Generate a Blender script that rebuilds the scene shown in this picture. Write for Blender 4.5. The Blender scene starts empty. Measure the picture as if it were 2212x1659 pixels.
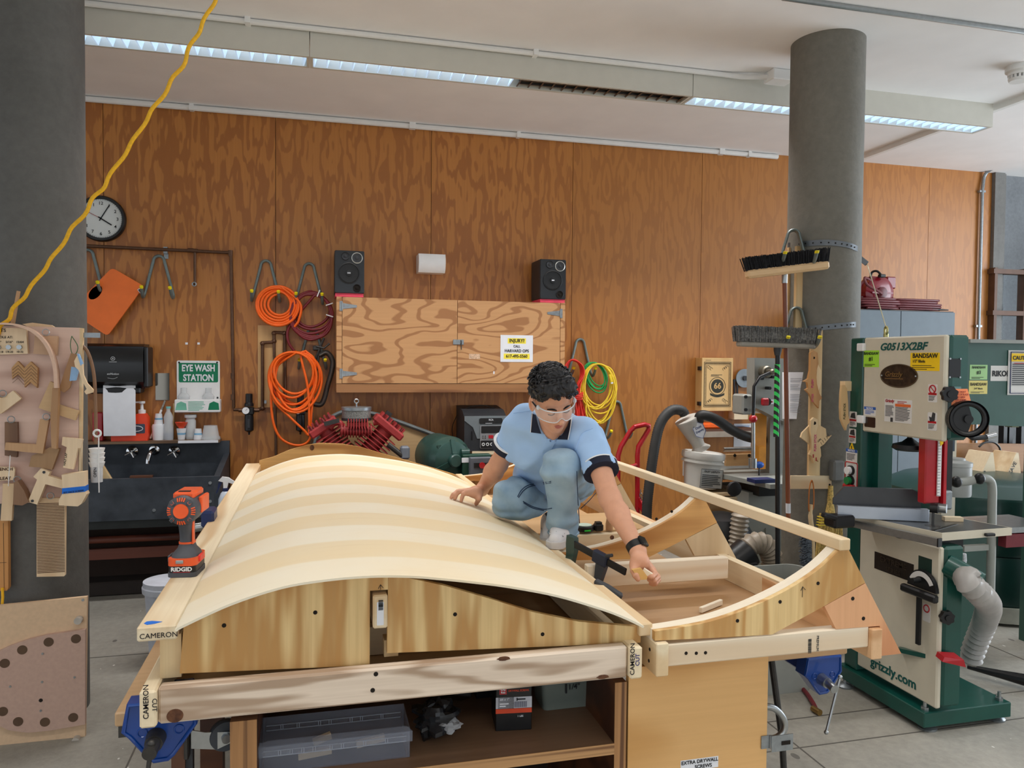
import bpy, math, random
import numpy as np
from math import sin, cos, pi, radians, sqrt, atan2, hypot
from mathutils import Vector as V, Matrix as M, noise as mnoise
random.seed(7)
SC = bpy.context.scene
COL = SC.collection
# ---- camera
YAW, PITCH, ROLL, FOC, CAMZ, IW, IH = .2506, -.0299, .0086, 1661.0, 1.68, 2212, 1659
_f = V((sin(YAW)*cos(PITCH), cos(YAW)*cos(PITCH), sin(PITCH)))
_r = V((cos(YAW), -sin(YAW), 0))
_u = _r.cross(_f)
_R = cos(ROLL)*_r+sin(ROLL)*_u
_U = -sin(ROLL)*_r+cos(ROLL)*_u
cd = bpy.data.cameras.new('camera')
cd.sensor_width = 36.0
cd.sensor_fit = 'HORIZONTAL'
cd.lens = FOC/IW*36.0
cd.clip_start = .05
cam = bpy.data.objects.new('camera', cd)
mw = M((( _R.x, _U.x, -_f.x, 0), (_R.y, _U.y, -_f.y, 0), (_R.z, _U.z, -_f.z, CAMZ), (0, 0, 0, 1)))
cam.matrix_world = mw
COL.objects.link(cam)
SC.camera = cam
# ---- light
vs = SC.view_settings
vs.view_transform = 'Standard'
vs.look = 'None'
vs.gamma = 1
vs.use_curve_mapping = False
vs.exposure = 0.0
w = bpy.data.worlds.new('world')
SC.world = w
w.use_nodes = True
bg = w.node_tree.nodes['Background']
bg.inputs[0].default_value = (.86, .93, 1.0, 1)
bg.inputs[1].default_value = 1.2
def area(name, loc, sx, sy, power, col=(1, 1, 1), rot=(0, 0, 0)):
 l = bpy.data.lights.new(name, 'AREA')
 l.shape = 'RECTANGLE'
 l.size, l.size_y = sx, sy
 l.energy = power
 l.color = col
 o = bpy.data.objects.new(name, l)
 o.location = loc
 o.rotation_euler = rot
 l.spread = radians(120 if sy < 1 else 180)
 COL.objects.link(o)
 return o
area('fluorescent_tube_light', (.6, 4.74, 3.42), 3.6, .14, 42, (1, .98, .96))
area('fluorescent_tube_light', (3.4, 4.74, 3.42), 2.0, .14, 26, (1, .98, .96))
area('unseen_fill_row_light', (1.2, 1.5, 3.3), 8, .3, 44, (1, .98, .95))  # assumed lamp row above the view, added as overhead fill
area('unseen_fill_row_light', (1.2, -1.8, 3.3), 8, .3, 190, (1, .98, .95))  # unseen lamp row behind the camera, added for frontal light
area('window_daylight', (8.2, 3.4, 2.0), 5.5, 3.0, 300, (.82, .91, 1), (0, radians(90), 0))
# ---- pixel helpers (photo 2212 x 1659)
CAMP = V((0, 0, CAMZ))
def ray(px, py):
 return _f+_R*((px-IW/2)/FOC)-_U*((py-IH/2)/FOC)
def oY(px, py, y):
 d = ray(px, py)
 return CAMP+d*(y/d.y)
def oX(px, py, x):
 d = ray(px, py)
 return CAMP+d*(x/d.x)
def oZ(px, py, z):
 d = ray(px, py)
 return CAMP+d*((z-CAMZ)/d.z)
# ---- materials
def lin(c):
 if max(c) > 1.001:
  c = [x/255 for x in c]
 return tuple((x/12.92 if x <= .04045 else ((x+.055)/1.055)**2.4) for x in c[:3])+(1,)
_mats = {}
class NT:
 def __init__(s, name):
  s.m = bpy.data.materials.new(name)
  s.m.use_nodes = True
  s.t = s.m.node_tree
  s.b = s.t.nodes['Principled BSDF']
 def n(s, typ, **kw):
  o = s.t.nodes.new(typ)
  for k, v in kw.items():
   if k.startswith('i_'):
    k2 = k[2:]
    o.inputs[int(k2) if k2.isdigit() else k2.replace('_', ' ')].default_value = v
   else:
    setattr(o, k, v)
  return o
 def l(s, a, b):
  s.t.links.new(a, b)
 def math(s, op, a, b=None, c=None):
  o = s.n('ShaderNodeMath', operation=op)
  for i, x in enumerate((a, b, c)):
   if x is None:
    continue
   if isinstance(x, (int, float)):
    o.inputs[i].default_value = x
   else:
    s.l(x, o.inputs[i])
  return o.outputs[0]
 def mix(s, f, a, b, mode='MIX'):
  o = s.n('ShaderNodeMix', data_type='RGBA', blend_type=mode)
  for i, x in ((0, f), (6, a), (7, b)):
   if isinstance(x, (int, float, tuple)):
    o.inputs[i].default_value = x
   else:
    s.l(x, o.inputs[i])
  return o.outputs[2]
 def vec(s, scale, rnd=True):
  tc = s.n('ShaderNodeTexCoord')
  mp = s.n('ShaderNodeVectorMath', operation='MULTIPLY')
  s.l(tc.outputs['Object'], mp.inputs[0])
  mp.inputs[1].default_value = scale
  if not rnd:
   return mp.outputs[0]
  oi = s.n('ShaderNodeObjectInfo')
  r = s.math('MULTIPLY', oi.outputs['Random'], 37.0)
  ad = s.n('ShaderNodeVectorMath', operation='ADD')
  s.l(mp.outputs[0], ad.inputs[0])
  s.l(r, ad.inputs[1])
  return ad.outputs[0]
 def noise(s, vec, scale, detail=2, rough=.5):
  o = s.n('ShaderNodeTexNoise')
  s.l(vec, o.inputs['Vector'])
  o.inputs['Scale'].default_value = scale
  o.inputs['Detail'].default_value = detail
  o.inputs['Roughness'].default_value = rough
  return o.outputs[0]
 def ramp(s, f, lo, hi):
  o = s.n('ShaderNodeMapRange')
  s.l(f, o.inputs[0])
  o.inputs[1].default_value = lo
  o.inputs[2].default_value = hi
  return o.outputs[0]
def pbr(name, c, rough=.5, metal=0., var=.12, sc=14., bump=0., emit=0., alpha=1., trans=0., coat=0., c2=None, detail=3, ior=1.45):
 if name in _mats:
  return _mats[name]
 N = NT(name)
 b = N.b
 v = N.vec((1, 1, 1))
 f = N.noise(v, sc, detail)
 base = lin(c)
 f2 = N.ramp(f, .3, .7)
 if c2 is None:
  a = tuple(max(0, x*(1-var)) for x in base[:3])+(1,)
  d = tuple(min(1, x*(1+var)) for x in base[:3])+(1,)
 else:
  a, d = base, lin(c2)
 col = N.mix(f2, a, d)
 N.l(col, b.inputs['Base Color'])
 b.inputs['Roughness'].default_value = rough
 b.inputs['Metallic'].default_value = metal
 b.inputs['IOR'].default_value = ior
 if coat:
  b.inputs['Coat Weight'].default_value = coat
  b.inputs['Coat Roughness'].default_value = .1
 if trans:
  b.inputs['Transmission Weight'].default_value = trans
 if alpha < 1:
  b.inputs['Alpha'].default_value = alpha
 if emit:
  b.inputs['Emission Color'].default_value = base
  b.inputs['Emission Strength'].default_value = emit
 if bump:
  bp = N.n('ShaderNodeBump')
  bp.inputs['Strength'].default_value = bump
  bp.inputs['Distance'].default_value = .01
  N.l(f, bp.inputs['Height'])
  N.l(bp.outputs[0], b.inputs['Normal'])
 _mats[name] = N.m
 return N.m
def wood(name, cl, cdk, grain='Z', s=3., rings=6., stretch=7., fiber=.3, rough=.5, thin=.0, knots=0., panel=0., rnd=True, warp=1.):
 """plywood / lumber: contour lines of a stretched noise give cathedral grain, a finer one gives fibres"""
 if name in _mats:
  return _mats[name]
 N = NT(name)
 b = N.b
 k = 'XYZ'.index(grain)
 sc = [s*1., s*1., s*1.]
 sc[k] = s/stretch
 v = N.vec(tuple(sc), rnd)
 fs = [70., 70., 70.]
 fs[k] = 1.6
 v2 = N.vec(tuple(fs), rnd)
 if panel:
  tc = N.n('ShaderNodeTexCoord')
  sx = N.n('ShaderNodeSeparateXYZ')
  N.l(tc.outputs['Object'], sx.inputs[0])
  q = N.math('FLOOR', N.math('DIVIDE', N.math('SUBTRACT', sx.outputs[0], -.3011), panel))
  wn = N.n('ShaderNodeTexWhiteNoise', noise_dimensions='1D')
  N.l(q, wn.inputs['W'])
  pr = wn.outputs[0]
  ad = N.n('ShaderNodeVectorMath', operation='ADD')
  N.l(v, ad.inputs[0])
  N.l(N.math('MULTIPLY', pr, 60.), ad.inputs[1])
  v = ad.outputs[0]
 n1 = N.noise(v, 1.0*warp, 2.5, .45)
 ph = N.math('SINE', N.math('MULTIPLY', n1, rings*6.283))
 f = N.ramp(ph, -.2, .45) if panel else N.ramp(ph, .1+thin, .5+thin) if thin > .3 else N.ramp(ph, -.25+thin, .95)
 f = N.math('POWER', f, 1.3)
 if panel:
  f = N.math('MULTIPLY', f, N.math('SUBTRACT', 1.05, N.math('MULTIPLY', N.ramp(sx.outputs[0], .8, 4.2), .6)))
 col = N.mix(f, lin(cl), lin(cdk))
 n2 = N.noise(v2, 1.0, 3, .6)
 fb = N.ramp(n2, .35, .75)
 dk = N.mix(.5, lin(cl), lin(cdk))
 dk2 = N.mix(1.0, dk, (.72, .66, .6, 1), 'MULTIPLY')
 col = N.mix(N.math('MULTIPLY', fb, fiber), col, dk2)
 if panel:
  hue = N.math('MULTIPLY', pr, .35)
  col = N.mix(hue, col, lin([x*.86 for x in cl]))
 if knots:
  vo = N.n('ShaderNodeTexVoronoi')
  N.l(N.vec((1, 1, 1), rnd), vo.inputs['Vector'])
  vo.inputs['Scale'].default_value = knots
  kf = N.math('SUBTRACT', 1.0, N.ramp(vo.outputs['Distance'], .04, .1))
  col = N.mix(N.math('MULTIPLY', kf, .75), col, lin((110, 66, 40)))
 N.l(col, b.inputs['Base Color'])
 b.inputs['Roughness'].default_value = rough
 _mats[name] = N.m
 return N.m
# ---- mesh builder
class MB:
 def __init__(s, T=None):
  s.v, s.f, s.T = [], [], T
 def add(s, vs, fs):
  n = len(s.v)
  s.v += [(s.T @ V(p)) if s.T else V(p) for p in vs]
  s.f += [tuple(i+n for i in f) for f in fs]
  return s
 def hexa(s, p):  # 8 corners: bottom ring 0-3, top ring 4-7
  return s.add(p, [(3, 2, 1, 0), (4, 5, 6, 7), (0, 1, 5, 4), (1, 2, 6, 5), (2, 3, 7, 6), (3, 0, 4, 7)])
 def box(s, c, d, R=None, bev=0.):
  c = V(c)
  hx, hy, hz = d[0]/2, d[1]/2, d[2]/2
  if bev <= 0:
   p = [V((x*hx, y*hy, z*hz)) for z in (-1, 1) for x, y in ((-1, -1), (1, -1), (1, 1), (-1, 1))]
   return s.hexa([c+(R @ q if R else q) for q in p])
  e = min(bev, hx*.49, hy*.49, hz*.49)
  vs, idx = [], {}
  for sx in (-1, 1):
   for sy in (-1, 1):
    for sz in (-1, 1):
     for a in range(3):
      q = [sx*(hx-e), sy*(hy-e), sz*(hz-e)]
      q[a] = (sx*hx, sy*hy, sz*hz)[a]
      idx[sx, sy, sz, a] = len(vs)
      vs.append(V(q))
  fs = []
  for a in range(3):
   b_, c_ = (a+1) % 3, (a+2) % 3
   for sg in (-1, 1):
    ring = []
    for (p, q) in ((-1, -1), (1, -1), (1, 1), (-1, 1)):
     k = [0, 0, 0]
     k[a], k[b_], k[c_] = sg, p, q
     ring.append(idx[k[0], k[1], k[2], a])
    fs.append(tuple(ring if sg > 0 else ring[::-1]))
   for sb in (-1, 1):
    for sc in (-1, 1):
     k1, k2 = [0]*3, [0]*3
     k1[a], k1[b_], k1[c_] = -1, sb, sc
     k2[a], k2[b_], k2[c_] = 1, sb, sc
     r = [idx[(*k1, b_)], idx[(*k2, b_)], idx[(*k2, c_)], idx[(*k1, c_)]]
     fs.append(tuple(r if sb*sc < 0 else r[::-1]))
  for sx in (-1, 1):
   for sy in (-1, 1):
    for sz in (-1, 1):
     r = [idx[sx, sy, sz, a] for a in range(3)]
     fs.append(tuple(r if sx*sy*sz > 0 else r[::-1]))
  return s.add([c+(R @ q if R else q) for q in vs], fs)
 def bar(s, a, b, w, h, up=(0, 0, 1), bev=0.):
  """rectangular bar from a to b, w across, h along up"""
  a, b = V(a), V(b)
  x = (b-a).normalized()
  up = V(up)
  y = up.cross(x).normalized()
  z = x.cross(y)
  R = M((x, y, z)).transposed()
  return s.box((a+b)/2, ((b-a).length, w, h), R, bev)
 def prism(s, pts, o, u, v, d):
  """polygon pts in the frame (o,u,v), front face at o, going back by d against u x v"""
  o, u, v = V(o), V(u), V(v)
  n = u.cross(v).normalized()
  k = len(pts)
  ar = sum(pts[i][0]*pts[(i+1) % k][1]-pts[(i+1) % k][0]*pts[i][1] for i in range(k))
  if ar < 0:
   pts = pts[::-1]
  fr = [o+u*p[0]+v*p[1] for p in pts]
  bk = [p-n*d for p in fr]
  return s.add(fr+bk, [tuple(range(k)), tuple(range(2*k-1, k-1, -1))]+[(i, i+k, (i+1) % k+k, (i+1) % k) for i in range(k)])
 def cyl(s, a, b, r, r2=None, n=20, cap=True):
  a, b = V(a), V(b)
  r2 = r if r2 is None else r2
  z = (b-a).normalized()
  x = z.orthogonal().normalized()
  y = z.cross(x)
  vs = [a+(x*cos(2*pi*i/n)+y*sin(2*pi*i/n))*r for i in range(n)]+[b+(x*cos(2*pi*i/n)+y*sin(2*pi*i/n))*r2 for i in range(n)]
  fs = [(i, (i+1) % n, (i+1) % n+n, i+n) for i in range(n)]
  if cap:
   fs += [tuple(range(n-1, -1, -1)), tuple(range(n, 2*n))]
  return s.add(vs, fs)
 def lathe(s, prof, o=(0, 0, 0), ax=(0, 0, 1), n=28, caps=True):
  o, z = V(o), V(ax).normalized()
  x = z.orthogonal().normalized()
  y = z.cross(x)
  vs = []
  for r, h in prof:
   for i in range(n):
    t = 2*pi*i/n
    vs.append(o+z*h+(x*cos(t)+y*sin(t))*max(r, 1e-5))
  fs = []
  for k in range(len(prof)-1):
   for i in range(n):
    j = (i+1) % n
    fs.append((k*n+i, k*n+j, (k+1)*n+j, (k+1)*n+i))
  if caps:
   fs += [tuple(range(n-1, -1, -1)), tuple((len(prof)-1)*n+i for i in range(n))]
  return s.add(vs, fs)
 def tube(s, pts, r, n=8, closed=False, caps=True):
  P = [V(p) for p in pts]
  m = len(P)
  R = r if isinstance(r, (list, tuple)) else [r]*m
  tan = []
  for i in range(m):
   a = P[(i-1) % m] if (closed or i > 0) else P[i]
   b = P[(i+1) % m] if (closed or i < m-1) else P[i]
   t = b-a
   tan.append(t.normalized() if t.length > 1e-9 else V((0, 0, 1)))
  x = tan[0].orthogonal().normalized()
  vs = []
  for i in range(m):
   if i:
    x = (x-tan[i]*x.dot(tan[i]))
    x = x.normalized() if x.length > 1e-6 else tan[i].orthogonal().normalized()
   y = tan[i].cross(x)
   vs += [P[i]+(x*cos(2*pi*k/n)+y*sin(2*pi*k/n))*R[i] for k in range(n)]
  fs = []
  off = 0
  if closed:  # align the last ring with the first
   y = tan[0].cross(x)
   x0 = (vs[0]-P[0]).normalized()
   off = round(atan2(x0.dot(tan[0].cross(x)), x0.dot(x))/(2*pi)*n)
  for i in range(m if closed else m-1):
   j = (i+1) % m
   o = off if (closed and j == 0) else 0
   for k in range(n):
    fs.append((i*n+k, i*n+(k+1) % n, j*n+(k+1-o) % n, j*n+(k-o) % n))
  if not closed and caps:
   fs += [tuple(range(n-1, -1, -1)), tuple((m-1)*n+k for k in range(n))]
  return s.add(vs, fs)
 def sph(s, c, r, n=16, m=10, R=None):
  c = V(c)
  r = r if isinstance(r, (list, tuple)) else (r, r, r)
  vs = []
  for j in range(1, m):
   t = pi*j/m
   for i in range(n):
    p = V((r[0]*sin(t)*cos(2*pi*i/n), r[1]*sin(t)*sin(2*pi*i/n), r[2]*cos(t)))
    vs.append(c+(R @ p if R else p))
  a, b = V((0, 0, r[2])), V((0, 0, -r[2]))
  vs += [c+(R @ a if R else a), c+(R @ b if R else b)]
  top, bot = len(vs)-2, len(vs)-1
  fs = []
  for j in range(m-2):
   for i in range(n):
    k = (i+1) % n
    fs.append((j*n+i, (j+1)*n+i, (j+1)*n+k, j*n+k))
  for i in range(n):
   k = (i+1) % n
   fs += [(top, i, k), (bot, (m-2)*n+k, (m-2)*n+i)]
  return s.add(vs, fs)
 def slab(s, top, bot):
  """two equal grids of points (rows of columns), joined round the rim"""
  nu, nv = len(top), len(top[0])
  vs = [p for row in top for p in row]+[p for row in bot for p in row]
  h = nu*nv
  fs = []
  for i in range(nu-1):
   for j in range(nv-1):
    a, b, c, d = i*nv+j, (i+1)*nv+j, (i+1)*nv+j+1, i*nv+j+1
    fs += [(a, b, c, d), (a+h, d+h, c+h, b+h)]
  for i in range(nu-1):
   for j, fl in ((0, 0), (nv-1, 1)):
    a, b = i*nv+j, (i+1)*nv+j
    fs.append((a, a+h, b+h, b) if not fl else (a, b, b+h, a+h))
  for j in range(nv-1):
   for i, fl in ((0, 1), (nu-1, 0)):
    a, b = i*nv+j, i*nv+j+1
    fs.append((a, a+h, b+h, b) if not fl else (a, b, b+h, a+h))
  return s.add(vs, fs)
def crv(pts, n=8, closed=False):
 """Catmull-Rom through pts"""
 P = [V(p) for p in pts]
 m = len(P)
 out = []
 for i in range(m if closed else m-1):
  p0 = P[(i-1) % m] if (closed or i > 0) else P[0]*2-P[1]
  p1, p2 = P[i], P[(i+1) % m]
  p3 = P[(i+2) % m] if (closed or i < m-2) else P[-1]*2-P[-2]
  for k in range(n):
   t = k/n
   out.append(.5*((2*p1)+(p2-p0)*t+(2*p0-5*p1+4*p2-p3)*t*t+(3*p1-p0-3*p2+p3)*t**3))
 if not closed:
  out.append(P[-1])
 return out
def arc2(cx, cy, r, a0, a1, n=12):
 return [(cx+r*cos(a0+(a1-a0)*i/n), cy+r*sin(a0+(a1-a0)*i/n)) for i in range(n+1)]
def rrect(w, h, r, n=5, cx=0, cy=0):
 o = []
 for sx, sy, a in ((1, -1, -pi/2), (1, 1, 0), (-1, 1, pi/2), (-1, -1, pi)):
  o += arc2(cx+sx*(w/2-r), cy+sy*(h/2-r), r, a, a+pi/2, n)
 return o
# ---- things and parts
ORG = V((0, 0, 0))
TEXTS = []
ORGS = {}
def thing(name, label, cat, loc=(0, 0, 0), rz=0., group=None, world=True, kind=None, rot=None):
 global ORG
 o = bpy.data.objects.new(name, None)
 o.empty_display_size = .05
 o.location = loc
 o.rotation_euler = rot or (0, 0, rz)
 COL.objects.link(o)
 if kind:
  o['kind'] = kind
 else:
  o['label'], o['category'] = label, cat
 if group:
  o['group'] = group
 ORG = V(loc) if world else V((0, 0, 0))
 ORGS[o.name] = ORG
 return o
def _mesh(name, mb, mat, org, smooth=35):
 me = bpy.data.meshes.new(name)
 me.from_pydata([tuple(p-org) for p in mb.v], [], mb.f)
 me.materials.append(mat)
 me.update()
 if smooth:
  me.polygons.foreach_set('use_smooth', [True]*len(me.polygons))
  me.set_sharp_from_angle(angle=radians(smooth))
 return me
def part(name, mb, mat, root, label=None, smooth=35):
 og = ORGS[root.name]
 o = bpy.data.objects.new(name, _mesh(name, mb, mat, og, smooth))
 ORGS[o.name] = og
 COL.objects.link(o)
 o.parent = root
 if label:
  o['label'] = label
 return o
def single(name, mb, mat, label, cat, group=None, smooth=35, kind=None, org=None):
 """a thing that is one mesh; its origin goes to the bottom centre"""
 if org is None:
  xs = [p.x for p in mb.v]
  ys = [p.y for p in mb.v]
  org = V(((min(xs)+max(xs))/2, (min(ys)+max(ys))/2, min(p.z for p in mb.v)))
 o = bpy.data.objects.new(name, _mesh(name, mb, mat, V(org), smooth))
 o.location = org
 COL.objects.link(o)
 global ORG
 ORG = V(org)
 ORGS[o.name] = ORG
 if kind:
  o['kind'] = kind
 if label:
  o['label'] = label
 if cat:
  o['category'] = cat
 if group:
  o['group'] = group
 return o
def struct(name, mb, mat, smooth=35):
 return single(name, mb, mat, None, None, None, smooth, 'structure', V((0, 0, 0)))
def dup(root, loc, label=None, rz=None, group=None):
 r = root.copy()
 COL.objects.link(r)
 r.location = loc
 if rz is not None:
  r.rotation_euler = (0, 0, rz)
 if label:
  r['label'] = label
 if group:
  r['group'] = group
 for ch in [c for c in COL.objects if c.parent == root]:
  c = ch.copy()
  COL.objects.link(c)
  c.parent = r
  for g in [q for q in COL.objects if q.parent == ch]:
   d = g.copy()
   COL.objects.link(d)
   d.parent = c
 return r
def text(root, s, o, u, v, size, mat, al='CENTER', name='lettering', bold=0., shear=0., sx=1., space=1., line=1.0):
 """writing: origin o (baseline), u along the line, v up; size = capital height"""
 cu = bpy.data.curves.new(name, 'FONT')
 cu.body = s
 cu.size = size/.69
 cu.align_x = al
 cu.align_y = 'TOP_BASELINE'
 cu.extrude = .0004
 cu.offset = bold*size*.03
 cu.shear = shear
 cu.space_character = space
 cu.space_line = line
 cu.resolution_u = 3
 ob = bpy.data.objects.new(name, cu)
 COL.objects.link(ob)
 u, v = V(u).normalized(), V(v).normalized()
 n = u.cross(v)
 o = V(o)-ORGS[root.name]+n*.0008
 mt = M(((u.x*sx, v.x, n.x, o.x), (u.y*sx, v.y, n.y, o.y), (u.z*sx, v.z, n.z, o.z), (0, 0, 0, 1)))
 TEXTS.append((ob, root, mat, mt, name))
def finish_texts():
 bpy.context.view_layer.update()
 dg = bpy.context.evaluated_depsgraph_get()
 done = []
 for ob, root, mat, mt, name in TEXTS:
  me = bpy.data.meshes.new_from_object(ob.evaluated_get(dg))
  me.transform(mt)
  me.materials.clear()
  me.materials.append(mat)
  done.append((me, root, name))
 for ob, *_ in TEXTS:
  cu = ob.data
  bpy.data.objects.remove(ob)
  bpy.data.curves.remove(cu)
 for me, root, name in done:
  o = bpy.data.objects.new(name, me)
  COL.objects.link(o)
  o.parent = root
 TEXTS.clear()
def plate(root, name, c, w, h, mat, u=(1, 0, 0), v=(0, 0, 1), t=.002, r=0., label=None):
 """thin flat label / sign centred at c"""
 m = MB().prism(rrect(w, h, r) if r else [(-w/2, -h/2), (w/2, -h/2), (w/2, h/2), (-w/2, h/2)], c, u, v, t)
 return part(name, m, mat, root, label)
def lines(root, c, w, h, n, mat, u=(1, 0, 0), v=(0, 0, 1), frac=.45, name='fine_print', seed=0):
 """rows of fine print"""
 rr = random.Random(seed+int(w*1e4))
 m = MB()
 u, v, c = V(u).normalized(), V(v).normalized(), V(c)
 nn = u.cross(v)
 for i in range(n):
  y = h/2-(i+.5)*h/n
  ww = w*(rr.uniform(.75, 1) if i < n-1 else .6)
  a = -w/2
  m.prism([(a, y-h/n*frac/2), (a+ww, y-h/n*frac/2), (a+ww, y+h/n*frac/2), (a, y+h/n*frac/2)], c+nn*.0008, u, v, .0006)
 return part(name, m, mat, root)
X3, Y3, Z3 = V((1, 0, 0)), V((0, 1, 0)), V((0, 0, 1))
# ==== common materials
WHITE = pbr('white_plastic', (236, 236, 236), .4, var=.03)
PAPER = pbr('paper', (232, 234, 240), .8, var=.03)
BLACK = pbr('black_plastic', (22, 22, 24), .38, var=.2)
DKGREY = pbr('dark_grey', (52, 54, 58), .5)
INK = pbr('ink', (24, 26, 30), .6)
STEEL = pbr('steel', (168, 172, 174), .3, .9, var=.08, sc=40)
GALV = pbr('galvanised_steel', (150, 156, 160), .38, .75, sc=50)
IRON = pbr('dark_iron', (70, 68, 66), .45, .6, sc=60)
CHROME = pbr('chrome', (205, 206, 208), .12, 1., var=.04)
RED = pbr('red_paint', (176, 22, 34), .3, coat=.4)
GREENP = pbr('green_paint', (12, 74, 64), .32, coat=.3, var=.06)
CREAM = pbr('cream_paint', (206, 198, 178), .42, var=.03)
LGREY = pbr('light_grey_paint', (168, 172, 166), .45, var=.05)
YELLOW = pbr('yellow', (238, 208, 40), .5, var=.05)
ORANGE = pbr('orange_rubber', (250, 104, 20), .42, var=.05)
WALLW = wood('wall_plywood', (186, 122, 58), (159, 98, 45), 'Z', 12., 4.6, 5., .3, .38, panel=1.219, rnd=False)
CABW = wood('cabinet_plywood', (204, 154, 104), (166, 114, 70), 'X', 3.2, 13., 3., .2, .5, thin=.31)
PINE = wood('pine', (240, 222, 188), (224, 194, 150), 'Y', 5., 3., 14., .22, .6)
PINEX = wood('pine_across', (236, 216, 182), (216, 186, 146), 'X', 5., 3., 14., .25, .6)
PINEZ = wood('pine_upright', (232, 206, 160), (206, 168, 116), 'Z', 5., 3., 14., .25, .6)
PINEW = wood('pale_pine', (242, 230, 208), (226, 202, 170), 'X', 6., 3., 16., .2, .6)
MAPLE = wood('maple_ply', (226, 178, 116), (208, 156, 92), 'X', 2.2, 4., 3., .2, .35)
RIBW = wood('rib_plywood', (238, 206, 146), (198, 148, 84), 'Z', 13., 2.4, 9., .45, .55)
PLYED = wood('plywood_edge', (176, 128, 80), (92, 58, 34), 'Z', 30., 3., 60., .4, .6)
DARKW = wood('dark_wood', (96, 56, 32), (60, 32, 18), 'X', 3., 4., 8., .4, .5)
MDF = pbr('mdf', (216, 184, 150), .7, var=.05, sc=60)
CONC = None
def concrete(name, c, spots=False, dark=.62):
 N = NT(name)
 v = N.vec((1, 1, 1), False)
 a = N.noise(v, 1.3, 6, .6)
 c1 = N.noise(v, 26., 4, .65)
 f = N.math('ADD', N.math('MULTIPLY', N.ramp(a, .3, .7), .65), N.math('MULTIPLY', N.ramp(c1, .3, .7), .35))
 b = lin(c)
 col = N.mix(f, tuple(x*dark for x in b[:3])+(1,), tuple(min(1, x*1.18) for x in b[:3])+(1,))
 if spots:
  for sc, th, cc in ((2.6, .93, (60, 58, 54)), (7., .9, (84, 80, 76)), (19., .9, (222, 220, 214))):
   vo = N.n('ShaderNodeTexVoronoi')
   mp = N.vec((1, .6, 1), False)
   N.l(mp, vo.inputs['Vector'])
   vo.inputs['Scale'].default_value = sc
   sp = N.n('ShaderNodeSeparateColor')
   N.l(vo.outputs['Color'], sp.inputs[0])
   d = N.math('LESS_THAN', vo.outputs['Distance'], N.math('MULTIPLY', sp.outputs[1], .12))
   pk = N.math('GREATER_THAN', sp.outputs[0], th-.25)
   col = N.mix(N.math('MULTIPLY', N.math('MULTIPLY', d, pk), .8), col, lin(cc))
 N.l(col, N.b.inputs['Base Color'])
 N.b.inputs['Roughness'].default_value = .7
 bp = N.n('ShaderNodeBump')
 bp.inputs['Strength'].default_value = .25
 bp.inputs['Distance'].default_value = .01
 N.l(c1, bp.inputs['Height'])
 N.l(bp.outputs[0], N.b.inputs['Normal'])
 return N.m
CONC = concrete('concrete_column', (118, 114, 104))
CONCD = concrete('concrete_column_dark', (100, 99, 96))
FLOORM = concrete('concrete_floor', (160, 156, 146), True)
CONCL = concrete('concrete_panel', (150, 154, 158))
CEILM = pbr('ceiling_plaster', (246, 244, 243), .85, var=.03, sc=3.)
CREAMC = pbr('fixture_enamel', (206, 203, 192), .5, var=.02)
TRIMW = pbr('white_trim', (232, 231, 228), .5, var=.02)
YW, HC = 6.305, 3.595
# ==== room
m = MB()
m.box((1, 2, -.05), (26, 24, .1))
struct('floor', m, FLOORM)
jm = pbr('floor_joint', (92, 88, 82), .9)
m = MB()
for y in (1.6, 2.895, 3.14, 4.7):
 m.box((1, y, .0006), (24, .007, .0012))
for x in (-2.2, -.75, .6, 2.053, 3.92, 5.3):
 m.box((x, 2, .0007), (.007, 20, .0014))
struct('trim_1', m, jm)
m = MB()
m.box((1, -.2, HC+.05), (20, 13.1, .1))
struct('ceiling', m, CEILM)
m = MB()
x0, x1 = -7.6153, 6.54
k = -6
while True:
 a = -.3011+1.219*k
 b = min(a+1.219, x1)
 if a >= x1:
  break
 m.box(((a+b)/2, YW+.01, HC/2), (b-a-.004, .02, HC))
 k += 1
struct('wall_back', m, WALLW)
m = MB()
m.box((-.5, YW+.05, HC/2), (14.1, .06, HC))
struct('wall_behind', m, pbr('joint_shadow', (40, 24, 14), .9))
m = MB()
m.box((-1.6, 6.1, .05), (5.4, .4, .1), bev=.01)
struct('baseboard_back', m, pbr('dark_plinth', (46, 38, 34), .8))
m = MB()
m.box((6.60, YW+.06, HC/2), (.12, .2, HC))
m.box((6.69, YW+.10, HC/2), (.05, .2, HC))
struct('wall_pier', m, concrete('pier_concrete', (120, 118, 114)))
m = MB()
m.box((9.2, 7.6, 1.9), (5.2, .2, 4.4))
for x in (7.35, 7.8, 8.5):
 m.box((x, 7.49, 1.9), (.03, .03, 4.2))
struct('wall_outside', m, CONCL)
brown = pbr('brown_window_paint', (96, 66, 48), .5)
m = MB()
wa, wb = oY(2143, 578, 6.25), oY(2143, 738, 6.25)
zt, zb = wa.z, wb.z
zm = oY(2143, 668, 6.25).z
for z in (zt, zm, zb):
 m.box((wa.x+.75, 6.27, z-.035), (1.5, .09, .045))
for x in (wa.x+.035, wa.x+.40, wa.x+.9, wa.x+1.47):
 m.box((x, 6.27, (zt+zb)/2), (.034, .08, zt-zb))
wf = struct('window_1', m, brown)
g = MB().box((wa.x+.75, 6.28, (zt+zb)/2), (1.46, .006, zt-zb-.02))
N = NT('window_glass')
N.b.inputs['Base Color'].default_value = (.93, .97, 1, 1)
N.b.inputs['Transmission Weight'].default_value = 1
N.b.inputs['Roughness'].default_value = .02
N.b.inputs['IOR'].default_value = 1.05
GLASS = N.m
struct('window_2', g, GLASS)
m = MB().cyl((2.97, 4.05, 0), (2.97, 4.05, HC), .21, n=64)
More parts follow.
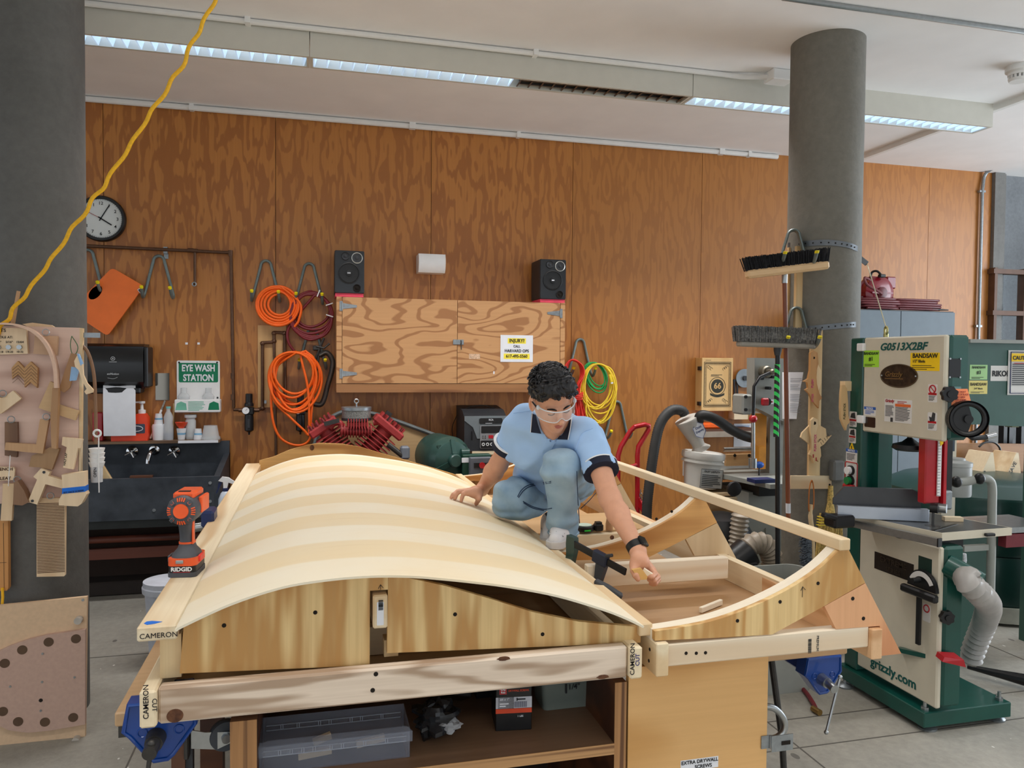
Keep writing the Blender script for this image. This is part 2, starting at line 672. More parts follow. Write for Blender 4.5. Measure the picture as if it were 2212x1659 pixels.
struct('column_right', m, CONC)
m = MB().cyl((-1.27, 4.05, .0), (-1.27, 4.05, HC), .212, n=64)
struct('column_left', m, CONCD)
# ---- ceiling things
Yf0, Yf1, Zf = 4.65, 4.83, 3.427
fx1 = oY(2146, 228, Yf0).x
segx = [-4.6, -2.17, oY(669, 90, Yf0).x, oY(1115, 180, Yf0).x, oY(1497, 195, Yf0).x, fx1]
_b = oY(1478, 205, Yf0)
louv = pbr('aluminium_louvre', (120, 118, 116), .35, .8, sc=60)
litm = pbr('lit_louvre', (226, 240, 255), .4, emit=1.15, var=.02)
lit2 = pbr('lit_louvre_blade', (190, 214, 240), .4, emit=.62, var=.02)
segx = [-4.6, -2.17, oY(669, 95, Yf0).x, None, oY(1497, 195, Yf0).x, fx1]
names = ['long enamel ceiling fluorescent fixture, lit section behind the left column', 'lit ceiling fluorescent section crossed by the yellow cord', 'ceiling fluorescent section that is half lit and half dark, mid ceiling', 'lit ceiling fluorescent section passing behind the right column']
segs = [(-4.6, -2.17), (-2.17, oY(669, 95, Yf0).x), (oY(669, 95, Yf0).x, oY(1497, 195, Yf0).x), (oY(1497, 195, Yf0).x, fx1)]
xsplit = oZ(1112, 185, Zf).x
xsplit2 = oZ(1478, 222, Zf).x
for i, (a, b) in enumerate(segs):
 t = thing('ceiling_light', names[i], 'ceiling light', ((a+b)/2, (Yf0+Yf1)/2, Zf), group='fluorescent run on the ceiling')
 h = MB()
 g = .004
 h.box(((a+b)/2, Yf0+.01, (Zf+HC)/2), (b-a-g, .02, HC-Zf))
 h.box(((a+b)/2, Yf1-.01, (Zf+HC)/2), (b-a-g, .02, HC-Zf))
 h.box((a+.01, (Yf0+Yf1)/2, (Zf+HC)/2), (.02-g, Yf1-Yf0-.04, HC-Zf))
 h.box((b-.01, (Yf0+Yf1)/2, (Zf+HC)/2), (.02-g, Yf1-Yf0-.04, HC-Zf))
 part('housing', h, CREAMC, t)
 lit = [(a, b, True)]
 if i == 2:
  lit = [(a, xsplit, True), (xsplit, b, False)]
 for (p, q, on) in lit:
  d = MB().box(((p+q)/2, (Yf0+Yf1)/2, Zf+.055), (q-p-.05, Yf1-Yf0-.05, .01))
  part('diffuser' if on else 'reflector', d, litm if on else louv, t, 'lit diffuser' if on else 'dark unlit reflector')
  bl = MB()
  n = int((q-p)/.075)
  for j in range(n+1):
   x = p+.03+(q-p-.06)*j/n
   bl.box((x, (Yf0+Yf1)/2, Zf+.024), (.008, Yf1-Yf0-.045, .045), M.Rotation(.3 if on else .55, 3, 'Y'))
  for yy in ((Yf0*2+Yf1)/3, (Yf0+2*Yf1)/3):
   if not on:
    bl.box(((p+q)/2, yy, Zf+.03), (q-p-.05, .01, .04))
  part('louvre', bl, lit2 if on else louv, t)
def conduit(name, pts, r, mat, label, clips=(), cat='conduit', square=False):
 m = MB()
 if square:
  for a, b in zip(pts, pts[1:]):
   m.bar(a, b, 2*r, 2*r)
 else:
  m.tube(pts, r, 10)
 o = single(name, m, mat, label, cat)
 if clips:
  for p, d in clips:
   part('clip', MB().box(p, d), mat, o)
 return o
za = HC-.018
cl = [(oZ(x, y, za).x, 4.62) for x, y in ((533, 35), (1162, 107))]
conduit('ceiling_conduit', [(-5, 4.62, za), (oZ(1560, 158, za).x, 4.62, za), (oZ(1600, 165, za).x, 4.60, za-.01), (oZ(1660, 172, za).x, 4.52, za-.02)], .016, TRIMW,
  'white conduit running along the ceiling in front of the light fixtures', [((x, y, za), (.03, .06, .035)) for x, y in cl])
p = oZ(1683, 165, HC-.03)
m = MB().box((p.x, p.y, HC-.035), (.16, .12, .07), bev=.006)
jb = single('junction_box', m, TRIMW, 'white electrical junction box on the ceiling beside the right column', 'junction box')
part('cable', MB().tube([(p.x+.07, p.y, HC-.03), (p.x+.16, p.y-.02, HC-.02), (p.x+.25, p.y+.03, HC-.012)], .012, 8), IRON, jb, 'dark cable')
for i, (q, lab) in enumerate(((TRIMW, 'white conduit along the joint of the wooden wall and ceiling'),)):
 pts = [(-3, YW-.022, HC-.025), (4.1, YW-.022, HC-.025)]
 xs = [oY(x, y, YW).x for x, y in ((415, 220), (890, 263), (1118, 285), (1555, 326), (1615, 330))]
 conduit('wall_conduit', pts, .022, q, lab, [((x, YW-.024, HC-.024), (.05 if j % 2 else .03, .048, .048)) for j, x in enumerate(xs)])
conduit('ceiling_strip', [(4.866, 2.6, HC-.02), (4.866, 6.28, HC-.02)], .02, TRIMW, 'grey surface conduit crossing the ceiling toward the wall at right', square=True)
a, b = oZ(1690, -5, HC-.012), oZ(2250, 74, HC-.012)
conduit('ceiling_tube', [a, b], .014, STEEL, 'thin bare steel conduit across the ceiling at upper right')
p = oZ(2200, 160, HC-.05)
m = MB().lathe([(.075, 0), (.075, -.035), (.06, -.045), (.06, -.06)], (p.x, p.y, HC))
sd = single('smoke_detector', m, TRIMW, 'round white smoke detector on the ceiling near the right edge', 'smoke detector')
m = MB()
for i in range(14):
 t = i*2*pi/14
 m.box((p.x+.05*cos(t), p.y+.05*sin(t), HC-.072), (.012, .012, .03), M.Rotation(t, 3, 'Z'))
m.lathe([(.058, 0), (.052, -.018)], (p.x, p.y, HC-.08))
part('grille', m, TRIMW, sd)
pa = [oY(2250, 330, 6.0), oY(2212, 345, 6.05), oY(2150, 362, 6.2), oY(2128, 378, YW-.03), oY(2122, 410, YW-.03)]
pts = crv(pa, 6)
xx = pts[-1].x
pts += [V((xx, YW-.03, pts[-1].z-.3)), V((xx, YW-.03, .1))]
m = MB().tube(pts, .016, 12)
cdn = single('wall_conduit', m, GALV, 'bent steel conduit running down the right end of the wooden wall', 'conduit')
for y in (415, 705):
 part('clip', MB().box((xx, YW-.022, oY(2120, y, YW).z), (.07, .03, .02)), GALV, cdn)
# ==== the timber form on the benches
WEATH = wood('weathered_beam', (234, 216, 196), (172, 146, 122), 'X', 11., 6., 8., .35, .7)
HOLE = pbr('hole_dark', (26, 18, 12), .9)
PENCIL = pbr('marker_ink', (40, 34, 34), .8)
def holes(root, pts, r=.006, mat=None, name='screw_hole', n=V((0, -1, 0))):
 for p in pts:
  p = V(p)
  m = MB().cyl(p+n*.0008, p-n*.0005, r, n=14)
  part(name, m, mat or HOLE, root)
def sheet_mat():
 N = NT('birch_sheet')
 tc = N.n('ShaderNodeTexCoord')
 sx = N.n('ShaderNodeSeparateXYZ')
 N.l(tc.outputs['Object'], sx.inputs[0])
 v = N.vec((1, 1, 1), False)
 wob = N.noise(N.vec((.9, 2.2, .3), False), 1., 2)
 y = N.math('ADD', sx.outputs[1], N.math('MULTIPLY', wob, .09))
 ph = N.math('SINE', N.math('MULTIPLY', y, 6.283/.43))
 f = N.ramp(ph, -.12, .12)
 col = N.mix(f, lin((231, 213, 178)), lin((237, 228, 206)))
 blot = N.ramp(N.noise(v, 2.6, 3), .35, .75)
 col = N.mix(N.math('MULTIPLY', blot, .35), col, lin((236, 204, 146)))
 st = N.ramp(N.noise(N.vec((2.2, 90, 2), False), 1., 3, .6), .62, .8)
 col = N.mix(N.math('MULTIPLY', st, .35), col, lin((196, 164, 116)))
 N.l(col, N.b.inputs['Base Color'])
 N.b.inputs['Roughness'].default_value = .55
 return N.m
YR = 2.045
arch = [(397, 1350), (438, 1324), (503, 1293), (561, 1270), (632, 1250.5), (676, 1243.5), (750, 1240), (800, 1240), (855, 1243.5), (916, 1255.6), (963, 1266), (1057, 1293), (1150, 1322), (1250, 1343), (1304, 1348), (1385, 1355)]
AR = [oY(x, y, YR) for x, y in arch]
AR = [(p.x, p.z) for p in AR]
def arch_z(x):
 for (a, b), (c, d) in zip(AR, AR[1:]):
  if a <= x <= c:
   return b+(d-b)*(x-a)/(c-a)
 return AR[0][1] if x < AR[0][0] else AR[-1][1]
LF = thing('arched_timber_form', 'arched timber form with plywood end ribs and a weathered front beam on the workbench', 'timber form', (.25, 2.0, .787))
m = MB().box((.243, 2.019, .8325), (1.226, .038, .091), bev=.006)
fb = part('front_beam', m, WEATH, LF, 'weathered grey streaked beam')
kn = pbr('knot', (112, 72, 46), .8, c2=(70, 40, 26), sc=60)
kc = oY(378, 1546, 2.0)
m = MB().prism([(.016*1.2*cos(t*pi/10), .014*1.2*sin(t*pi/10)) for t in range(20)], kc+V((0, -.0012, 0)), X3, Z3, .0012)
part('knot', m, kn, fb)
for q in ((1088, 1420), (1302, 1462)):
 kc = oY(*q, 2.0)
 kc.z = min(kc.z, .874)
 kc.z = max(kc.z, .793)
 m = MB().prism([(.017*cos(t*pi/7)*(1+.2*sin(t*3)), .006*sin(t*pi/7)) for t in range(14)], kc+V((0, -.0012, 0)), X3, Z3, .0012)
 part('knot', m, kn, fb)
holes(fb, [oY(x, y, 2.0) for x, y in ((812, 1456), (805, 1491))], .006)
m = MB().box((-.390, 3.5, .8325), (.038, 3.03, .091), bev=.005)
sb = part('side_beam', m, PINE, LF)
text(LF, 'CAMERON', oY(321, 1553, 1.985), Z3, -X3, .012, PENCIL, 'LEFT', bold=.4)
text(LF, 'CUT', oY(329, 1509, 1.985), -Z3, X3, .011, PENCIL, 'LEFT', bold=.4)
m = MB().box((.877, 3.5, .8325), (.037, 3.03, .091), bev=.005)
part('side_beam', m, PINE, LF)
text(LF, 'CAMERON', oY(1370, 1458, 1.985), Z3, -X3, .013, PENCIL, 'LEFT', bold=.4)
text(LF, 'CUT', oY(1381, 1438, 1.985), Z3, -X3, .012, pbr('blue_ink', (40, 40, 110), .8), 'LEFT', bold=.4)
xl, xr = oY(799, 1300, YR).x, oY(838, 1300, YR).x
zs = oY(818, 1275, YR).z
left = [(AR[0][0], AR[0][1])]+[p for p in AR if AR[0][0] < p[0] < xl]+[(xl, arch_z(xl)), (xr, arch_z(xr)), (xr, zs), (xl, zs), (xl, oY(800, 1437, YR).z), (-.328, oY(388, 1455, YR).z)]
m = MB().prism(left, (0, YR, 0), X3, Z3, .018)
rb = part('end_rib', m, RIBW, LF, 'left panel of the front rib')
right = [(xr+.0005, arch_z(xr))]+[p for p in AR if p[0] > xr]+[(.915, oY(1385, 1388, YR).z), (xr-.002, oY(836, 1411, YR).z)]
m = MB().prism(right, (0, YR, 0), X3, Z3, .018)
rb2 = part('end_rib', m, RIBW, LF, 'right panel of the front rib')
holes(rb, [oY(x, y, YR) for x, y in ((484, 1351), (681, 1323))], .0055)
holes(rb2, [oY(x, y, YR) for x, y in ((983, 1327), (1172, 1370))], .0055)
m = MB()
a = oY(822, 1275, YR)+V((0, -.001, 0))
for p, q in (((822, 1274), (822, 1264)), ((822, 1263), (817, 1272)), ((822, 1263), (828, 1270))):
 m.tube([oY(*p, YR-.0008), oY(*q, YR-.0008)], .0008, 4)
part('pencil_arrow', m, PENCIL, rb)
m = MB()
for i in range(14):
 x = -.305+i*.017
 m.tube([(x, YR-.0006, arch_z(x)-.008), (x+.011, YR-.0006, arch_z(x+.011)-.008)], .0007, 4)
part('pencil_line', m, PENCIL, rb)
cx = (oY(803, 1320, YR).x+oY(838, 1320, YR).x)/2
zb = oY(820, 1358, 2.03).z
m = MB().box((cx, 3.53, zb+.0445), (.038, 3.0, .089), bev=.004)
rg = part('ridge_beam', m, PINE, LF)
plate(rg, 'price_sticker', (cx, 2.029, zb+.04), .018, .062, PAPER, r=.002, t=.001)
m = MB()
rr = random.Random(4)
for i in range(16):
 hh = rr.uniform(.0006, .002)
 m.prism([(-.006, -hh/2), (.006, -hh/2), (.006, hh/2), (-.006, hh/2)], (cx+.001, 2.0275, zb+.05+.0024*i*.7), X3, Z3, .0005)
part('barcode', m, INK, rg)
m = MB().box((-.352, 2.11, .93), (.05, .089, .11))
part('post', m, PINEZ, LF)
m = MB().box((.20, 2.10, .90), (.038, .05, .045))
part('post', m, PINEZ, LF)
m = MB().box((.20, 2.35, .83), (.9, .038, .085))
part('cross_beam', m, PINEX, LF)
for Y in (3.9,):
 pts = [(p[0], p[1]-.012) for p in AR]+[(.9, .88), (-.32, .88)]
 m = MB().prism(pts, (0, Y, 0), X3, Z3, .018)
 part('inner_rib', m, RIBW, LF)
far = [(560, 995), (590, 987), (625, 972), (660, 962), (690, 957), (740, 959), (780, 966), (820, 978), (880, 995), (940, 1012), (1000, 1030)]
FP = [oY(x, y, 5.03) for x, y in far]
pts = [(p.x, p.z) for p in FP]+[(FP[-1].x, .88), (FP[0].x, .88)]
m = MB().prism(pts, (0, 5.03, 0), X3, Z3, .018)
fr = part('end_rib', m, wood('far_rib_plywood', (226, 180, 112), (176, 122, 62), 'X', 4., 3., 6., .3, .55), LF, 'far rib with a dark knot')
kc = oY(674, 967, 5.03)
m = MB().prism([(.014*cos(t*pi/7), .018*sin(t*pi/7)) for t in range(14)], kc+V((0, -.001, 0)), X3, Z3, .001)
part('knot', m, kn, fr)
m = MB().box((.25, 5.0, .8325), (1.2, .038, .091))
part('rear_beam', m, PINEX, LF)
m = MB().box((-.377, 3.56, 1.002), (.092, 3.06, .037), bev=.004)
lb = part('edge_board', m, wood('edge_board_pine', (238, 222, 190), (212, 180, 138), 'Y', 7., 2.2, 10., .3, .6, knots=.0), LF)
text(lb, 'CAMERON', oY(343, 1374, 2.03)+V((0, 0, -.004)), X3, Z3, .0125, PENCIL, bold=.0)
q = oZ(332, 1344, 1.0212)
m = MB().prism([(-.022, -.004), (-.012, -.016), (.004, -.012), (.02, .0), (.008, .006), (-.006, .012), (-.018, .01)], q, X3, Y3, .0006)
single('blue_tape_scrap', m, pbr('blue_tape', (20, 110, 214), .6), 'torn scrap of blue tape on the front end of the edge board', 'tape')
prof = [(-.329, 1.0225), (-.308, 1.034), (-.2, 1.079), (-.08, 1.112), (.03, 1.124), (.138, 1.1265), (.24, 1.12), (.319, 1.109), (.41, 1.094), (.509, 1.075), (.641, 1.042), (.777, .994), (.85, .962), (.899, .936)]
PR = crv([(x, 0, z) for x, z in prof], 5)
ys = [1.985+(4.6-1.985)*i/40 for i in range(41)]
top, bot = [], []
for i, p in enumerate(PR):
 a = PR[max(i-1, 0)]
 b = PR[min(i+1, len(PR)-1)]
 nrm = V((-(b-a).z, 0, (b-a).x)).normalized()
 top.append([V((p.x, y, p.z)) for y in ys])
 bot.append([V((p.x, y, p.z))-nrm*.006 for y in ys])
m = MB().slab(top, bot)
m.f = [f[::-1] for f in m.f]
def sheet_z(x):
 for a, b in zip(PR, PR[1:]):
  if a.x <= x <= b.x:
   return a.z+(b.z-a.z)*(x-a.x)/(b.x-a.x)
 return PR[-1].z
single('bent_plywood_sheet', m, sheet_mat(), 'pale banded plywood sheet bent over the arched form', 'plywood sheet', smooth=50)
# ---- right section: hollow curve
RF = thing('hollow_timber_form', 'open timber form with hollow curved ribs standing right of the bent sheet', 'timber form', (1.3, 2.0, .787))
m = MB().box((.957, 3.5, .834), (.038, 3.03, .096), bev=.003)
p_ = part('side_beam', m, PINE, RF)
holes(p_, [(.9375, 2.03, .85), (.9375, 2.035, .815)], .005, None, 'screw_hole', V((-1, 0, 0)))
m = MB().box((1.316, 2.019, .8395), (.68, .038, .066), bev=.004)
fb = part('front_beam', m, PINEW, RF)
holes(fb, [oY(x, y, 2.0) for x, y in ((1482, 1411), (1504, 1411), (1524, 1410))], .005)
bc = oY(1749, 1395, 2.0)
m = MB()
rr = random.Random(9)
for i in range(22):
 m.box((bc.x, 1.9992, bc.z-.022+.002*i), (.011, .0008, rr.uniform(.0006, .0016)))
part('barcode', m, INK, fb)
text(fb, 'PREMIUM', oY(1764, 1373, 2.0), -Z3, X3, .008, DKGREY, 'LEFT')
m = MB().box((1.674, 3.5, .819), (.038, 3.03, .094), bev=.003)
part('side_beam', m, wood('end_grain_pine', (226, 184, 140), (206, 158, 112), 'Y', 5, 3, 12, .2, .6), RF)
topc = [(1414.5, 1364), (1462, 1357), (1533, 1343), (1603, 1320), (1674, 1288.5), (1730, 1257), (1779, 1221.5), (1827, 1174)]
TC = [oY(x, y, 2.0) for x, y in topc]
TC = [(p.x, p.z) for p in crv(TC, 4)]
low = [(1869, 1258.5), (1779, 1310), (1668, 1371), (1560, 1377), (1414.5, 1384)]
LO = [oY(x, y, 2.0) for x, y in low]
LO = [(p.x, max(p.z, .8735)) for p in LO]
gus = [oY(x, y, 2.0) for x, y in ((1781, 1309.5), (1869.5, 1260), (1947, 1412), (1903, 1417), (1901, 1352), (1806, 1359))]
GU = [(p.x, p.z) for p in gus]
GU[4] = (1.6945, GU[4][1])
GU[3] = (1.6945, GU[3][1])
pinkply = wood('pink_plywood', (232, 176, 130), (206, 142, 98), 'Z', 4., 2.6, 6., .25, .55)
palegus = wood('pale_gusset', (226, 200, 160), (206, 176, 134), 'Z', 4., 2.6, 6., .25, .55)
for i, Y in enumerate((2.0, 2.9, 3.95, 4.98)):
 m = MB().prism(TC+LO, (0, Y, 0), X3, Z3, .018)
 r_ = part('curved_rib', m, RIBW if i == 0 else wood('warm_rib', (224, 172, 104), (176, 118, 56), 'X', 4.5, 3., 5., .35, .55), RF)
 lo2 = [(x+.02*0, z-.038) for x, z in TC[::-1]]
 m = MB().prism(TC+lo2, (0, Y+.0185, 0), X3, Z3, .04)
 part('curved_strip', m, PINEW, RF)
 m = MB().prism(GU, (0, Y, 0), X3, Z3, .018)
 g_ = part('gusset', m, pinkply if i == 0 else palegus, RF)
 if i == 0:
  holes(r_, [oY(x, y, Y) for x, y in ((1593, 1341), (1685, 1300), (1767, 1260))], .0055)
  holes(g_, [oY(x, y, Y) for x, y in ((1842, 1293), (1865, 1336))], .006)
  m = MB()
  for p, q in (((1733, 1290), (1734, 1268)), ((1734, 1267), (1730, 1276)), ((1734, 1267), (1740, 1274))):
   m.tube([oY(*p, Y-.0008), oY(*q, Y-.0008)], .0008, 4)
  part('pencil_arrow', m, PENCIL, r_)
 elif i == 1:
  holes(r_, [oY(x, y, Y) for x, y in ((1418, 1121), (1451, 1105))], .006)
  holes(r_, [oY(1322, 1161, Y)], .009, kn, 'knot')
m = MB().box((.925, 3.53, .908), (.042, 3.0, .036), bev=.003)
part('lower_rail', m, PINE, RF)
m = MB().box((1.556, 3.52, 1.132), (.038, 3.06, .036), bev=.003)
part('upper_rail', m, PINE, RF)
a, b = oZ(1522, 1181, .874), oZ(1684, 1252, .874)
d = (a-b).normalized()
m = MB().bar(a+d*.9-V((0, 0, .0445)), b-d*.1-V((0, 0, .0445)), .038, .089)
sp = part('inner_beam', m, PINE, RF)
pa, pb = oY(1300, 1218, 2.66), oY(1574, 1207, 2.66)
zt = (pa.z+pb.z)/2
m = MB().box(((.976+pb.x)/2, 2.68, zt-.042), (pb.x-.976, .038, .084), bev=.003)
part('cross_beam', m, PINEW, RF)
part('inner_board', MB().box((1.28, 3.63, .868), (.56, .40, .014)), wood('board_tan', (206, 170, 124), (184, 146, 100), 'X', 2, 3, 5), RF)
m = MB().box(((.976+pb.x)/2, 3.405, .825), (pb.x-.976+.12, .038, .084), bev=.003)
part('cross_beam', m, PINEX, RF)
c = oY(1351, 1295, 2.3)
m = MB().box((c.x, 2.32, .83), (.034, .045, .088), bev=.008)
part('cleat', m, PINEZ, RF)
c = oY(1772, 1205, 2.12)
m = MB().box((c.x, 2.09, c.z), (.045, .03, .05), M.Rotation(-.6, 3, 'Y'), bev=.008)
part('cleat', m, PINEW, RF)
a, b = oZ(1513, 1318, .797), oZ(1558, 1300, .797)
m = MB().bar(a, b, .014, .020, bev=.002)
single('wood_offcut', m, PINEW, 'small white wood offcut lying on the bench inside the hollow form', 'wood offcut')
# ---- bar clamp
CLG = pbr('clamp_green', (38, 66, 62), .4, coat=.3)
A = oY(1228, 1168, 2.78)
B = oY(1352, 1236, 2.52)
cl = thing('bar_clamp', 'black bar clamp with a green jaw gripping the edge of the bent sheet', 'clamp', A)
m = MB().bar(A, B, .010, .026, bev=.002)
part('bar', m, pbr('clamp_black', (30, 32, 36), .35, .3), cl)
d = (B-A).normalized()
up = V((0, 0, 1))
m = MB().prism([(-.016, .022), (.024, .016), (.026, -.03), (.010, -.085), (-.012, -.105), (-.026, -.10), (-.018, -.05), (-.02, -.01)], A+V((0, -.012, 0)), V((d.x, d.y, 0)).normalized(), up, .024)
jw = part('fixed_jaw', m, CLG, cl, 'green fixed jaw')
m = MB().cyl(A+V((-.028, 0, -.098)), A+V((-.028, 0, -.118)), .012, n=14)
part('pad', m, BLACK, jw)
S = A+(B-A)*.58
m = MB().bar(S-d*.035, S+d*.035, .024, .046, bev=.004)
sl = part('sliding_jaw', m, pbr('clamp_blue_label', (28, 40, 62), .4), cl, 'sliding jaw with a blue raised label')
m = MB().prism([(-.03, -.015), (.02, -.015), (-.01, -.09), (-.04, -.10)], S+V((0, -.01, 0)), V((d.x, d.y, 0)).normalized(), up, .02)
part('jaw_arm', m, pbr('clamp_grey', (60, 66, 76), .4), sl)
part('release_lever', MB().bar(S+d*.02+V((0, -.012, .02)), S+d*.05+V((0, -.016, .035)), .014, .012, bev=.003), DKGREY, sl)
H = oY(1312, 1272, 2.42)
m = MB().lathe([(.004, -.05), (.013, -.045), (.016, 0), (.014, .05), (.006, .056)], H, V((.7, -.5, -.4)), 16)
part('handle', m, DKGREY, cl)
# ---- things inside the hollow form
yb = 3.3
c = oZ(1262, 1142, .885)
m = MB().lathe([(.042, 0), (.046, .004), (.046, .022), (.042, .026)], (c.x+.0, c.y, .8755-.0), n=28)
tp = single('tape_measure', m, BLACK, 'black and green round tape measure inside the hollow form', 'tape measure')
part('band', MB().cyl((c.x, c.y, .902), (c.x, c.y, .905), .036, n=28), pbr('tape_face', (200, 222, 206), .4), tp, 'pale disc')
gm = pbr('tape_green', (60, 230, 80), .4)
part('stripe', MB().box((c.x-.0, c.y-.046, .885), (.03, .004, .006)), gm, tp, 'bright green stripe')
c2 = oZ(1288, 1140, .89)
m = MB().box((c2.x+.01, c2.y, .8925), (.042, .04, .034), bev=.006)
m.box((c2.x+.01, c2.y, .914), (.03, .03, .01), bev=.003)
single('battery_pack', m, BLACK, 'small black block standing beside the round tape measure', 'battery')
c3 = oZ(1316, 1138, .89)
m = MB().lathe([(.017, 0), (.018, .03), (.014, .05), (.013, .06)], (c3.x, c3.y, .8755), n=18)
single('glass_jar', m, pbr('brown_glass', (196, 158, 124), .15, trans=.5), 'small brownish glass jar beside the black block', 'jar')
# ---- benches
BT = wood('bench_top', (198, 162, 120), (174, 136, 96), 'X', 1.6, 3., 4., .25, .5)
bench = thing('workbench', 'workbench with a brown top, open shelf and maple door under the timber forms', 'workbench', (.5, 2.4, 0))
m = MB().box((.585, 2.475, .7655), (2.15, .75, .037), bev=.004)
part('bench_top', m, BT, bench)
m = MB().box((-.462, 2.5, .727), (.05, .75, .038))
part('apron', m, IRON, bench)
YB = 2.07
sx = [oY(x, 1560, YB).x for x in (497, 555, 1327, 1352)]
z0 = .10
m = MB().box(((sx[0]+sx[1])/2, YB+.35, (z0+.745)/2), (sx[1]-sx[0], .7, .745-z0))
sp_ = part('side_panel', m, DARKW, bench)
part('panel_edge', MB().box(((sx[0]+sx[1])/2, YB-.001, (z0+.745)/2), (sx[1]-sx[0], .003, .745-z0)), PLYED, sp_, 'striped plywood edge')
m = MB().box(((sx[2]+sx[3])/2-.0, YB+.35, (z0+.745)/2), (sx[3]-sx[2], .7, .745-z0))
sp_ = part('side_panel', m, DARKW, bench)
part('panel_edge', MB().box(((sx[2]+sx[3])/2, YB-.001, (z0+.745)/2), (sx[3]-sx[2], .003, .745-z0)), PLYED, sp_, 'striped plywood edge')
zs1 = oY(1330, 1605, YB).z
m = MB().box(((sx[1]+sx[2])/2, YB+.30, zs1-.016), (sx[2]-sx[1], .6, .032))
part('shelf', m, wood('shelf_brown', (134, 104, 80), (112, 82, 60), 'X', 3, 3, 8), bench)
part('shelf_edge', MB().box(((sx[1]+sx[2])/2, YB-.001, zs1-.016), (sx[2]-sx[1], .003, .032)), wood('ply_edge_across', (196, 150, 100), (110, 70, 40), 'X', 30., 3., 90., .4, .6), bench)
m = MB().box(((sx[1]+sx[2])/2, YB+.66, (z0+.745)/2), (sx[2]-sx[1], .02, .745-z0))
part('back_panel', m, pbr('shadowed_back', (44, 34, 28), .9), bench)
m = MB().box(((sx[1]+sx[2])/2, YB+.30, z0+.012), (sx[2]-sx[1], .6, .025))
part('shelf', m, wood('shelf_brown', (134, 104, 80), (112, 82, 60), 'X', 3, 3, 8), bench)
dx = oY(1657, 1600, YB).x
m = MB().box(((sx[3]+.006+dx)/2, YB+.01, (z0+.784)/2), (dx-sx[3]-.008, .02, .784-z0))
dr = part('door', m, MAPLE, bench, 'smooth maple door')
c = oY(1511, 1650, YB)
plate(dr, 'paper_label', (c.x, YB-.0005, c.z), .125, .034, PAPER, t=.0004)
text(dr, 'EXTRA DRYWALL', (c.x, YB-.0012, c.z+.004), X3, Z3, .0105, INK, bold=.6)
text(dr, 'SCREWS', (c.x+.012, YB-.0012, c.z-.012), X3, Z3, .0105, INK, bold=.6)
hp = oY(1660, 1601, YB)
m = MB().box((hp.x-.012, YB-.003, hp.z), (.03, .003, .04))
m.box((hp.x+.04, YB-.012, hp.z-.004), (.075, .003, .05))
m.cyl((hp.x+.005, YB-.006, hp.z-.02), (hp.x+.005, YB-.006, hp.z+.02), .005, n=10)
hs = part('hasp', m, GALV, dr, 'open steel hasp')
part('slot', MB().box((hp.x+.052, YB-.0145, hp.z-.004), (.03, .002, .012)), HOLE, hs)
m = MB().box((dx+.1+.0, YB+.35, .42), (.05, .05, .65))
part('leg', m, IRON, bench)
m = MB().box((-.335, YB+.14, .373), (.03, .03, .746))
part('leg', m, DKGREY, bench)
m = MB().box((1.5, YB+.6, .37), (.08, .08, .74))
part('leg', m, DARKW, bench)
cc = oY(487, 1587, 2.2)
wc = thing('caster', 'grey swivel caster wheel on a steel fork at the left end of the bench', 'caster', cc)
m = MB().lathe([(.012, -.013), (.040, -.013), (.043, -.006), (.043, .006), (.040, .013), (.012, .013)], cc, V((.25, -1, 0)), 32)
part('wheel', m, pbr('caster_rubber', (74, 78, 84), .6), wc)
m = MB().cyl(cc+V((.006, -.03, 0)), cc+V((-.006, .02, 0)), .012, n=18)
part('axle', m, STEEL, wc)
m = MB().prism([(-.085, .03), (-.085, -.02), (-.02, -.03), (.02, -.014), (.02, .014), (-.05, .02)], cc+V((0, -.018, 0)), X3, Z3, .004)
part('fork', m, STEEL, wc)
m = MB().box(cc+V((-.095, 0, 0)), (.012, .07, .085), bev=.003)
part('mounting_plate', m, IRON, wc)
m = MB().box(cc+V((-.118, .02, -.02)), (.034, .07, .20))
single('wood_block', m, wood('red_brown_block', (120, 76, 50), (90, 54, 34), 'Z'), 'brown wood block behind the caster plate', 'wood block')
VB = pbr('vise_blue', (12, 62, 140), .32, coat=.4, var=.06)
def vise(px, Y, rod, label, sc, lean):
 c = oY(*px, Y)
 t = thing('bench_vise', label, 'vise', c)
 body = [(-.075, .055), (.085, .055), (.088, -.01), (.035, -.085), (.02, -.098), (-.015, -.10), (-.03, -.085), (-.072, -.03), (-.088, -.015)]
 body = [(x*sc, z*sc) for x, z in body]
 m = MB().prism(body, c, X3, Z3, .05)
 part('front_jaw', m, VB, t)
 m = MB().box(c+V((.0, .13, .0)), (.12*sc, .15, .06*sc), bev=.01)
 part('rear_jaw', m, VB, t)
 rim = MB().tube([c+V((x*.93, -.001, z*.93)) for x, z in body], .005*sc, 8, True)
 part('casting_rim', rim, VB, t)
 for x in (-.04, .045):
  rg = MB().tube([c+V(((x+.011*cos(k*pi/8))*sc, -.001, (-.02+.011*sin(k*pi/8))*sc)) for k in range(16)], .002, 6, True)
  part('casting_boss', rg, VB, t)
 h = c+V((-.008*sc, 0, -.034*sc))
 m = MB().cyl(h, h+V((0, -.035, -.002)), .024*sc, .021*sc, n=24)
 m.cyl(h+V((0, -.035, 0)), h+V((-.002, -.075, -.006)), .017*sc, n=20)
 sw = part('screw_hub', m, STEEL if lean > 0 else IRON, t)
 e = h+V((-.002, -.062, -.006))
 a, b = rod
 m = MB().tube([e+V(a), e+V(b)], .0055*sc, 12)
 m.sph(e+V(a), .009*sc)
 m.sph(e+V(b), .009*sc)
 part('handle', m, STEEL if lean > 0 else IRON, t)
 return t
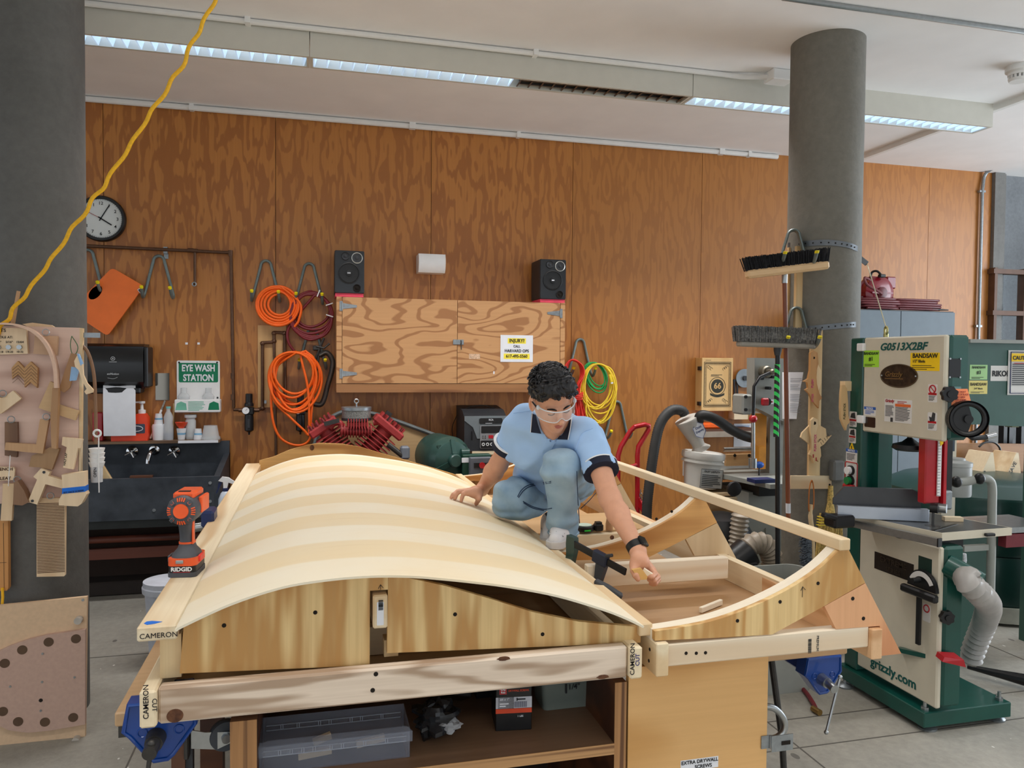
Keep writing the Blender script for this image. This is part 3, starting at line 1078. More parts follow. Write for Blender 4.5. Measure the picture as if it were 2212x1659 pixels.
vise((345, 1562), 2.045, ((.003, 0, .02), (-.02, -.01, -.17)), 'blue bench vise at the left front corner of the bench', 1.0, 0)
vise((1778, 1448), 2.3, ((.03, -.0, .035), (-.035, -.02, -.14)), 'blue bench vise under the right end of the hollow form', .86, 1)
v3 = oY(480, 1108, 3.35)
m = MB().box(v3+V((-.05, 0, -.015)), (.05, .12, .07), bev=.01)
v = single('bench_vise', m, pbr('vise_navy', (24, 40, 86), .4), 'dark blue vise peeking out left of the far edge board', 'vise')
m = MB().cyl(v3+V((-.06, 0, -.05)), v3+V((-.13, 0, -.06)), .018, n=16)
m.sph(v3+V((-.125, 0, -.035)), .014)
part('screw_hub', m, STEEL, v)
b2 = thing('workbench', 'second wooden bench standing behind the front bench under the forms', 'workbench', (.6, 3.7, 0))
m = MB().box((.56, 3.97, .7655), (2.0, 2.14, .037), bev=.004)
part('bench_top', m, BT, b2)
for x in (-.38, 1.5):
 for y in (3.1, 4.95):
  part('leg', MB().box((x, y, .37), (.08, .08, .747)), DARKW, b2)
m = MB().box((.56, 2.955, .69), (1.9, .03, .12))
part('apron', m, DARKW, b2)
# ---- on the shelf under the bench
CLEAR = pbr('clear_plastic', (150, 156, 172), .22, alpha=.24, var=.03)
CLEARE = pbr('clear_plastic_edge', (196, 202, 214), .3, alpha=.5, var=.03)
zt = zs1+.001
L0, R0 = oY(556, 1600, 2.13).x+.004, oY(885, 1600, 2.13).x
box = thing('parts_organiser', 'open clear plastic parts organiser with ribbed sides on the lower shelf', 'organiser', ((L0+R0)/2, 2.2, zt))
wd, dp, hh = R0-L0, .15, .085
cx, cy = (L0+R0)/2, 2.205
m = MB()
m.box((cx, cy, zt+.003), (wd-.02, dp-.01, .005))
for s in (-1, 1):
 m.box((cx, cy+s*dp/2, zt+hh/2), (wd, .004, hh))
 m.box((cx+s*(wd/2-.002), cy, zt+hh/2), (.004, dp, hh))
part('tray', m, CLEAR, box)
m = MB()
rr = random.Random(2)
for s in (-1, 1):
 yy = cy+s*dp/2-.004
 for z in (.048, .062):
  m.box((cx, yy, zt+z), (wd-.02, .003, .002))
 x = L0+.05
 while x < R0-.03:
  m.box((x, yy, zt+.055), (.0025, .003, .014))
  m.box((x+.006, yy, zt+.055), (.0025, .003, .014))
  x += rr.choice((.03, .045, .06))
part('ribs', m, CLEARE, box)
m = MB().hexa([(L0-.005, cy-dp/2-.022, zt+hh-.004), (R0+.005, cy-dp/2-.022, zt+hh-.004), (R0-.01, cy-dp/2, zt+hh), (L0+.02, cy-dp/2, zt+hh),
   (L0-.005, cy-dp/2-.022, zt+hh-.001), (R0+.005, cy-dp/2-.022, zt+hh-.001), (R0-.01, cy-dp/2, zt+hh+.004), (L0+.02, cy-dp/2, zt+hh+.004)])
m.box((cx, cy-dp/2-.022, zt+hh-.016), (wd+.01, .003, .028))
part('lip', m, CLEAR, box)
for i, (x, y, l) in enumerate(((.10, -.03, .09), (.26, .0, .08), (.14, .04, .05))):
 m = MB().bar((L0+x, cy+y, zt+.015), (L0+x+l, cy+y+.01, zt+.018+i*.004), .014, .018)
 single('wood_scrap', m, PINEX, ('left pale wood scrap inside the clear organiser', 'right pale wood scrap inside the clear organiser', 'short wood scrap toward the rear of the clear organiser')[i], 'wood scrap', 'wood scraps in the organiser')
c = oY(968, 1552, 2.42)
R = M.Rotation(.22, 3, 'Y') @ M.Rotation(-.5, 3, 'X')
m = MB().box((c.x, c.y, zt+.07), (.13, .12, .075), R, bev=.003)
bx = single('black_carton', m, BLACK, 'small black carton lying tilted behind the plastic bag', 'box')
m = MB()
for i in range(3):
 m.box(V((c.x, c.y, zt+.07))+R @ V((.03, -.0605, .022-.005*i)), (.04, .001, .0015), R)
part('fine_print', m, PAPER, bx)
m = MB().box(V((c.x, c.y, zt+.07))+R @ V((-.0655, 0, 0)), (.001, .04, .05), R)
part('side_label', m, pbr('carton_red', (150, 40, 34), .5), bx, 'red side label')
def crumple(c, r, seed, amp=.3, n=26, m_=16):
 mb = MB().sph((0, 0, 0), 1, n, m_)
 out = []
 for p in mb.v:
  k = 1+amp*(mnoise.noise(p*1.9+V((seed, 0, 0)))+.6*abs(mnoise.noise(p*4.3+V((0, seed, 0))))-.2)
  out.append(V(c)+V((p.x*r[0], p.y*r[1], p.z*r[2]))*k)
 mb.v = out
 zmin = min(p.z for p in out)
 return mb
c = oY(940, 1600, 2.22)
m = crumple((c.x, c.y, zt+.04), (.072, .06, .045), 3.1, .55)
zmn = min(p.z for p in m.v)
m.v = [p+V((0, 0, zt-zmn)) for p in m.v]
bg_ = single('plastic_bag', m, pbr('bag_black', (34, 35, 38), .18, var=.5, sc=30), 'crumpled dark plastic bag of hardware on the lower shelf', 'bag', smooth=20)
m = crumple((c.x+.035, c.y-.045, zt+.055), (.035, .02, .018), 7.7, .7, 14, 8)
part('clear_flap', m, pbr('bag_clear', (188, 190, 194), .15, alpha=.6), bg_, 'clear crinkled flap', smooth=15)
c0, c1 = oY(1078, 1600, 2.2), oY(1154, 1600, 2.2)
bw = c1.x-c0.x
bh = .135
t = thing('screw_carton', 'black and orange carton of drywall screws on the lower shelf', 'box', ((c0.x+c1.x)/2, 2.25, zt))
R = M.Rotation(-.12, 3, 'Z')
bc = V(((c0.x+c1.x)/2, 2.27, zt+bh/2))
part('carton', MB().box(bc, (bw, .12, bh), R, bev=.002), BLACK, t)
fr_ = bc+R @ V((0, -.0605, 0))
ux = R @ X3
orange = pbr('carton_orange', (214, 74, 40), .5)
def onf(x, z):
 return fr_+ux*x+Z3*z
plate(t, 'band', onf(0, .018), bw, .034, pbr('carton_grey', (190, 192, 200), .5), ux, Z3, .0005)
plate(t, 'band', onf(-.024, .018), bw*.44, .034, BLACK, ux, Z3, .0008)
plate(t, 'band', onf(0, -.007), bw, .014, orange, ux, Z3, .0008, label='orange band')
plate(t, 'logo_patch', onf(-.033, .054), .022, .02, RED, ux, Z3, .0006)
text(t, 'Grip', onf(-.033, .056), ux, Z3, .0055, PAPER, bold=.8)
text(t, 'Rite', onf(-.033, .048), ux, Z3, .0055, PAPER, bold=.8)
text(t, 'DRYWALL SCREWS', onf(.014, .052), ux, Z3, .0058, orange, bold=.5, sx=.85)
text(t, '#6 x 1"', onf(-.028, .026), ux, Z3, .0065, PAPER, bold=.5)
lines(t, onf(-.028, .012), .03, .014, 2, PAPER, ux)
text(t, '1 LBS', onf(.02, -.026), ux, Z3, .0055, PAPER, bold=.4)
m = MB().bar(onf(.008, .028)-R @ V((0, .001, 0)), onf(.035, .028)-R @ V((0, .001, 0)), .001, .0035)
m.bar(onf(.008, .028)-R @ V((0, .001, 0)), onf(.011, .028)-R @ V((0, .001, 0)), .001, .009)
part('screw_picture', m, INK, t)
m = MB()
for i in range(14):
 m.prism([(-.0008, -.009), (.0008, -.009), (.0008, .009), (-.0008, .009)], onf(.002+i*.0028, .012)-R @ V((0, .0008, 0)), ux, Z3, .0004)
part('barcode', m, pbr('barcode_grey', (90, 92, 110), .6), t)
c0, c1 = oY(1056, 1500, 2.4), oY(1086, 1500, 2.4)
m = MB().box((c0.x+.0, 2.5, zt+.06), (.06, .1, .12))
single('screw_carton', m, BLACK, 'plain black carton behind the orange banded screw carton', 'box')
c0, c1 = oY(1168, 1540, 2.3), oY(1300, 1540, 2.3)
tb = thing('screw_tub', 'square translucent tub of loose screws marked 1 1/4 on the lower shelf', 'tub', ((c0.x+c1.x)/2, 2.36, zt))
cx, cy, w2 = (c0.x+c1.x)/2, 2.37, (c1.x-c0.x)
TUB = pbr('tub_plastic', (150, 160, 152), .3, alpha=.62, var=.03)
hgt = .145
rings = [(rrect(w2*.86, .13*.86, .015), 0), (rrect(w2, .13, .018), hgt)]
vs = [V((cx+x, cy+y, zt+h)) for rg, h in rings for x, y in rg]
k = len(rings[0][0])
m = MB().add(vs, [(i, (i+1) % k, (i+1) % k+k, i+k) for i in range(k)]+[tuple(range(k-1, -1, -1))])
part('tub', m, TUB, tb)
m = MB().prism(rrect(w2+.012, .142, .02), (cx, cy, zt+hgt+.012), X3, Y3, .03)
part('lid', m, TUB, tb)
m = MB().tube([(cx-.03, cy-.075, zt+hgt+.012), (cx+.0, cy-.078, zt+hgt-.004), (cx+.028, cy-.076, zt+hgt-.02)], .005, 8)
part('handle', m, WHITE, tb, 'white strap handle')
text(tb, '1', (cx-.018, cy-.0665, zt+.055), X3+Z3*.1, Z3, .03, INK, bold=.6)
text(tb, '1/4"', (cx+.008, cy-.067, zt+.066), X3, Z3, .017, INK, bold=.5)
m = MB()
rr = random.Random(3)
for i in range(60):
 p = V((cx+rr.uniform(-.045, .045), cy+rr.uniform(-.045, .03), zt+.006+rr.uniform(0, .03)))
 d = V((rr.uniform(-1, 1), rr.uniform(-1, 1), rr.uniform(-.4, .6))).normalized()*.014
 m.cyl(p-d, p+d, .0015, n=5)
o = single('loose_screws', m, STEEL, None, None, kind='stuff')
# ==== things on and along the wooden wall
def wl(px, py, off=0.):
 return oY(px, py, YW-off)
def span(x0, y0, x1, y1, Y):
 """centre, width, height of a pixel box on the plane Y"""
 a, b = oY(x0, (y0+y1)/2, Y), oY(x1, (y0+y1)/2, Y)
 c, d = oY((x0+x1)/2, y0, Y), oY((x0+x1)/2, y1, Y)
 return V(((a.x+b.x)/2, Y, (c.z+d.z)/2)), b.x-a.x, c.z-d.z
# ---- clock
c = wl(218, 472, .03)
r = .168
t = thing('wall_clock', 'round black rimmed wall clock half hidden behind the left column', 'clock', c)
m = MB().lathe([(r, .028), (r, -.005), (r-.006, -.016), (r-.02, -.016), (r-.026, -.004)], c, (0, -1, 0), 48, False)
m.v = [V((p.x, 2*c.y-p.y, p.z)) for p in m.v]
m.f = [f[::-1] for f in m.f]
part('rim', m, BLACK, t)
part('face', MB().cyl(c+V((0, .004, 0)), c, r-.02, n=48), pbr('clock_face', (218, 222, 220), .5, var=.02), t)
for i in range(12):
 a = pi/2-i*pi/6
 p = c+V((cos(a)*(r-.056), -.001, sin(a)*(r-.056)-.011))
 text(t, str(12 if i == 0 else i), p, X3, Z3, .023, INK, bold=.4)
m = MB()
for i in range(60):
 a = i*pi/30
 d = V((cos(a), 0, sin(a)))
 m.bar(c+d*(r-.034)+V((0, -.001, 0)), c+d*(r-.027)+V((0, -.001, 0)), .0012, .0022 if i % 5 else .004, up=(0, -1, 0))
part('minute_marks', m, INK, t)
for nm, a, l, wd, mt_ in (('hour_hand', -32, .085, .009, INK), ('minute_hand', 60, .12, .007, INK), ('second_hand', 153, .1, .003, RED)):
 d = V((cos(radians(a)), 0, sin(radians(a))))
 part(nm, MB().bar(c-d*.02+V((0, -.004, 0)), c+d*l+V((0, -.004, 0)), wd, .002, up=(0, -1, 0)), mt_, t)
# ---- copper pipe run
PIPE = pbr('brown_pipe', (98, 70, 52), .4, .5, var=.15, sc=30)
a, b, c_, d = wl(120, 528, .05), wl(499, 546, .05), wl(505, 885, .05), wl(540, 886, .05)
pl = thing('copper_pipe', 'brown copper air pipe running along the wall and down to the first regulator', 'pipe', a)
m = MB().tube([a, b+V((-.02, 0, 0)), b+V((-.005, 0, -.005)), b+V((0, 0, -.02)), V((c_.x, c_.y, c_.z+.02)), c_, d], .0125, 12)
part('pipe_run', m, PIPE, pl)
e = wl(421, 540, .05)
f = wl(421, 612, .05)
part('drop_pipe', MB().tube([e, f, f+V((0, -.03, -.01))], .010, 12), PIPE, pl)
part('drop_end', MB().tube([f+V((.014*cos(k*pi/6), -.035, .014*sin(k*pi/6)-.01)) for k in range(12)], .005, 8, True), STEEL, pl)
for q in ((498, 547), (503, 812), (503, 858), (421, 542), (412, 541)):
 p = wl(*q, .05)
 part('coupling', MB().cyl(p-V((0, 0, .022)), p+V((0, 0, .022)), .0165, n=14) if q[0] > 450 else MB().cyl(p-V((.02, 0, 0)), p+V((.02, 0, 0)), .0165, n=14), PIPE, pl)
p = wl(358, 541, .03)
m = MB().box(p, (.028, .03, .05))
m.box(p+V((0, .02, -.04)), (.03, .006, .04))
part('pipe_strap', m, GALV, pl)
# ---- storage hooks
HK = pbr('hook_grey', (116, 128, 126), .4, .3)
YT = pbr('hook_tip', (240, 222, 30), .45)
def make_hook():
 t = thing('storage_hook', 'x', 'hook', (0, 0, 0), world=False)
 pts = []
 for s in (-1, 1):
  leg = [V((s*.04, -.012, .0)), V((s*.072, -.012, -.13)), V((s*.098, -.014, -.235)), V((s*.103, -.03, -.262)), V((s*.103, -.06, -.27)), V((s*.10, -.105, -.245)), V((s*.097, -.14, -.20))]
  pts.append(crv(leg, 4))
 top = [V((.04*cos(k*pi/8), -.012, .045*sin(k*pi/8))) for k in range(1, 8)]
 line = pts[1][::-1]+top+pts[0]
 part('frame', MB().tube(line, .0112, 10), HK, t)
 for s, l in ((1, pts[1]), (-1, pts[0])):
  d = (l[-1]-l[-2]).normalized()
  part('tip', MB().cyl(l[-1]-d*.012, l[-1]+d*.004, .0128, n=14), YT, t)
 for s in (-1, 1):
  for z in (-.085, -.125):
   x = s*(.04+.032*(-z/.13))
   part('bolt_hole', MB().cyl((x, -.0212, z), (x, -.0222, z), .0045, n=10), HOLE, t)
 return t
H0 = make_hook()
hooks = [((190, 553), 'grey wall hook half hidden behind the left column, holding the orange board', 1), ((344, 566), 'empty grey wall hook with yellow tips right of the orange board', 1),
  ((575, 576), 'grey wall hook holding the small coil of orange hose', 1), ((668, 582), 'grey wall hook holding the maroon hose coil', 1), ((675, 722), 'grey wall hook below the maroon coil, holding the big orange hose', 1),
  ((1252, 744), 'grey wall hook holding the red, yellow and green cords', 1), ((1331, 878), 'empty low grey wall hook below the yellow cord', 1)]
for i, (q, lab, _) in enumerate(hooks):
 p = wl(*q)
 if i == 0:
  H0.location = p
  H0['label'] = lab
  H0['group'] = 'wall storage hooks'
 else:
  dup(H0, p, lab)
# ---- orange board hung on its slot
o = wl(258, 652, .075)
bw, bh = .30, .36
pts = [oY(x, y, YW-.09) for x, y in ((242, 578), (311, 618), (232, 726), (150, 672))]
hole = oY(206, 632, YW-.09)
q = [V((p.x, p.z)) if False else (p.x, p.z) for p in pts]
def rquad(P, r, n=5):
 out = []
 k = len(P)
 for i in range(k):
  a, b, c = V((*P[i-1], 0)), V((*P[i], 0)), V((*P[(i+1) % k], 0))
  u, v = (a-b).normalized(), (c-b).normalized()
  for j in range(n+1):
   t = j/n
   p = (b+u*r)*(1-t)**2+b*2*t*(1-t)+(b+v*r)*t*t
   out.append((p.x, p.y))
 return out
outer = rquad(q, .03)
hx, hz = hole.x, hole.z
ax = V((.62, 0, .78))
nx = V((.78, 0, -.62))
slot = [(hx+ax.x*.06*cos(t)+nx.x*.034*sin(t), hz+ax.z*.06*cos(t)+nx.z*.034*sin(t)) for t in [2*pi*k/20 for k in range(20)]]
if sum(outer[i-1][0]*outer[i][1]-outer[i][0]*outer[i-1][1] for i in range(len(outer))) < 0:
 outer = outer[::-1]
j0 = min(range(len(outer)), key=lambda i: hypot(outer[i][0]-hx, outer[i][1]-hz))
k0 = min(range(20), key=lambda i: hypot(outer[j0][0]-slot[i][0], outer[j0][1]-slot[i][1]))
sl = [slot[(k0-i) % 20] for i in range(21)]
poly = outer[:j0+1]+sl+outer[j0:]
m = MB().prism(poly, (0, YW-.09, 0), X3, Z3, .02)
ob = single('orange_board', m, pbr('orange_board', (240, 116, 44), .45, var=.04), 'bright orange board with a hand slot hung crooked on the wall hook', 'board')
p = oY(302, 628, YW-.0905)
plate(ob, 'sticker', p, .022, .035, PAPER, V((.77, 0, .5)), V((-.5, 0, .77)), .0006, .004)
plate(ob, 'sticker_print', p+V((0, -.0008, 0)), .014, .026, DKGREY, V((.77, 0, .5)), V((-.5, 0, .77)), .0004)
# ---- paper towel dispenser
c, w_, h_ = span(178, 742, 309, 840, YW-.22)
t = thing('towel_dispenser', 'black wall paper towel dispenser with a sheet hanging down, beside the left column', 'dispenser', (c.x, YW, c.z-h_/2))
sec = [(0, h_/2), (.15, h_/2), (.19, h_/2-.02), (.215, h_/2-.07), (.22, 0), (.21, -h_/2+.05), (.17, -h_/2+.02), (.15, -h_/2), (0, -h_/2)]
m = MB().prism([(-y, z) for y, z in sec], (c.x-w_/2, YW, c.z), Y3, Z3, w_)
m.v = [V(((2*(c.x-w_/2)+w_)-p.x+0 if False else p.x, p.y, p.z)) for p in m.v]
xs = [p.x for p in m.v]
sh = (c.x-w_/2)-min(xs)
m.v = [p+V((sh, 0, 0)) for p in m.v]
part('housing', m, pbr('dispenser_black', (16, 16, 18), .28, coat=.2), t)
part('side_cap', MB().box((c.x+w_/2+.012, YW-.10, c.z-.005), (.03, .19, h_-.03), bev=.014), pbr('dispenser_side', (30, 30, 32), .4), t)
part('throat', MB().box((c.x, YW-.10, c.z-h_/2-.012), (w_*.86, .15, .05), bev=.01), BLACK, t)
cc, w2, h2 = span(222, 836, 292, 942, YW-.19)
top, bot = [], []
for i in range(9):
 z = cc.z+h2/2+.02-(h2+.02)*i/8
 row = [V((cc.x-w2/2+w2*j/8, YW-.17-.012*sin(i*.35)-.004*cos(j*.9+i*.4), z)) for j in range(9)]
 top.append(row)
 bot.append([p+V((0, .0015, 0)) for p in row])
part('paper_sheet', MB().slab(top, bot), PAPER, t, smooth=60)
p = c+V((-.0, -.003, .055))
m = MB().tube([p+V((.013*cos(k*pi/8), -.0, .013*sin(k*pi/8))) for k in range(16)], .0018, 6, True)
m.box(p+V((0, 0, -.024)), (.05, .002, .003))
m.sph(p, .005)
part('emblem', m, pbr('emblem_grey', (196, 198, 200), .5), t)
text(t, 'enMotion', c+V((0, -.004, -.062)), X3, Z3, .014, pbr('emblem_grey', (196, 198, 200), .5), bold=.5, shear=.2)
part('emblem_swoosh', MB().tube(crv([c+V((-.035, -.004, -.085)), c+V((0, -.004, -.09)), c+V((.02, -.004, -.085)), c+V((.03, -.004, -.078))], 4), .0013, 6), pbr('emblem_grey', (196, 198, 200), .5), t)
# ---- small mirror, specks
c, w_, h_ = span(336, 806, 366, 864, YW-.004)
t = thing('wall_mirror', 'small frameless mirror on the wall left of the eye wash station', 'mirror', (c.x, YW, c.z-h_/2))
part('mirror_glass', MB().box((c.x, YW-.004, c.z), (w_, .006, h_)), pbr('mirror', (128, 122, 112), .08, 1., var=.02), t)
for p, lab in ((403, 'left of two small white squares of tape high above the eye wash station'), (429, 'right of two small white squares of tape high above the eye wash station')):
 q = wl(p, 742, .0012)
 single('tape_square', MB().box(q, (.018, .001, .016)), PAPER, lab, 'tape', 'white tape squares')
# ---- eye wash station
c, w_, h_ = span(382, 779, 475, 890, YW-.012)
gsgn = pbr('sign_green', (4, 122, 84), .5, var=.03)
t = thing('eye_wash_station', 'white and green eye wash station board with two bottles in its tray', 'eye wash station', (c.x, YW, c.z-h_/2))
plate(t, 'board', (c.x, YW-.012, c.z), w_, h_, WHITE, r=.012, t=.008)
gc, gw, gh = span(386, 784, 471, 826, YW-.013)
sg = plate(t, 'sign', (gc.x, YW-.0128, gc.z), gw, gh, gsgn, r=.01, t=.001)
text(sg, 'EYE WASH', (gc.x, YW-.0138, gc.z+.012), X3, Z3, .048, PAPER, bold=1.6, sx=.72)
text(sg, 'STATION', (gc.x, YW-.0138, gc.z-.062), X3, Z3, .048, PAPER, bold=1.6, sx=.75)
tc, tw, th = span(377, 863, 476, 891, YW-.09)
part('tray', MB().box((tc.x, YW-.055, tc.z), (tw, .085, th), bev=.006), WHITE, t)
for dx in (-.115, .115):
 m = MB().prism([(-.04, -.03), (.04, -.03), (.035, .02), (.0, .035), (-.03, .02)], (tc.x+dx, YW-.0985, tc.z), X3, Z3, .0008)
 part('instruction_picture', m, pbr('pale_green_print', (120, 190, 165), .6) if dx < 0 else gsgn, t)
lines(t, (tc.x+.0, YW-.0982, tc.z), .13, th*.75, 7, pbr('pale_green_print', (120, 190, 165), .6))
for i, px in enumerate((397, 450)):
 p = wl(px, 862, .05)
 m = MB().lathe([(.042, 0), (.044, .02), (.03, .04), (.022, .045), (.022, .085), (.0, .086)], p, n=20)
 part('bottle', m, pbr('clear_bottle', (226, 230, 232), .2, alpha=.55, var=.02), t)
for x, y in ((387, 783), (469, 783), (470, 859)):
 p = wl(x, y, .0125)
 part('screw', MB().cyl(p, p+V((0, -.003, 0)), .007, n=12), BLACK, t)
# ---- sink
SLATE = pbr('sink_slate', (40, 46, 54), .55, var=.3, sc=9, c2=(66, 72, 80), detail=6)
c0, c1 = oY(120, 1160, 5.62), oY(462, 1160, 5.62)
zr = oY(330, 1033, 5.62).z
zb = oY(330, 1122, 5.62).z
zback = wl(330, 955, .06).z
xr_back = wl(479, 955, .03).x
t = thing('slop_sink', 'black slate utility sink with a tall backsplash, two taps and a spout', 'sink', ((c0.x+c1.x)/2, 5.9, zb))
xl_, xr_ = -2.2, c1.x
part('front_panel', MB().box(((xl_+xr_)/2, 5.64, (zr+zb)/2), (xr_-xl_, .04, zr-zb)), SLATE, t)
m = MB().prism([(5.62, zb), (YW-.02, zb), (YW-.02, zr+.10), (YW-.12, zr+.08), (5.62, zr)], (xr_+.04, 0, 0), Y3, Z3, .04)
part('end_panel', m, SLATE, t)
part('backsplash', MB().box(((xl_+xr_)/2+.02, YW-.05, (zback+zb)/2), (xr_-xl_+.04, .05, zback-zb)), SLATE, t)
part('basin_floor', MB().box(((xl_+xr_)/2, 5.95, zb+.02), (xr_-xl_, .6, .04)), SLATE, t)
for q in ((454, 1043), (454, 1083), (333, 1102)):
 p = oY(*q, 5.62)
 part('bolt', MB().cyl(p, p+V((0, -.005, 0)), .011, n=14), GALV, t)
part('base_rail', MB().box(((xl_+xr_)/2, 5.68, zb-.03), (xr_-xl_, .06, .06)), pbr('sink_rail', (44, 48, 48), .6), t)
ysp = YW-.076
for q in ((286, 975), (377, 975)):
 p = oY(*q, ysp)
 part('tap_flange', MB().lathe([(.045, 0), (.04, -.012), (.02, -.02), (.014, -.05)], p, (0, 1, 0), 24), CHROME, t)
 m = MB()
 for k in range(4):
  a = k*pi/2+.5
  d = V((cos(a), -.3, sin(a)))
  m.cyl(p+V((0, -.045, 0)), p+V((0, -.045, 0))+d*.045, .007, .005, 8)
 part('tap_handle', m, CHROME, t)
p = oY(334, 972, ysp)
part('spout', MB().tube(crv([p, p+V((0, -.05, .005)), p+V((-.01, -.10, -.01)), p+V((-.02, -.125, -.05)), p+V((-.022, -.13, -.085))], 5), .016, 14), CHROME, t)
part('tap_flange', MB().lathe([(.04, 0), (.036, -.012), (.02, -.016)], p, (0, 1, 0), 24), CHROME, t)
q0 = oY(312, 1027, 5.75)
single('wood_stick', MB().box((q0.x, 5.66, zr+.008), (.14, .035, .014)), DARKW, 'dark wood stick lying on the front edge of the sink', 'stick')
q0 = oY(230, 1020, 5.8)
m = MB().prism([(-.04, -.05), (.05, -.05), (-.01, .06), (-.03, .055)], (q0.x, 5.72, zr+.03), X3, Z3, .04)
single('wood_wedge', m, PINEZ, 'pale wood wedge standing in the left of the sink', 'wedge')
sz = zback+.018
part_x0 = -2.2
sh_ = single('shelf_board', MB().box(((part_x0+xr_back)/2, YW-.09, zback+.009), (xr_back-part_x0, .16, .018)), wood('worn_shelf', (128, 100, 74), (90, 66, 46), 'X'), 'worn narrow wood shelf board along the top of the sink backsplash', 'shelf')
plate(sh_, 'masking_tape', (xr_back-.15, YW-.1705, zback+.009), .28, .02, PAPER, t=.0005)
def onshelf(px, off=.09):
 p = wl(px, 940, off)
 return V((p.x, YW-off, sz+.0005))
p = onshelf(288, .085)
t = thing('pump_bottle', 'bright orange hand cleaner jug with a white pump, on the sink shelf', 'bottle', p)
jug = pbr('jug_orange', (244, 74, 38), .35, var=.04)
m = MB().prism([(-.14, 0), (.105, 0), (.11, .04), (.105, .17), (.085, .20), (.035, .20), (-.02, .165), (-.05, .215), (-.075, .20), (-.12, .13), (-.14, .09)], p+V((0, -.05, 0)), X3, Z3, .1)
part('jug', m, jug, t)
m = MB().lathe([(.026, .2), (.026, .225), (.012, .23), (.009, .27), (.022, .275), (.022, .29), (0, .292)], p+V((.06, 0, 0)), n=18)
m.box(p+V((.035, -.01, .283)), (.05, .014, .012), bev=.003)
part('pump', m, WHITE, t)
plate(t, 'label', p+V((.03, -.051, .09)), .12, .07, pbr('jug_label', (70, 78, 96), .5), r=.008, t=.001)
part('label_print', MB().tube([p+V((.03+.045*cos(k*pi/8), -.052, .09+.02*sin(k*pi/8))) for k in range(16)], .003, 6, True), PAPER, t)
text(t, 'GOJO', p+V((-.03, -.0505, .14)), X3, Z3, .02, INK, bold=.6)
p = onshelf(214, .06)
m = MB().box(p+V((0, 0, .02)), (.07, .08, .04), bev=.004)
m.box(p+V((0, 0, .125)), (.07, .08, .17), bev=.006)
single('red_bin', m, RED, 'dark red bin at the left end of the sink shelf, mostly behind the towel', 'bin')
p = onshelf(325, .05)
t = thing('paint_brush', 'old white handled flat brush leaning on the wall above the sink shelf', 'brush', p)
a, b = p+V((-.0, 0, .004)), p+V((.055, .04, .17))
part('handle', MB().bar(a, b, .012, .035, (0, -1, 0), bev=.004), pbr('brush_handle', (222, 206, 190), .5), t)
c = b+(b-a).normalized()*.05
part('ferrule', MB().bar(b, c, .014, .052, (0, -1, 0)), WHITE, t)
part('bristles', MB().bar(c, c+(b-a).normalized()*.075, .012, .05, (0, -1, 0)), pbr('bristle_grey', (150, 146, 140), .9, var=.4, sc=80), t)
cupw = pbr('paper_cup', (228, 230, 234), .6, var=.03)
cupb = pbr('cup_blue', (128, 180, 214), .6)
def cup(t, p, s=1., up=True, blue=True):
 pr = [(.026*s, 0), (.036*s, .09*s)] if up else [(.036*s, 0), (.026*s, .09*s)]
 part('cup_wall', MB().lathe(pr, p, n=22), cupw, t)
 if blue:
  f = lambda z: (.0262+.01*z/.09 if up else .0362-.01*z/.09)*s
  part('blue_band', MB().lathe([(f(.04), .04*s), (f(.055), .055*s)], p, n=22, caps=False), cupb, t)
p = onshelf(343, .07)
t = thing('cup_stack', 'stack of white paper cups with blue bands on the sink shelf beside the brush', 'cups', p)
part('lower_cups', MB().lathe([(.042, 0), (.048, .10), (.043, .115), (.041, .116)], p, n=22), cupw, t)
cup(t, p+V((0, 0, .115)), .9, False)
p = onshelf(364, .08)
t = thing('spray_bottle', 'clear bottle with blue liquid standing on the sink shelf', 'bottle', p)
CB = pbr('clear_bottle', (226, 230, 232), .2, alpha=.55, var=.02)
part('bottle', MB().lathe([(.034, 0), (.036, .02), (.036, .1), (.03, .13), (.034, .17), (.022, .2), (.014, .215), (.014, .235)], p, n=22), CB, t)
part('blue_liquid', MB().lathe([(.032, .002), (.033, .05)], p, n=22), pbr('blue_liquid', (20, 60, 130), .2), t)
part('cap', MB().cyl(p+V((0, 0, .235)), p+V((0, 0, .25)), .017, n=16), pbr('cap_teal', (120, 190, 190), .4), t)
p = onshelf(373, .03)
single('wood_strip', MB().bar(p, p+V((.01, .014, .27)), .012, .03, (0, -1, 0)), wood('tan_slat', (206, 172, 120), (170, 130, 80), 'Z'), 'rough tan wood slat leaning behind the blue liquid bottle', 'slat')
p = onshelf(392, .09)
t = thing('paper_cup', 'white paper cup with a blue band under the orange funnel', 'cup', p)
cup(t, p, .95)
p2 = p+V((0, 0, .0865))
m = MB().lathe([(.012, .0), (.03, .022), (.044, .045), (.046, .045), (.033, .02), (.016, .0)], p2, n=24, caps=False)
single('funnel', m, pbr('funnel_orange', (240, 82, 44), .4), 'orange funnel sitting in a paper cup on the sink shelf', 'funnel')
p = onshelf(412, .06)
single('glass_jar', MB().lathe([(.035, 0), (.038, .01), (.038, .14), (.03, .155), (.044, .165), (.044, .185), (.042, .185), (.028, .15), (.034, .02)], p, n=24), CB, 'tall clear jar standing behind the paper cups under the eye wash tray', 'jar')
p = onshelf(428, .1)
t = thing('paper_cup', 'upside down white paper cup near the right end of the sink shelf', 'cup', p)
cup(t, p, .9, False)
p = onshelf(455, .1)
t = thing('plastic_tub', 'stack of clear plastic tubs at the right end of the sink shelf', 'tub', p)
part('tub', MB().lathe([(.066, 0), (.068, .01), (.06, .03), (.048, .105), (.046, .105)], p, n=26), CB, t)
part('rim', MB().lathe([(.07, .0), (.07, .02)], p, n=26, caps=False), CB, t)
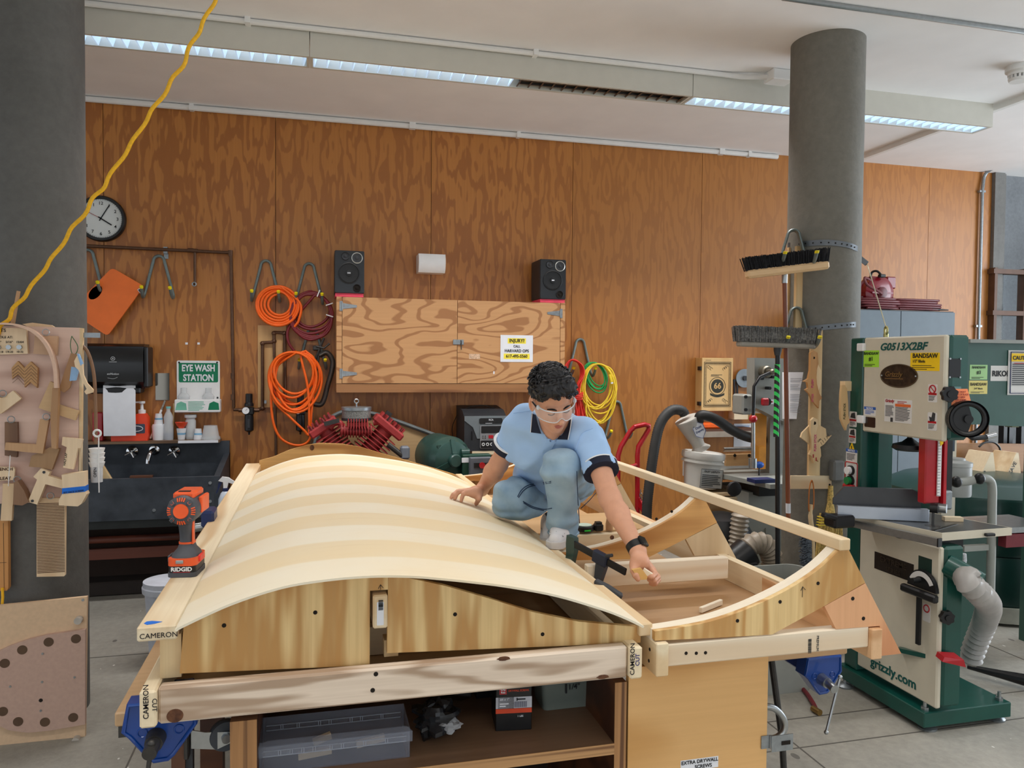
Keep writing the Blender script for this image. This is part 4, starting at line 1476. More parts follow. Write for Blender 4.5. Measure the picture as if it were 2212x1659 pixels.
for y, lab in ((1167, 'upper brown pipe running under the sink'), (1198, 'lower reddish brown board running under the sink')):
 a, b = oY(150, y+2, 5.9), oY(412, y-6, 5.9)
 m = MB()
 if y < 1180:
  m.cyl((-2.1, 5.9, a.z), (-.75, 5.9, a.z), .025, n=14)
 else:
  m.box((-1.42, 5.9, a.z), (1.36, .03, .075))
 single('under_sink_rail', m, wood('mahogany', (120, 62, 44), (84, 40, 28), 'X'), lab, 'rail')
m = MB()
for x in (-2.05, -.8):
 m = MB().box((x, 5.93, (zb-.06)/2+.05), (.06, .06, zb-.16))
 single('sink_leg', m, pbr('sink_rail', (44, 48, 48), .6), ('left' if x < -1.5 else 'right')+' dark post under the slate sink', 'post')
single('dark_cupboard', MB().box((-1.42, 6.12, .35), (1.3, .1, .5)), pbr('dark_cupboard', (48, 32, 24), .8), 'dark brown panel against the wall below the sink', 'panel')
p = oZ(365, 1330, .0)
p = oY(365, 1310, 4.6)
t = thing('pail', 'small white plastic pail with lid, half hidden behind the drill', 'pail', (p.x, 4.6, 0))
zt_ = oY(360, 1252, 4.6).z
m = MB().lathe([(.10, 0), (.125, zt_-.03)], (p.x, 4.6, 0), n=32)
part('pail_body', m, pbr('pail_white', (196, 202, 214), .4), t)
part('lid', MB().lathe([(.136, zt_-.06), (.138, zt_-.03), (.132, zt_-.025), (.132, zt_), (.10, zt_+.004)], (p.x, 4.6, 0), n=32), pbr('pail_lid', (206, 212, 224), .4), t)
text(t, 'P', (p.x-.02, 4.48, zt_-.14), X3, Z3, .03, INK, bold=.6)
p = oY(487, 1075, 5.5)
zt_ = oY(487, 1030, 5.5).z
zb_ = zt_-.26
t = thing('spray_bottle', 'white trigger spray bottle standing right of the sink, behind the edge board', 'bottle', (p.x, 5.5, zb_))
o = V((p.x, 5.5, zb_))
part('bottle', MB().lathe([(.045, 0), (.047, .02), (.045, .11), (.03, .15), (.015, .165)], o, n=22), pbr('spray_clear', (206, 214, 226), .3), t)
part('collar', MB().cyl(o+V((0, 0, .163)), o+V((0, 0, .185)), .019, n=18), pbr('navy_plastic', (30, 44, 90), .4), t)
m = MB().prism([(-.045, .235), (-.02, .262), (.02, .255), (.06, .225), (.052, .21), (.02, .222), (.012, .185), (-.012, .185), (-.014, .225)], o+V((0, -.012, 0)), X3, Z3, .024)
part('spray_head', m, WHITE, t)
part('trigger', MB().prism([(-.02, .235), (-.045, .22), (-.05, .18), (-.062, .15), (-.054, .15), (-.036, .19), (-.024, .21)], o+V((0, -.006, 0)), X3, Z3, .012), pbr('navy_plastic', (30, 44, 90), .4), t)
single('wood_stand', MB().box((p.x, 5.5, zb_/2-.0005), (.16, .16, zb_-.001)), DARKW, 'dark stand beside the sink that carries the spray bottle', 'stand')
# ---- plywood backing with pipe loops and regulators
c, w_, h_ = span(557, 703, 618, 880, YW-.02)
PB = wood('pale_backing', (214, 170, 114), (190, 142, 88), 'Z', 3, 3, 5, .2, .5)
t = thing('pipe_board', 'pale plywood board carrying a loop of brown pipes behind the big orange hose', 'board', (c.x, YW, c.z-h_/2))
part('board', MB().box((c.x, YW-.01, c.z), (w_, .02, h_)), PB, t)
c2, w2, h2 = span(571, 738, 610, 880, YW-.03)
part('board', MB().box((c2.x, YW-.026, c2.z), (w2, .012, h2)), PB, t)
off = .055
g = [wl(560, 885, off), wl(567, 880, off), wl(567, 745, off), wl(569, 740, off), wl(590, 739, off), wl(592, 735, off), wl(592, 722, off), wl(594, 718, off), wl(612, 719, off), wl(615, 724, off), wl(616, 885, off), wl(640, 886, off)]
part('pipe_loop', MB().tube(g, .0125, 12), PIPE, t)
for q in ((567, 742), (592, 737), (592, 720), (614, 720), (567, 882), (616, 883)):
 p = wl(*q, off)
 part('elbow', MB().sph(p, .019, 12, 8), PIPE, t)
for q in ((570, 868), (599, 870)):
 p = wl(*q, .04)
 part('pipe_strap', MB().box(p, (.04, .02, .025)), GALV, t)
pipe2 = [wl(592, 735, off), wl(592, 990, off)]
part('drop_pipe', MB().tube([wl(592, 735, off), wl(594, 850, off), wl(597, 1010, off)], .011, 10), PIPE, t)
part('drop_pipe', MB().tube([wl(650, 886, off), wl(668, 886, off), wl(674, 892, off), wl(674, 980, off)], .011, 10), PIPE, t)
t = None
proto = None
for i, (px, lab) in enumerate(((538, 'black air regulator with a white gauge left of the big orange hose'), (649, 'black air regulator partly behind the big orange hose'))):
 if i == 0:
  proto = thing('air_regulator', lab, 'regulator', wl(px, 886, .075), world=False, group='air regulators on the wall')
  part('body', MB().box((0, 0, -.005), (.075, .07, .06), bev=.008), BLACK, proto)
  part('knob', MB().lathe([(.034, .03), (.034, .05), (.026, .06), (.026, .125), (.02, .128)], n=18), BLACK, proto)
  part('bowl', MB().lathe([(.031, -.03), (.034, -.06), (.034, -.155), (.02, -.165), (.008, -.17), (.006, -.19)], n=18), BLACK, proto)
  part('sight_glass', MB().box((0, -.034, -.10), (.016, .006, .07), bev=.002), DKGREY, proto)
  part('gauge', MB().lathe([(.029, -.055), (.029, -.035), (.01, -.03)], (-.02, 0, 0), (0, 1, 0), 24), BLACK, proto)
  gf = part('gauge_face', MB().cyl((-.02, -.056, 0), (-.02, -.0545, 0), .026, n=24), WHITE, proto, 'white gauge face')
  part('needle', MB().bar((-.02, -.0575, 0), (-.008, -.0575, .016), .002, .002), INK, proto)
  part('pipe_nut', MB().cyl((-.075, 0, 0), (.075, 0, 0), .016, n=8), PIPE, proto)
 else:
  dup(proto, wl(px, 886, .075), lab)
# ---- hose coils
def coil(cpx, Y, turns, tube_r, mat, name, label, cat='hose', n=40, jit=.004, seed=1, tail=None, ell=None, grp=None):
 rr = random.Random(seed)
 c = oY(*cpx, Y)
 pts = []
 for i, (ra, dx, dz, dy) in enumerate(turns):
  ph = rr.uniform(0, 6)
  for k in range(n):
   t = 2*pi*k/n+pi/2
   u = k/n
   nxt = turns[min(i+1, len(turns)-1)]
   r = ra[0]*(1-u)+nxt[0][0]*u
   r2 = ra[1]*(1-u)+nxt[0][1]*u
   x, z, y = dx*(1-u)+nxt[1]*u, dz*(1-u)+nxt[2]*u, dy*(1-u)+nxt[3]*u
   w_ = 1+jit/.1*sin(3*t+ph)
   pts.append(c+V((x+r*cos(t)*w_, y, z+r2*sin(t)*w_)))
 if tail:
  pts += crv([pts[-1]]+[oY(*q, yy) for q, yy in tail], 8)
 m = MB().tube(pts, tube_r, 8)
 return single(name, m, mat, label, cat, grp, smooth=80)
MAROON = pbr('maroon_hose', (120, 34, 42), .4)
coil((673, 670), YW-.07, [((.125, .13), 0, .01, 0), ((.14, .14), 0, 0, -.012), ((.148, .155), 0, -.02, -.022), ((.152, .165), 0, -.035, -.03), ((.156, .175), .0, -.05, -.036), ((.156, .175), .0, -.05, -.036)], .0105, MAROON, 'hose_coil', 'coiled maroon air hose on a wall hook left of the wall cabinet', seed=3,
 tail=[((628, 700), YW-.09), ((622, 735), YW-.09), ((640, 765), YW-.085)])
hz = bpy.data.objects['hose_coil']
hc = oY(673, 670, YW-.1)
for a in (1.2, .35, -.3):
 p = hc+V((cos(a)*.143, 0, sin(a)*.14))
 d = V((cos(a), 0, sin(a)))
 part('cable_tie', MB().bar(p-d*.028, p+d*.028, .055, .008), WHITE, hz, 'white cable tie')
coil((600, 657), YW-.10, [((.075, .075), .012, -.0, 0), ((.095, .095), .005, 0, -.01), ((.115, .113), 0, -.003, 0), ((.135, .13), -.005, -.006, -.012), ((.15, .145), -.003, -.01, .0), ((.155, .15), 0, -.014, -.014), ((.155, .15), 0, -.014, -.014)], .0098, ORANGE, 'hose_coil', 'small tight coil of bright orange air hose on the wall', seed=5, jit=.001,
 tail=[((648, 655), YW-.12), ((646, 690), YW-.12), ((636, 706), YW-.11)])
rr = random.Random(11)
pts = []
cc = oY(637, 815, YW-.16)
for i in range(7):
 rx, rz = .165+rr.uniform(-.02, .03), .19+rr.uniform(-.035, .045)
 ox, oz = rr.uniform(-.02, .02), -rz+.19+rr.uniform(-.004, .01)
 for k in range(36):
  t = pi/2+2*pi*k/36
  pts.append(cc+V((ox+rx*cos(t)*(1+.12*sin(t)), -.018*sin(t*1.0+i)-.006*i, oz+rz*sin(t))))
tl = crv([pts[-1]]+[oY(*q, YW-.17) for q in ((600, 790), (587, 830), (588, 900), (605, 945), (640, 962), (668, 950), (672, 900), (678, 830), (680, 780), (660, 758))], 8)
pts += tl[1:]
pts += crv([tl[-1]]+[oY(*q, YW-.19) for q in ((650, 770), (665, 840), (668, 930), (664, 938), (657, 930), (625, 900), (592, 865), (585, 820))], 8)[1:]
o_ = single('air_hose', MB().tube(pts, .0095, 8), ORANGE, 'large tangle of bright orange air hose hanging on the lower wall hook', 'hose', smooth=80)
t = thing('c_clamp', 'big dark iron screw clamp hanging between the orange hose and the wall cabinet', 'clamp', wl(700, 780, .1))
spine = [oY(*q, YW-.1) for q in ((690, 768), (706, 762), (718, 778), (717, 800), (708, 832), (700, 862), (692, 874), (676, 872))]
part('frame', MB().tube(crv(spine, 6), .021, 10), IRON, t)
rib_ = [p+V((0, -.022, 0)) for p in crv(spine, 6)]
part('frame_rib', MB().tube(rib_, .008, 8), pbr('clamp_rib', (96, 90, 84), .5, .5), t)
a, b = oY(712, 745, YW-.1), oY(668, 800, YW-.1)
part('screw', MB().cyl(oY(690, 752, YW-.1), oY(684, 800, YW-.1), .012, n=14), IRON, t)
part('screw_handle', MB().tube([oY(712, 742, YW-.12), oY(700, 752, YW-.12), oY(683, 748, YW-.12)], .008, 8), IRON, t)
part('clamp_rod', MB().tube([oY(700, 730, YW-.11), oY(686, 765, YW-.11), oY(672, 790, YW-.11)], .009, 8), IRON, t)
p = oY(684, 752, YW-.1)
part('nut', MB().box(p, (.06, .035, .04), bev=.01), IRON, t)
# ---- wall cabinet
YC = 6.0
tl_, tr_ = oY(727, 640, YC), oY(1221, 655, YC)
bl_ = oY(740, 827, YC)
x0, x1 = tl_.x, tr_.x
ztop, zdoor = (tl_.z+tr_.z)/2, oY(940, 828.5, YC).z
zbot = oY(940, 847.5, YC).z
t = thing('wall_cabinet', 'wide plywood wall cabinet with two hinged doors and a hasp', 'cabinet', ((x0+x1)/2, YW, zbot))
part('carcass', MB().box(((x0+x1)/2, (YC+.021+YW)/2, (ztop+zbot)/2), (x1-x0, YW-YC-.021, ztop-zbot)), CABW, t)
xa, xm, xb = oY(739, 730, YC).x, oY(988, 730, YC).x, oY(1210, 730, YC).x
part('stile', MB().box(((x0+xa)/2-.001, YC+.01, (ztop+zdoor)/2), (xa-x0-.002, .02, ztop-zdoor)), PINEZ if False else CABW, t)
part('stile', MB().box(((x1+xb)/2+.001, YC+.01, (ztop+zdoor)/2), (x1-xb-.002, .02, ztop-zdoor)), CABW, t)
part('bottom_rail', MB().box(((x0+x1)/2, YC+.012, (zdoor+zbot)/2-.002), (x1-x0, .02, zdoor-zbot-.004)), wood('rail_wood', (168, 118, 74), (128, 82, 48), 'X', 5, 4, 9, .3), t)
d1 = part('door', MB().box(((xa+xm)/2, YC+.009, (ztop+zdoor)/2), (xm-xa-.004, .018, ztop-zdoor-.004)), CABW, t, 'left door with bold flame grain')
d2 = part('door', MB().box(((xm+xb)/2, YC+.009, (ztop+zdoor)/2), (xb-xm-.004, .018, ztop-zdoor-.004)), CABW, t, 'right door with the injury notice')
for (px, py, s, dd) in ((739, 661, 1, d1), (739, 807, 1, d1), (1210, 677, -1, d2)):
 p = oY(px, py, YC)
 m = MB().box(p+V((-s*.008, -.003, 0)), (.022, .004, .075))
 m.prism([(s*.004, -.022), (s*.11, -.009), (s*.11, .009), (s*.004, .022)], p+V((0, -.001, 0)), X3, Z3, -.003)
 m.cyl(p+V((0, -.006, -.03)), p+V((0, -.006, .03)), .005, n=10)
 hg = part('hinge', m, GALV, dd)
p = oY(990, 739, YC)
part('hasp', MB().box(p+V((0, -.004, 0)), (.085, .006, .04), bev=.002), GALV, d1)
part('staple', MB().tube([p+V((.02, -.01, .012)), p+V((.02, -.022, .006)), p+V((.02, -.022, -.006)), p+V((.02, -.01, -.012)), p+V((.022, -.012, -.06))], .004, 8), IRON, d1)
nc, nw, nh = span(1081, 724, 1151, 782, YC-.001)
nt = single('injury_notice', MB().prism([(-nw/2, -nh/2), (nw/2, -nh/2), (nw/2, nh/2), (-nw/2, nh/2)], nc+V((0, -.002, 0)), X3, Z3, .002), PAPER, 'white notice about injuries with yellow highlights, pinned on the right cabinet door', 'sign')
HL = pbr('highlighter', (252, 232, 74), .7, var=.03)
yy = YC-.0035
plate(nt, 'highlight', (nc.x, yy, nc.z+nh*.285), nw*.56, nh*.2, HL, t=.0004)
plate(nt, 'highlight', (nc.x, yy, nc.z-nh*.29), nw*.8, nh*.2, HL, t=.0004)
for s, z, sz_, b_ in (('INJURY?', .235, .125, 1.3), ('CALL', .045, .085, .9), ('HARVARD OPS', -.135, .105, .9), ('617-495-5560', -.335, .11, 1.1)):
 text(nt, s, (nc.x, yy-.0005, nc.z+nh*z), X3, Z3, nh*sz_, INK, bold=b_, sx=.92)
plate(d2, 'scuffed_writing', oY(1025, 770, YC-.0008), .09, .04, pbr('chalk_scuff', (214, 180, 150), .8, var=.3, sc=120), t=.0004)
for q, w3 in (((1067, 805), .011),):
 plate(d2, 'paper_scrap', oY(*q, YC-.0008), w3, .022, PAPER, t=.0005)
# ---- loudspeakers on the cabinet
SPK = pbr('speaker_cabinet', (38, 40, 44), .45)
SPF = pbr('speaker_front', (30, 32, 36), .3, coat=.2)
c, w_, h_ = span(723, 542, 787, 634, YC)
zsp = ztop+.028
spk = thing('loudspeaker', 'black bookshelf loudspeaker on the left end of the wall cabinet', 'speaker', (c.x, YC+.13, zsp), world=False, group='pair of loudspeakers on the cabinet')
part('cabinet', MB().box((0, 0, h_/2), (w_, .26, h_), bev=.006), SPK, spk)
part('front', MB().prism(rrect(w_-.006, h_-.006, .012), (0, -.136, h_/2), X3, Z3, .008), SPF, spk)
def driver(nm, x, z, r, ring, mat2):
 o = (x, -.136, z)
 m = MB().lathe([(r, 0), (r, .006), (r*.9, .008), (r*.86, .004)], o, (0, -1, 0), 28, False)
 d = part(nm, m, ring, spk)
 part('cone', MB().lathe([(r*.88, .004), (r*.5, .0), (r*.3, .002), (r*.28, .006), (0, .009)], o, (0, -1, 0), 28, False), mat2, d)
 return d
wf_ = driver('woofer', -.005, h_*.47, w_*.37, BLACK, pbr('woofer_cone', (20, 21, 23), .5))
plate(wf_, 'badge', (-.005, -.147, h_*.47), .022, .009, PAPER, t=.001)
driver('tweeter', -w_*.14, h_*.86, w_*.14, BLACK, DKGREY)
driver('tweeter', w_*.25, h_*.83, w_*.19, pbr('speaker_ring', (214, 214, 208), .3, .5), DKGREY)
driver('bass_port', w_*.25, h_*.12, w_*.14, BLACK, HOLE)
text(spk, 'RCA', (-.005, -.1482, h_*.47-.0025), X3, Z3, .005, INK, bold=.8)
c2, w2, h2 = span(1163, 564, 1226, 651, YC)
dup(spk, (c2.x, YC+.13, zsp), 'black bookshelf loudspeaker on the right end of the wall cabinet')
PK = pbr('pink_foam', (232, 74, 98), .6)
for cx_, lab in ((c.x, 'pink foam block under the left loudspeaker'), (c2.x, 'pink foam block under the right loudspeaker')):
 single('foam_block', MB().box((cx_+.0, YC+.13, ztop+.014), (w_*.95, .24, .0275)), PK, lab, 'block', 'foam blocks under the speakers')
# ---- white box on the wall
c, w_, h_ = span(905, 548, 963, 588, YW-.17)
sec = [(0, h_/2), (.15, h_/2), (.165, h_/4), (.168, 0), (.155, -h_/3), (.13, -h_/2), (0, -h_/2)]
m = MB()
n0 = len(sec)
vs = [V((c.x-w_/2, YW-y, c.z+z)) for y, z in sec]+[V((c.x+w_/2, YW-y, c.z+z)) for y, z in sec]
m.add(vs, [tuple(range(n0)), tuple(range(2*n0-1, n0-1, -1))]+[(i, i+n0, (i+1) % n0+n0, (i+1) % n0) for i in range(n0)])
m.f = [f[::-1] for f in m.f]
single('wall_box', m, WHITE, 'white curved plastic box mounted on the wall above the cabinet', 'box')
# ==== compressor
CRED = pbr('compressor_red', (164, 52, 52), .5, var=.15)
CRED2 = pbr('compressor_red_dark', (120, 36, 40), .55, var=.2)
YP = 5.75
ct = thing('air_compressor', 'red V-twin air compressor with a tan belt guard and green motor behind the arched form', 'compressor', (oY(800, 960, YP).x, 5.8, 0))
gy = 5.98
gp = [(676, 985), (681, 955), (694, 925), (715, 902), (742, 889), (772, 886), (800, 892), (830, 900), (900, 925), (960, 948), (985, 962), (1010, 1000), (960, 1040), (760, 1045), (700, 1030)]
GP = [oY(*q, gy) for q in gp]
poly = [(p.x, p.z) for p in GP]
part('belt_guard', MB().prism(poly, (0, gy, 0), X3, Z3, .05), wood('guard_tan', (196, 164, 118), (176, 140, 96), 'X', 2, 3, 4, .25, .6), ct, 'tan belt guard panel')
part('guard_rim', MB().tube(crv([V((p.x, gy-.012, p.z)) for p in GP], 5, True), .016, 8, True), pbr('guard_grey', (108, 114, 114), .45, .3), ct, 'grey guard rim')
a, b = oY(842, 890, gy-.03), oY(822, 918, gy-.03)
part('guard_bracket', MB().bar(a, b, .05, .03, (0, -1, 0)), IRON, ct)
for s, (p0, p1), sc_ in ((-1, ((742, 985), (700, 925)), 1.), (1, ((785, 985), (836, 925)), 1.15)):
 A_, B_ = oY(*p0, YP), oY(*p1, YP)
 d = (B_-A_).normalized()
 m = MB().cyl(A_, B_, .055*sc_, n=20)
 L_ = (B_-A_).length
 side = V((d.z, 0, -d.x))
 for i in range(8):
  p = A_+d*(L_*(.05+.105*i))
  m.bar(p-d*.004, p+d*.004, .15*sc_, .20*sc_, up=side)
 part('cylinder', m, CRED, ct)
 h = B_+d*.012
 m = MB().bar(h-d*.03, h+d*.03, .155*sc_, .22*sc_, up=side, bev=.012)
 for i in range(6):
  q = h+side*(-.085+.034*i)*sc_+d*.03
  m.bar(q, q+d*.035, .13*sc_, .012, up=side)
 part('cylinder_head', m, CRED, ct)
 m = MB()
 for i in range(4):
  q = h+side*(-.075+.05*i)*sc_+d*.03+V((0, -.06, 0))
  m.cyl(q, q+d*.03, .011, n=6)
  part('bolt', m, CRED2, ct)
  m = MB()
a, b = oY(740, 913, YP-.05), oY(808, 913, YP-.05)
m = MB().cyl(oY(735, 930, YP-.05), oY(803, 932, YP-.05), .034, n=16)
n = 10
for i in range(n+1):
 p = oY(738+i*6.3, 930, YP-.05)
 m.cyl(p-V((.004, 0, 0)), p+V((.004, 0, 0)), .052, n=16)
part('intercooler', m, CRED, ct, 'finned intercooler tube')
pm = MB()
for i in range(8):
 p = oY(752+i*5.8, 914, YP-.05)
 pm.box(p, (.008, .12, .07))
pm.box(oY(772, 916, YP-.05), (.15, .09, .03))
part('manifold', pm, CRED, ct)
for pts in (((738, 922), (735, 914), (722, 915), (712, 925)), ((806, 914), (818, 912), (828, 918), (836, 930))):
 part('elbow_pipe', MB().tube(crv([oY(*q, YP-.05) for q in pts], 5), .021, 12), CRED, ct)
c = oY(770, 895, YP)
w2 = (oY(803, 890, YP).x-oY(738, 890, YP).x)/2
zt_, zb_ = oY(770, 879, YP).z, oY(770, 906, YP).z
af = part('air_filter', MB().cyl((c.x, YP, zb_+.012), (c.x, YP, zt_-.02), w2*.96, n=40), pbr('filter_mesh', (128, 128, 124), .6, .3, var=.5, sc=160), ct, 'grey mesh air filter')
part('lid', MB().cyl((c.x, YP, zt_-.022), (c.x, YP, zt_), w2, n=40), GALV, af)
part('filter_base', MB().cyl((c.x, YP, zb_-.006), (c.x, YP, zb_+.014), w2, n=40), DKGREY, af)
m = MB().cyl((c.x, YP, zt_), (c.x, YP, zt_+.028), .006, n=10)
m.tube([(c.x+.015*cos(k*pi/7), YP, zt_+.042+.015*sin(k*pi/7)) for k in range(14)], .0045, 8, True)
part('eye_bolt', m, STEEL, af)
part('crankcase', MB().box((oY(765, 1000, YP).x, YP, .86), (.26, .24, .24), bev=.03), CRED2, ct)
m = MB().bar(oY(700, 916, YP-.1), oY(733, 908, YP-.1), .02, .03)
part('filter_hose', m, IRON, ct)
m = MB().tube([oY(838, 960, YP-.12), oY(870, 985, YP-.12)], .02, 10)
part('outlet_pipe', m, IRON, ct)
c, w_, h_ = span(866, 968, 886, 990, YP-.15)
part('pressure_switch', MB().box((c.x, YP-.1, c.z), (w_, .08, h_+.02), bev=.012), pbr('switch_grey', (118, 124, 134), .5), ct, 'small grey pressure switch')
MG = pbr('motor_green', (40, 74, 68), .4, coat=.2, var=.15)
a = oY(972, 992, 5.55)
r = .168
ax = V((.22, -1, 0)).normalized()
m = MB().lathe([(r*.98, -.30), (r, -.28), (r, -.02), (r*.97, .0), (r*.80, .05), (r*.45, .075), (r*.3, .08), (r*.29, .11), (r*.24, .12), (0, .12)], a, ax, 40)
mo = part('motor', m, MG, ct, 'dark green electric motor')
x_, y_ = ax.orthogonal().normalized(), None
sidev = V((ax.y, -ax.x, 0))
for k in range(4):
 an = pi/4+k*pi/2
 q = a+(sidev*cos(an)+Z3*sin(an))*r*.82
 part('lug', MB().cyl(q, q+ax*.045, .017, n=12), MG, mo)
for k in range(3):
 an = -pi/2+k*2*pi/3+pi
 q0, q1 = a+ax*.07+(sidev*cos(an)+Z3*sin(an))*r*.25, a+ax*.03+(sidev*cos(an)+Z3*sin(an))*r*.85
 part('spoke', MB().bar(q0, q1, .035, .05, up=ax), MG, mo)
part('motor_foot', MB().box((a.x, 5.62, a.z-r-.03), (.24, .26, .09)), MG, mo)
c, w_, h_ = span(998, 983, 1060, 1016, 5.45)
part('starter_box', MB().box((c.x, 5.47, c.z-.02), (w_, .08, h_+.05), bev=.004), pbr('starter_green', (22, 66, 52), .4), ct, 'green starter enclosure')
c, w_, h_ = span(1014, 989, 1062, 1018, 5.40)
sb_ = part('starter_cover', MB().box((c.x, 5.41, c.z-.02), (w_, .05, h_+.05), bev=.006), pbr('starter_grey', (92, 96, 104), .5), ct, 'grey starter cover with a red button')
p = oY(1041, 1005, 5.383)
part('name_strip', MB().box(p, (.115, .003, .035)), BLACK, sb_)
part('button', MB().cyl(p, p+V((0, -.012, 0)), .022, n=20), RED, sb_)
p = oY(1005, 994, 5.428)
plate(sb_, 'label', p, .05, .035, PAPER)
part('cable_gland', MB().lathe([(.03, 0), (.03, .06)], oY(996, 978, 5.5), (1, 0, 0), 16), MG, ct)
part('tank', MB().lathe([(.02, -.75), (.16, -.72), (.225, -.62), (.23, -.55), (.23, .55), (.225, .62), (.16, .72), (.02, .75)], (oY(830, 1000, YP).x, 5.8, .42), (1, 0, 0), 32), CRED2, ct)
part('tank_platform', MB().box((oY(840, 1000, YP).x, 5.76, .70), (1.2, .42, .06)), CRED2, ct)
for x in (-.5, .5):
 part('tank_foot', MB().box((oY(830, 1000, YP).x+x, 5.8, .11), (.06, .4, .22)), CRED2, ct)
# ==== boombox on its bracket shelf
YBX = 5.92
c, w_, h_ = span(1003, 893, 1094, 974, YBX)
bx = thing('stereo', 'grey and black compact stereo on a small wall shelf left of the person', 'stereo', (c.x, 6.1, c.z-h_/2))
SG = pbr('stereo_grey', (116, 124, 128), .4, var=.06)
sec = [(YBX, c.z-h_/2), (YW-.03, c.z-h_/2), (YW-.03, c.z+h_/2+.045), (YBX+.10, c.z+h_/2+.02), (YBX, c.z+h_/2-.03)]
vs = [V((c.x-w_/2, y, z)) for y, z in sec]+[V((c.x+w_/2, y, z)) for y, z in sec]
m = MB().add(vs, [(0, 1, 2, 3, 4)[::-1], (5, 6, 7, 8, 9)]+[(i, (i+1) % 5, (i+1) % 5+5, i+5) for i in range(5)])
m.f = [f[::-1] for f in m.f]
part('case', m, pbr('stereo_case', (48, 50, 54), .45), bx)
part('top_front', MB().prism([(-w_*.5, .0), (w_*.5, .0), (w_*.5, -h_*.24), (w_*.3, -h_*.34), (w_*.28, -h_*.6), (-w_*.2, -h_*.6), (-w_*.3, -h_*.3), (-w_*.5, -h_*.12)], (c.x, YBX-.006, c.z+h_/2-.02), X3, Z3, .006), SG, bx, 'grey upper front')
p = V((c.x+w_*.12, YBX-.012, c.z+h_*.30))
tpl = part('cassette_lid', MB().prism(rrect(w_*.55, h_*.15, .012), p, X3, Z3, .01), BLACK, bx)
text(tpl, 'RCA', p+V((0, -.001, .003)), X3, Z3, .013, PAPER, bold=.8)
lines(tpl, p+V((0, -.0005, -.018)), .09, .006, 1, PAPER)
p = V((c.x+w_*.14, YBX-.012, c.z-h_*.12))
pn = part('control_panel', MB().prism(rrect(w_*.55, h_*.62, .01), p, X3, Z3, .012), pbr('panel_silver', (150, 152, 156), .35, .5), bx, 'silver control panel')
part('display', MB().prism(rrect(w_*.50, h_*.19, .005), p+V((0, -.002, h_*.19)), X3, Z3, .004), BLACK, pn)
part('red_digits', MB().box(p+V((-w_*.02, -.002, 0)), (w_*.11, .004, h_*.085)), pbr('red_led', (150, 18, 30), .4, emit=.35), pn, 'lit red digits')
part('keypad', MB().prism(rrect(w_*.52, h_*.2, .005), p+V((0, -.002, -h_*.2)), X3, Z3, .004), BLACK, pn)
for i in range(5):
 q = p+V((w_*(-.2+.1*i), -.003, -h_*.2))
 part('ring_button', MB().tube([q+V((.010*cos(k*pi/8), 0, .010*sin(k*pi/8))) for k in range(16)], .003, 6, True), WHITE, pn)
for i in range(2):
 for j in range(4):
  part('small_key', MB().cyl(p+V((w_*(-.21+.055*(j if j < 2 else j+3.6)), -.002, h_*(.018-.05*i))), p+V((w_*(-.21+.055*(j if j < 2 else j+3.6)), -.005, h_*(.018-.05*i))), .004, n=10), BLACK, pn)
part('jack_plate', MB().box((c.x-w_*.32, YBX-.004, c.z-h_*.08), (.012, .006, .07), bev=.002), BLACK, bx)
part('cable', MB().tube(crv([(c.x-w_*.5, YW-.1, c.z+h_*.45), (c.x-w_*.3, YW-.2, c.z+h_*.62), (c.x+.02, YW-.2, c.z+h_*.68), (c.x+w_*.4, YW-.2, c.z+h_*.56), (c.x+w_*.46, YW-.12, c.z+h_*.5)], 6), .003, 6), BLACK, bx)
part('cable', MB().tube(crv([(c.x-w_*.52, YW-.1, c.z+h_*.4), (c.x-w_*.62, YW-.06, c.z), (c.x-w_*.55, YW-.05, c.z-h_*.5), (c.x-w_*.6, YW-.05, c.z-h_*.9)], 6), .003, 6), BLACK, bx)
q = V((c.x+.04, YBX+.19, c.z-h_/2-.0155))
sh2 = thing('bracket_shelf', 'small wood wall shelf carrying the stereo', 'shelf', q)
part('board', MB().box(q, (w_*.86, .38, .03)), PINEX, sh2)
part('bracket', MB().prism([(YW, q.z-.015), (YW, q.z-.25), (YW-.03, q.z-.25), (YBX+.06, q.z-.015)], (q.x, 0, 0), Y3, Z3, .03), PINEX, sh2)
# ==== cords on the right hook
REDC = pbr('red_cord', (222, 56, 44), .5)
YELC = pbr('yellow_cord', (240, 206, 52), .45)
GRNC = pbr('green_cord', (46, 176, 96), .45)
rr = random.Random(21)
yh = YW-.13
m = MB()
path = []
for i in range(11):
 a_, w_ = rr.uniform(-.006, .006), .064+.003*i
 L_ = .30+rr.uniform(-.02, .03)
 top_ = oY(1238, 778, yh-.006*i)
 lo_ = oY(1254, 905, yh-.004*i)
 loop = [top_+V((a_-w_*.75, 0, -.07)), top_+V((a_-w_*.4, 0, -.012)), top_+V((a_+.01, 0, rr.uniform(-.006, .006))), top_+V((a_+w_*.9, 0, -.04)), top_+V((a_+w_*1.1, 0, -.12)),
   top_+V((.045+rr.uniform(-.02, .02), 0, -.24)), lo_+V((rr.uniform(-.04, .05), 0, rr.uniform(-.02, .02)+.02)), lo_+V((rr.uniform(-.045, .03), 0, -.0)), top_+V((.02+rr.uniform(-.02, .02), 0, -.25)), top_+V((a_-w_*.7, 0, -.16))]
 path += loop
o_ = single('extension_cord', MB().tube(crv(path, 5), .0058, 6), REDC, 'bundled red extension cord hanging on the hook behind the person', 'cord', smooth=80)
q = oY(1247, 848, yh-.03)
for i in range(4):
 part('wrap', MB().tube([q+V((.046*cos(k*pi/8), .05*sin(k*pi/8), -.02*i+.006*sin(k*pi/8+i))) for k in range(16)], .0065, 6, True), REDC, o_)
pts = []
cc = oY(1291, 852, yh)
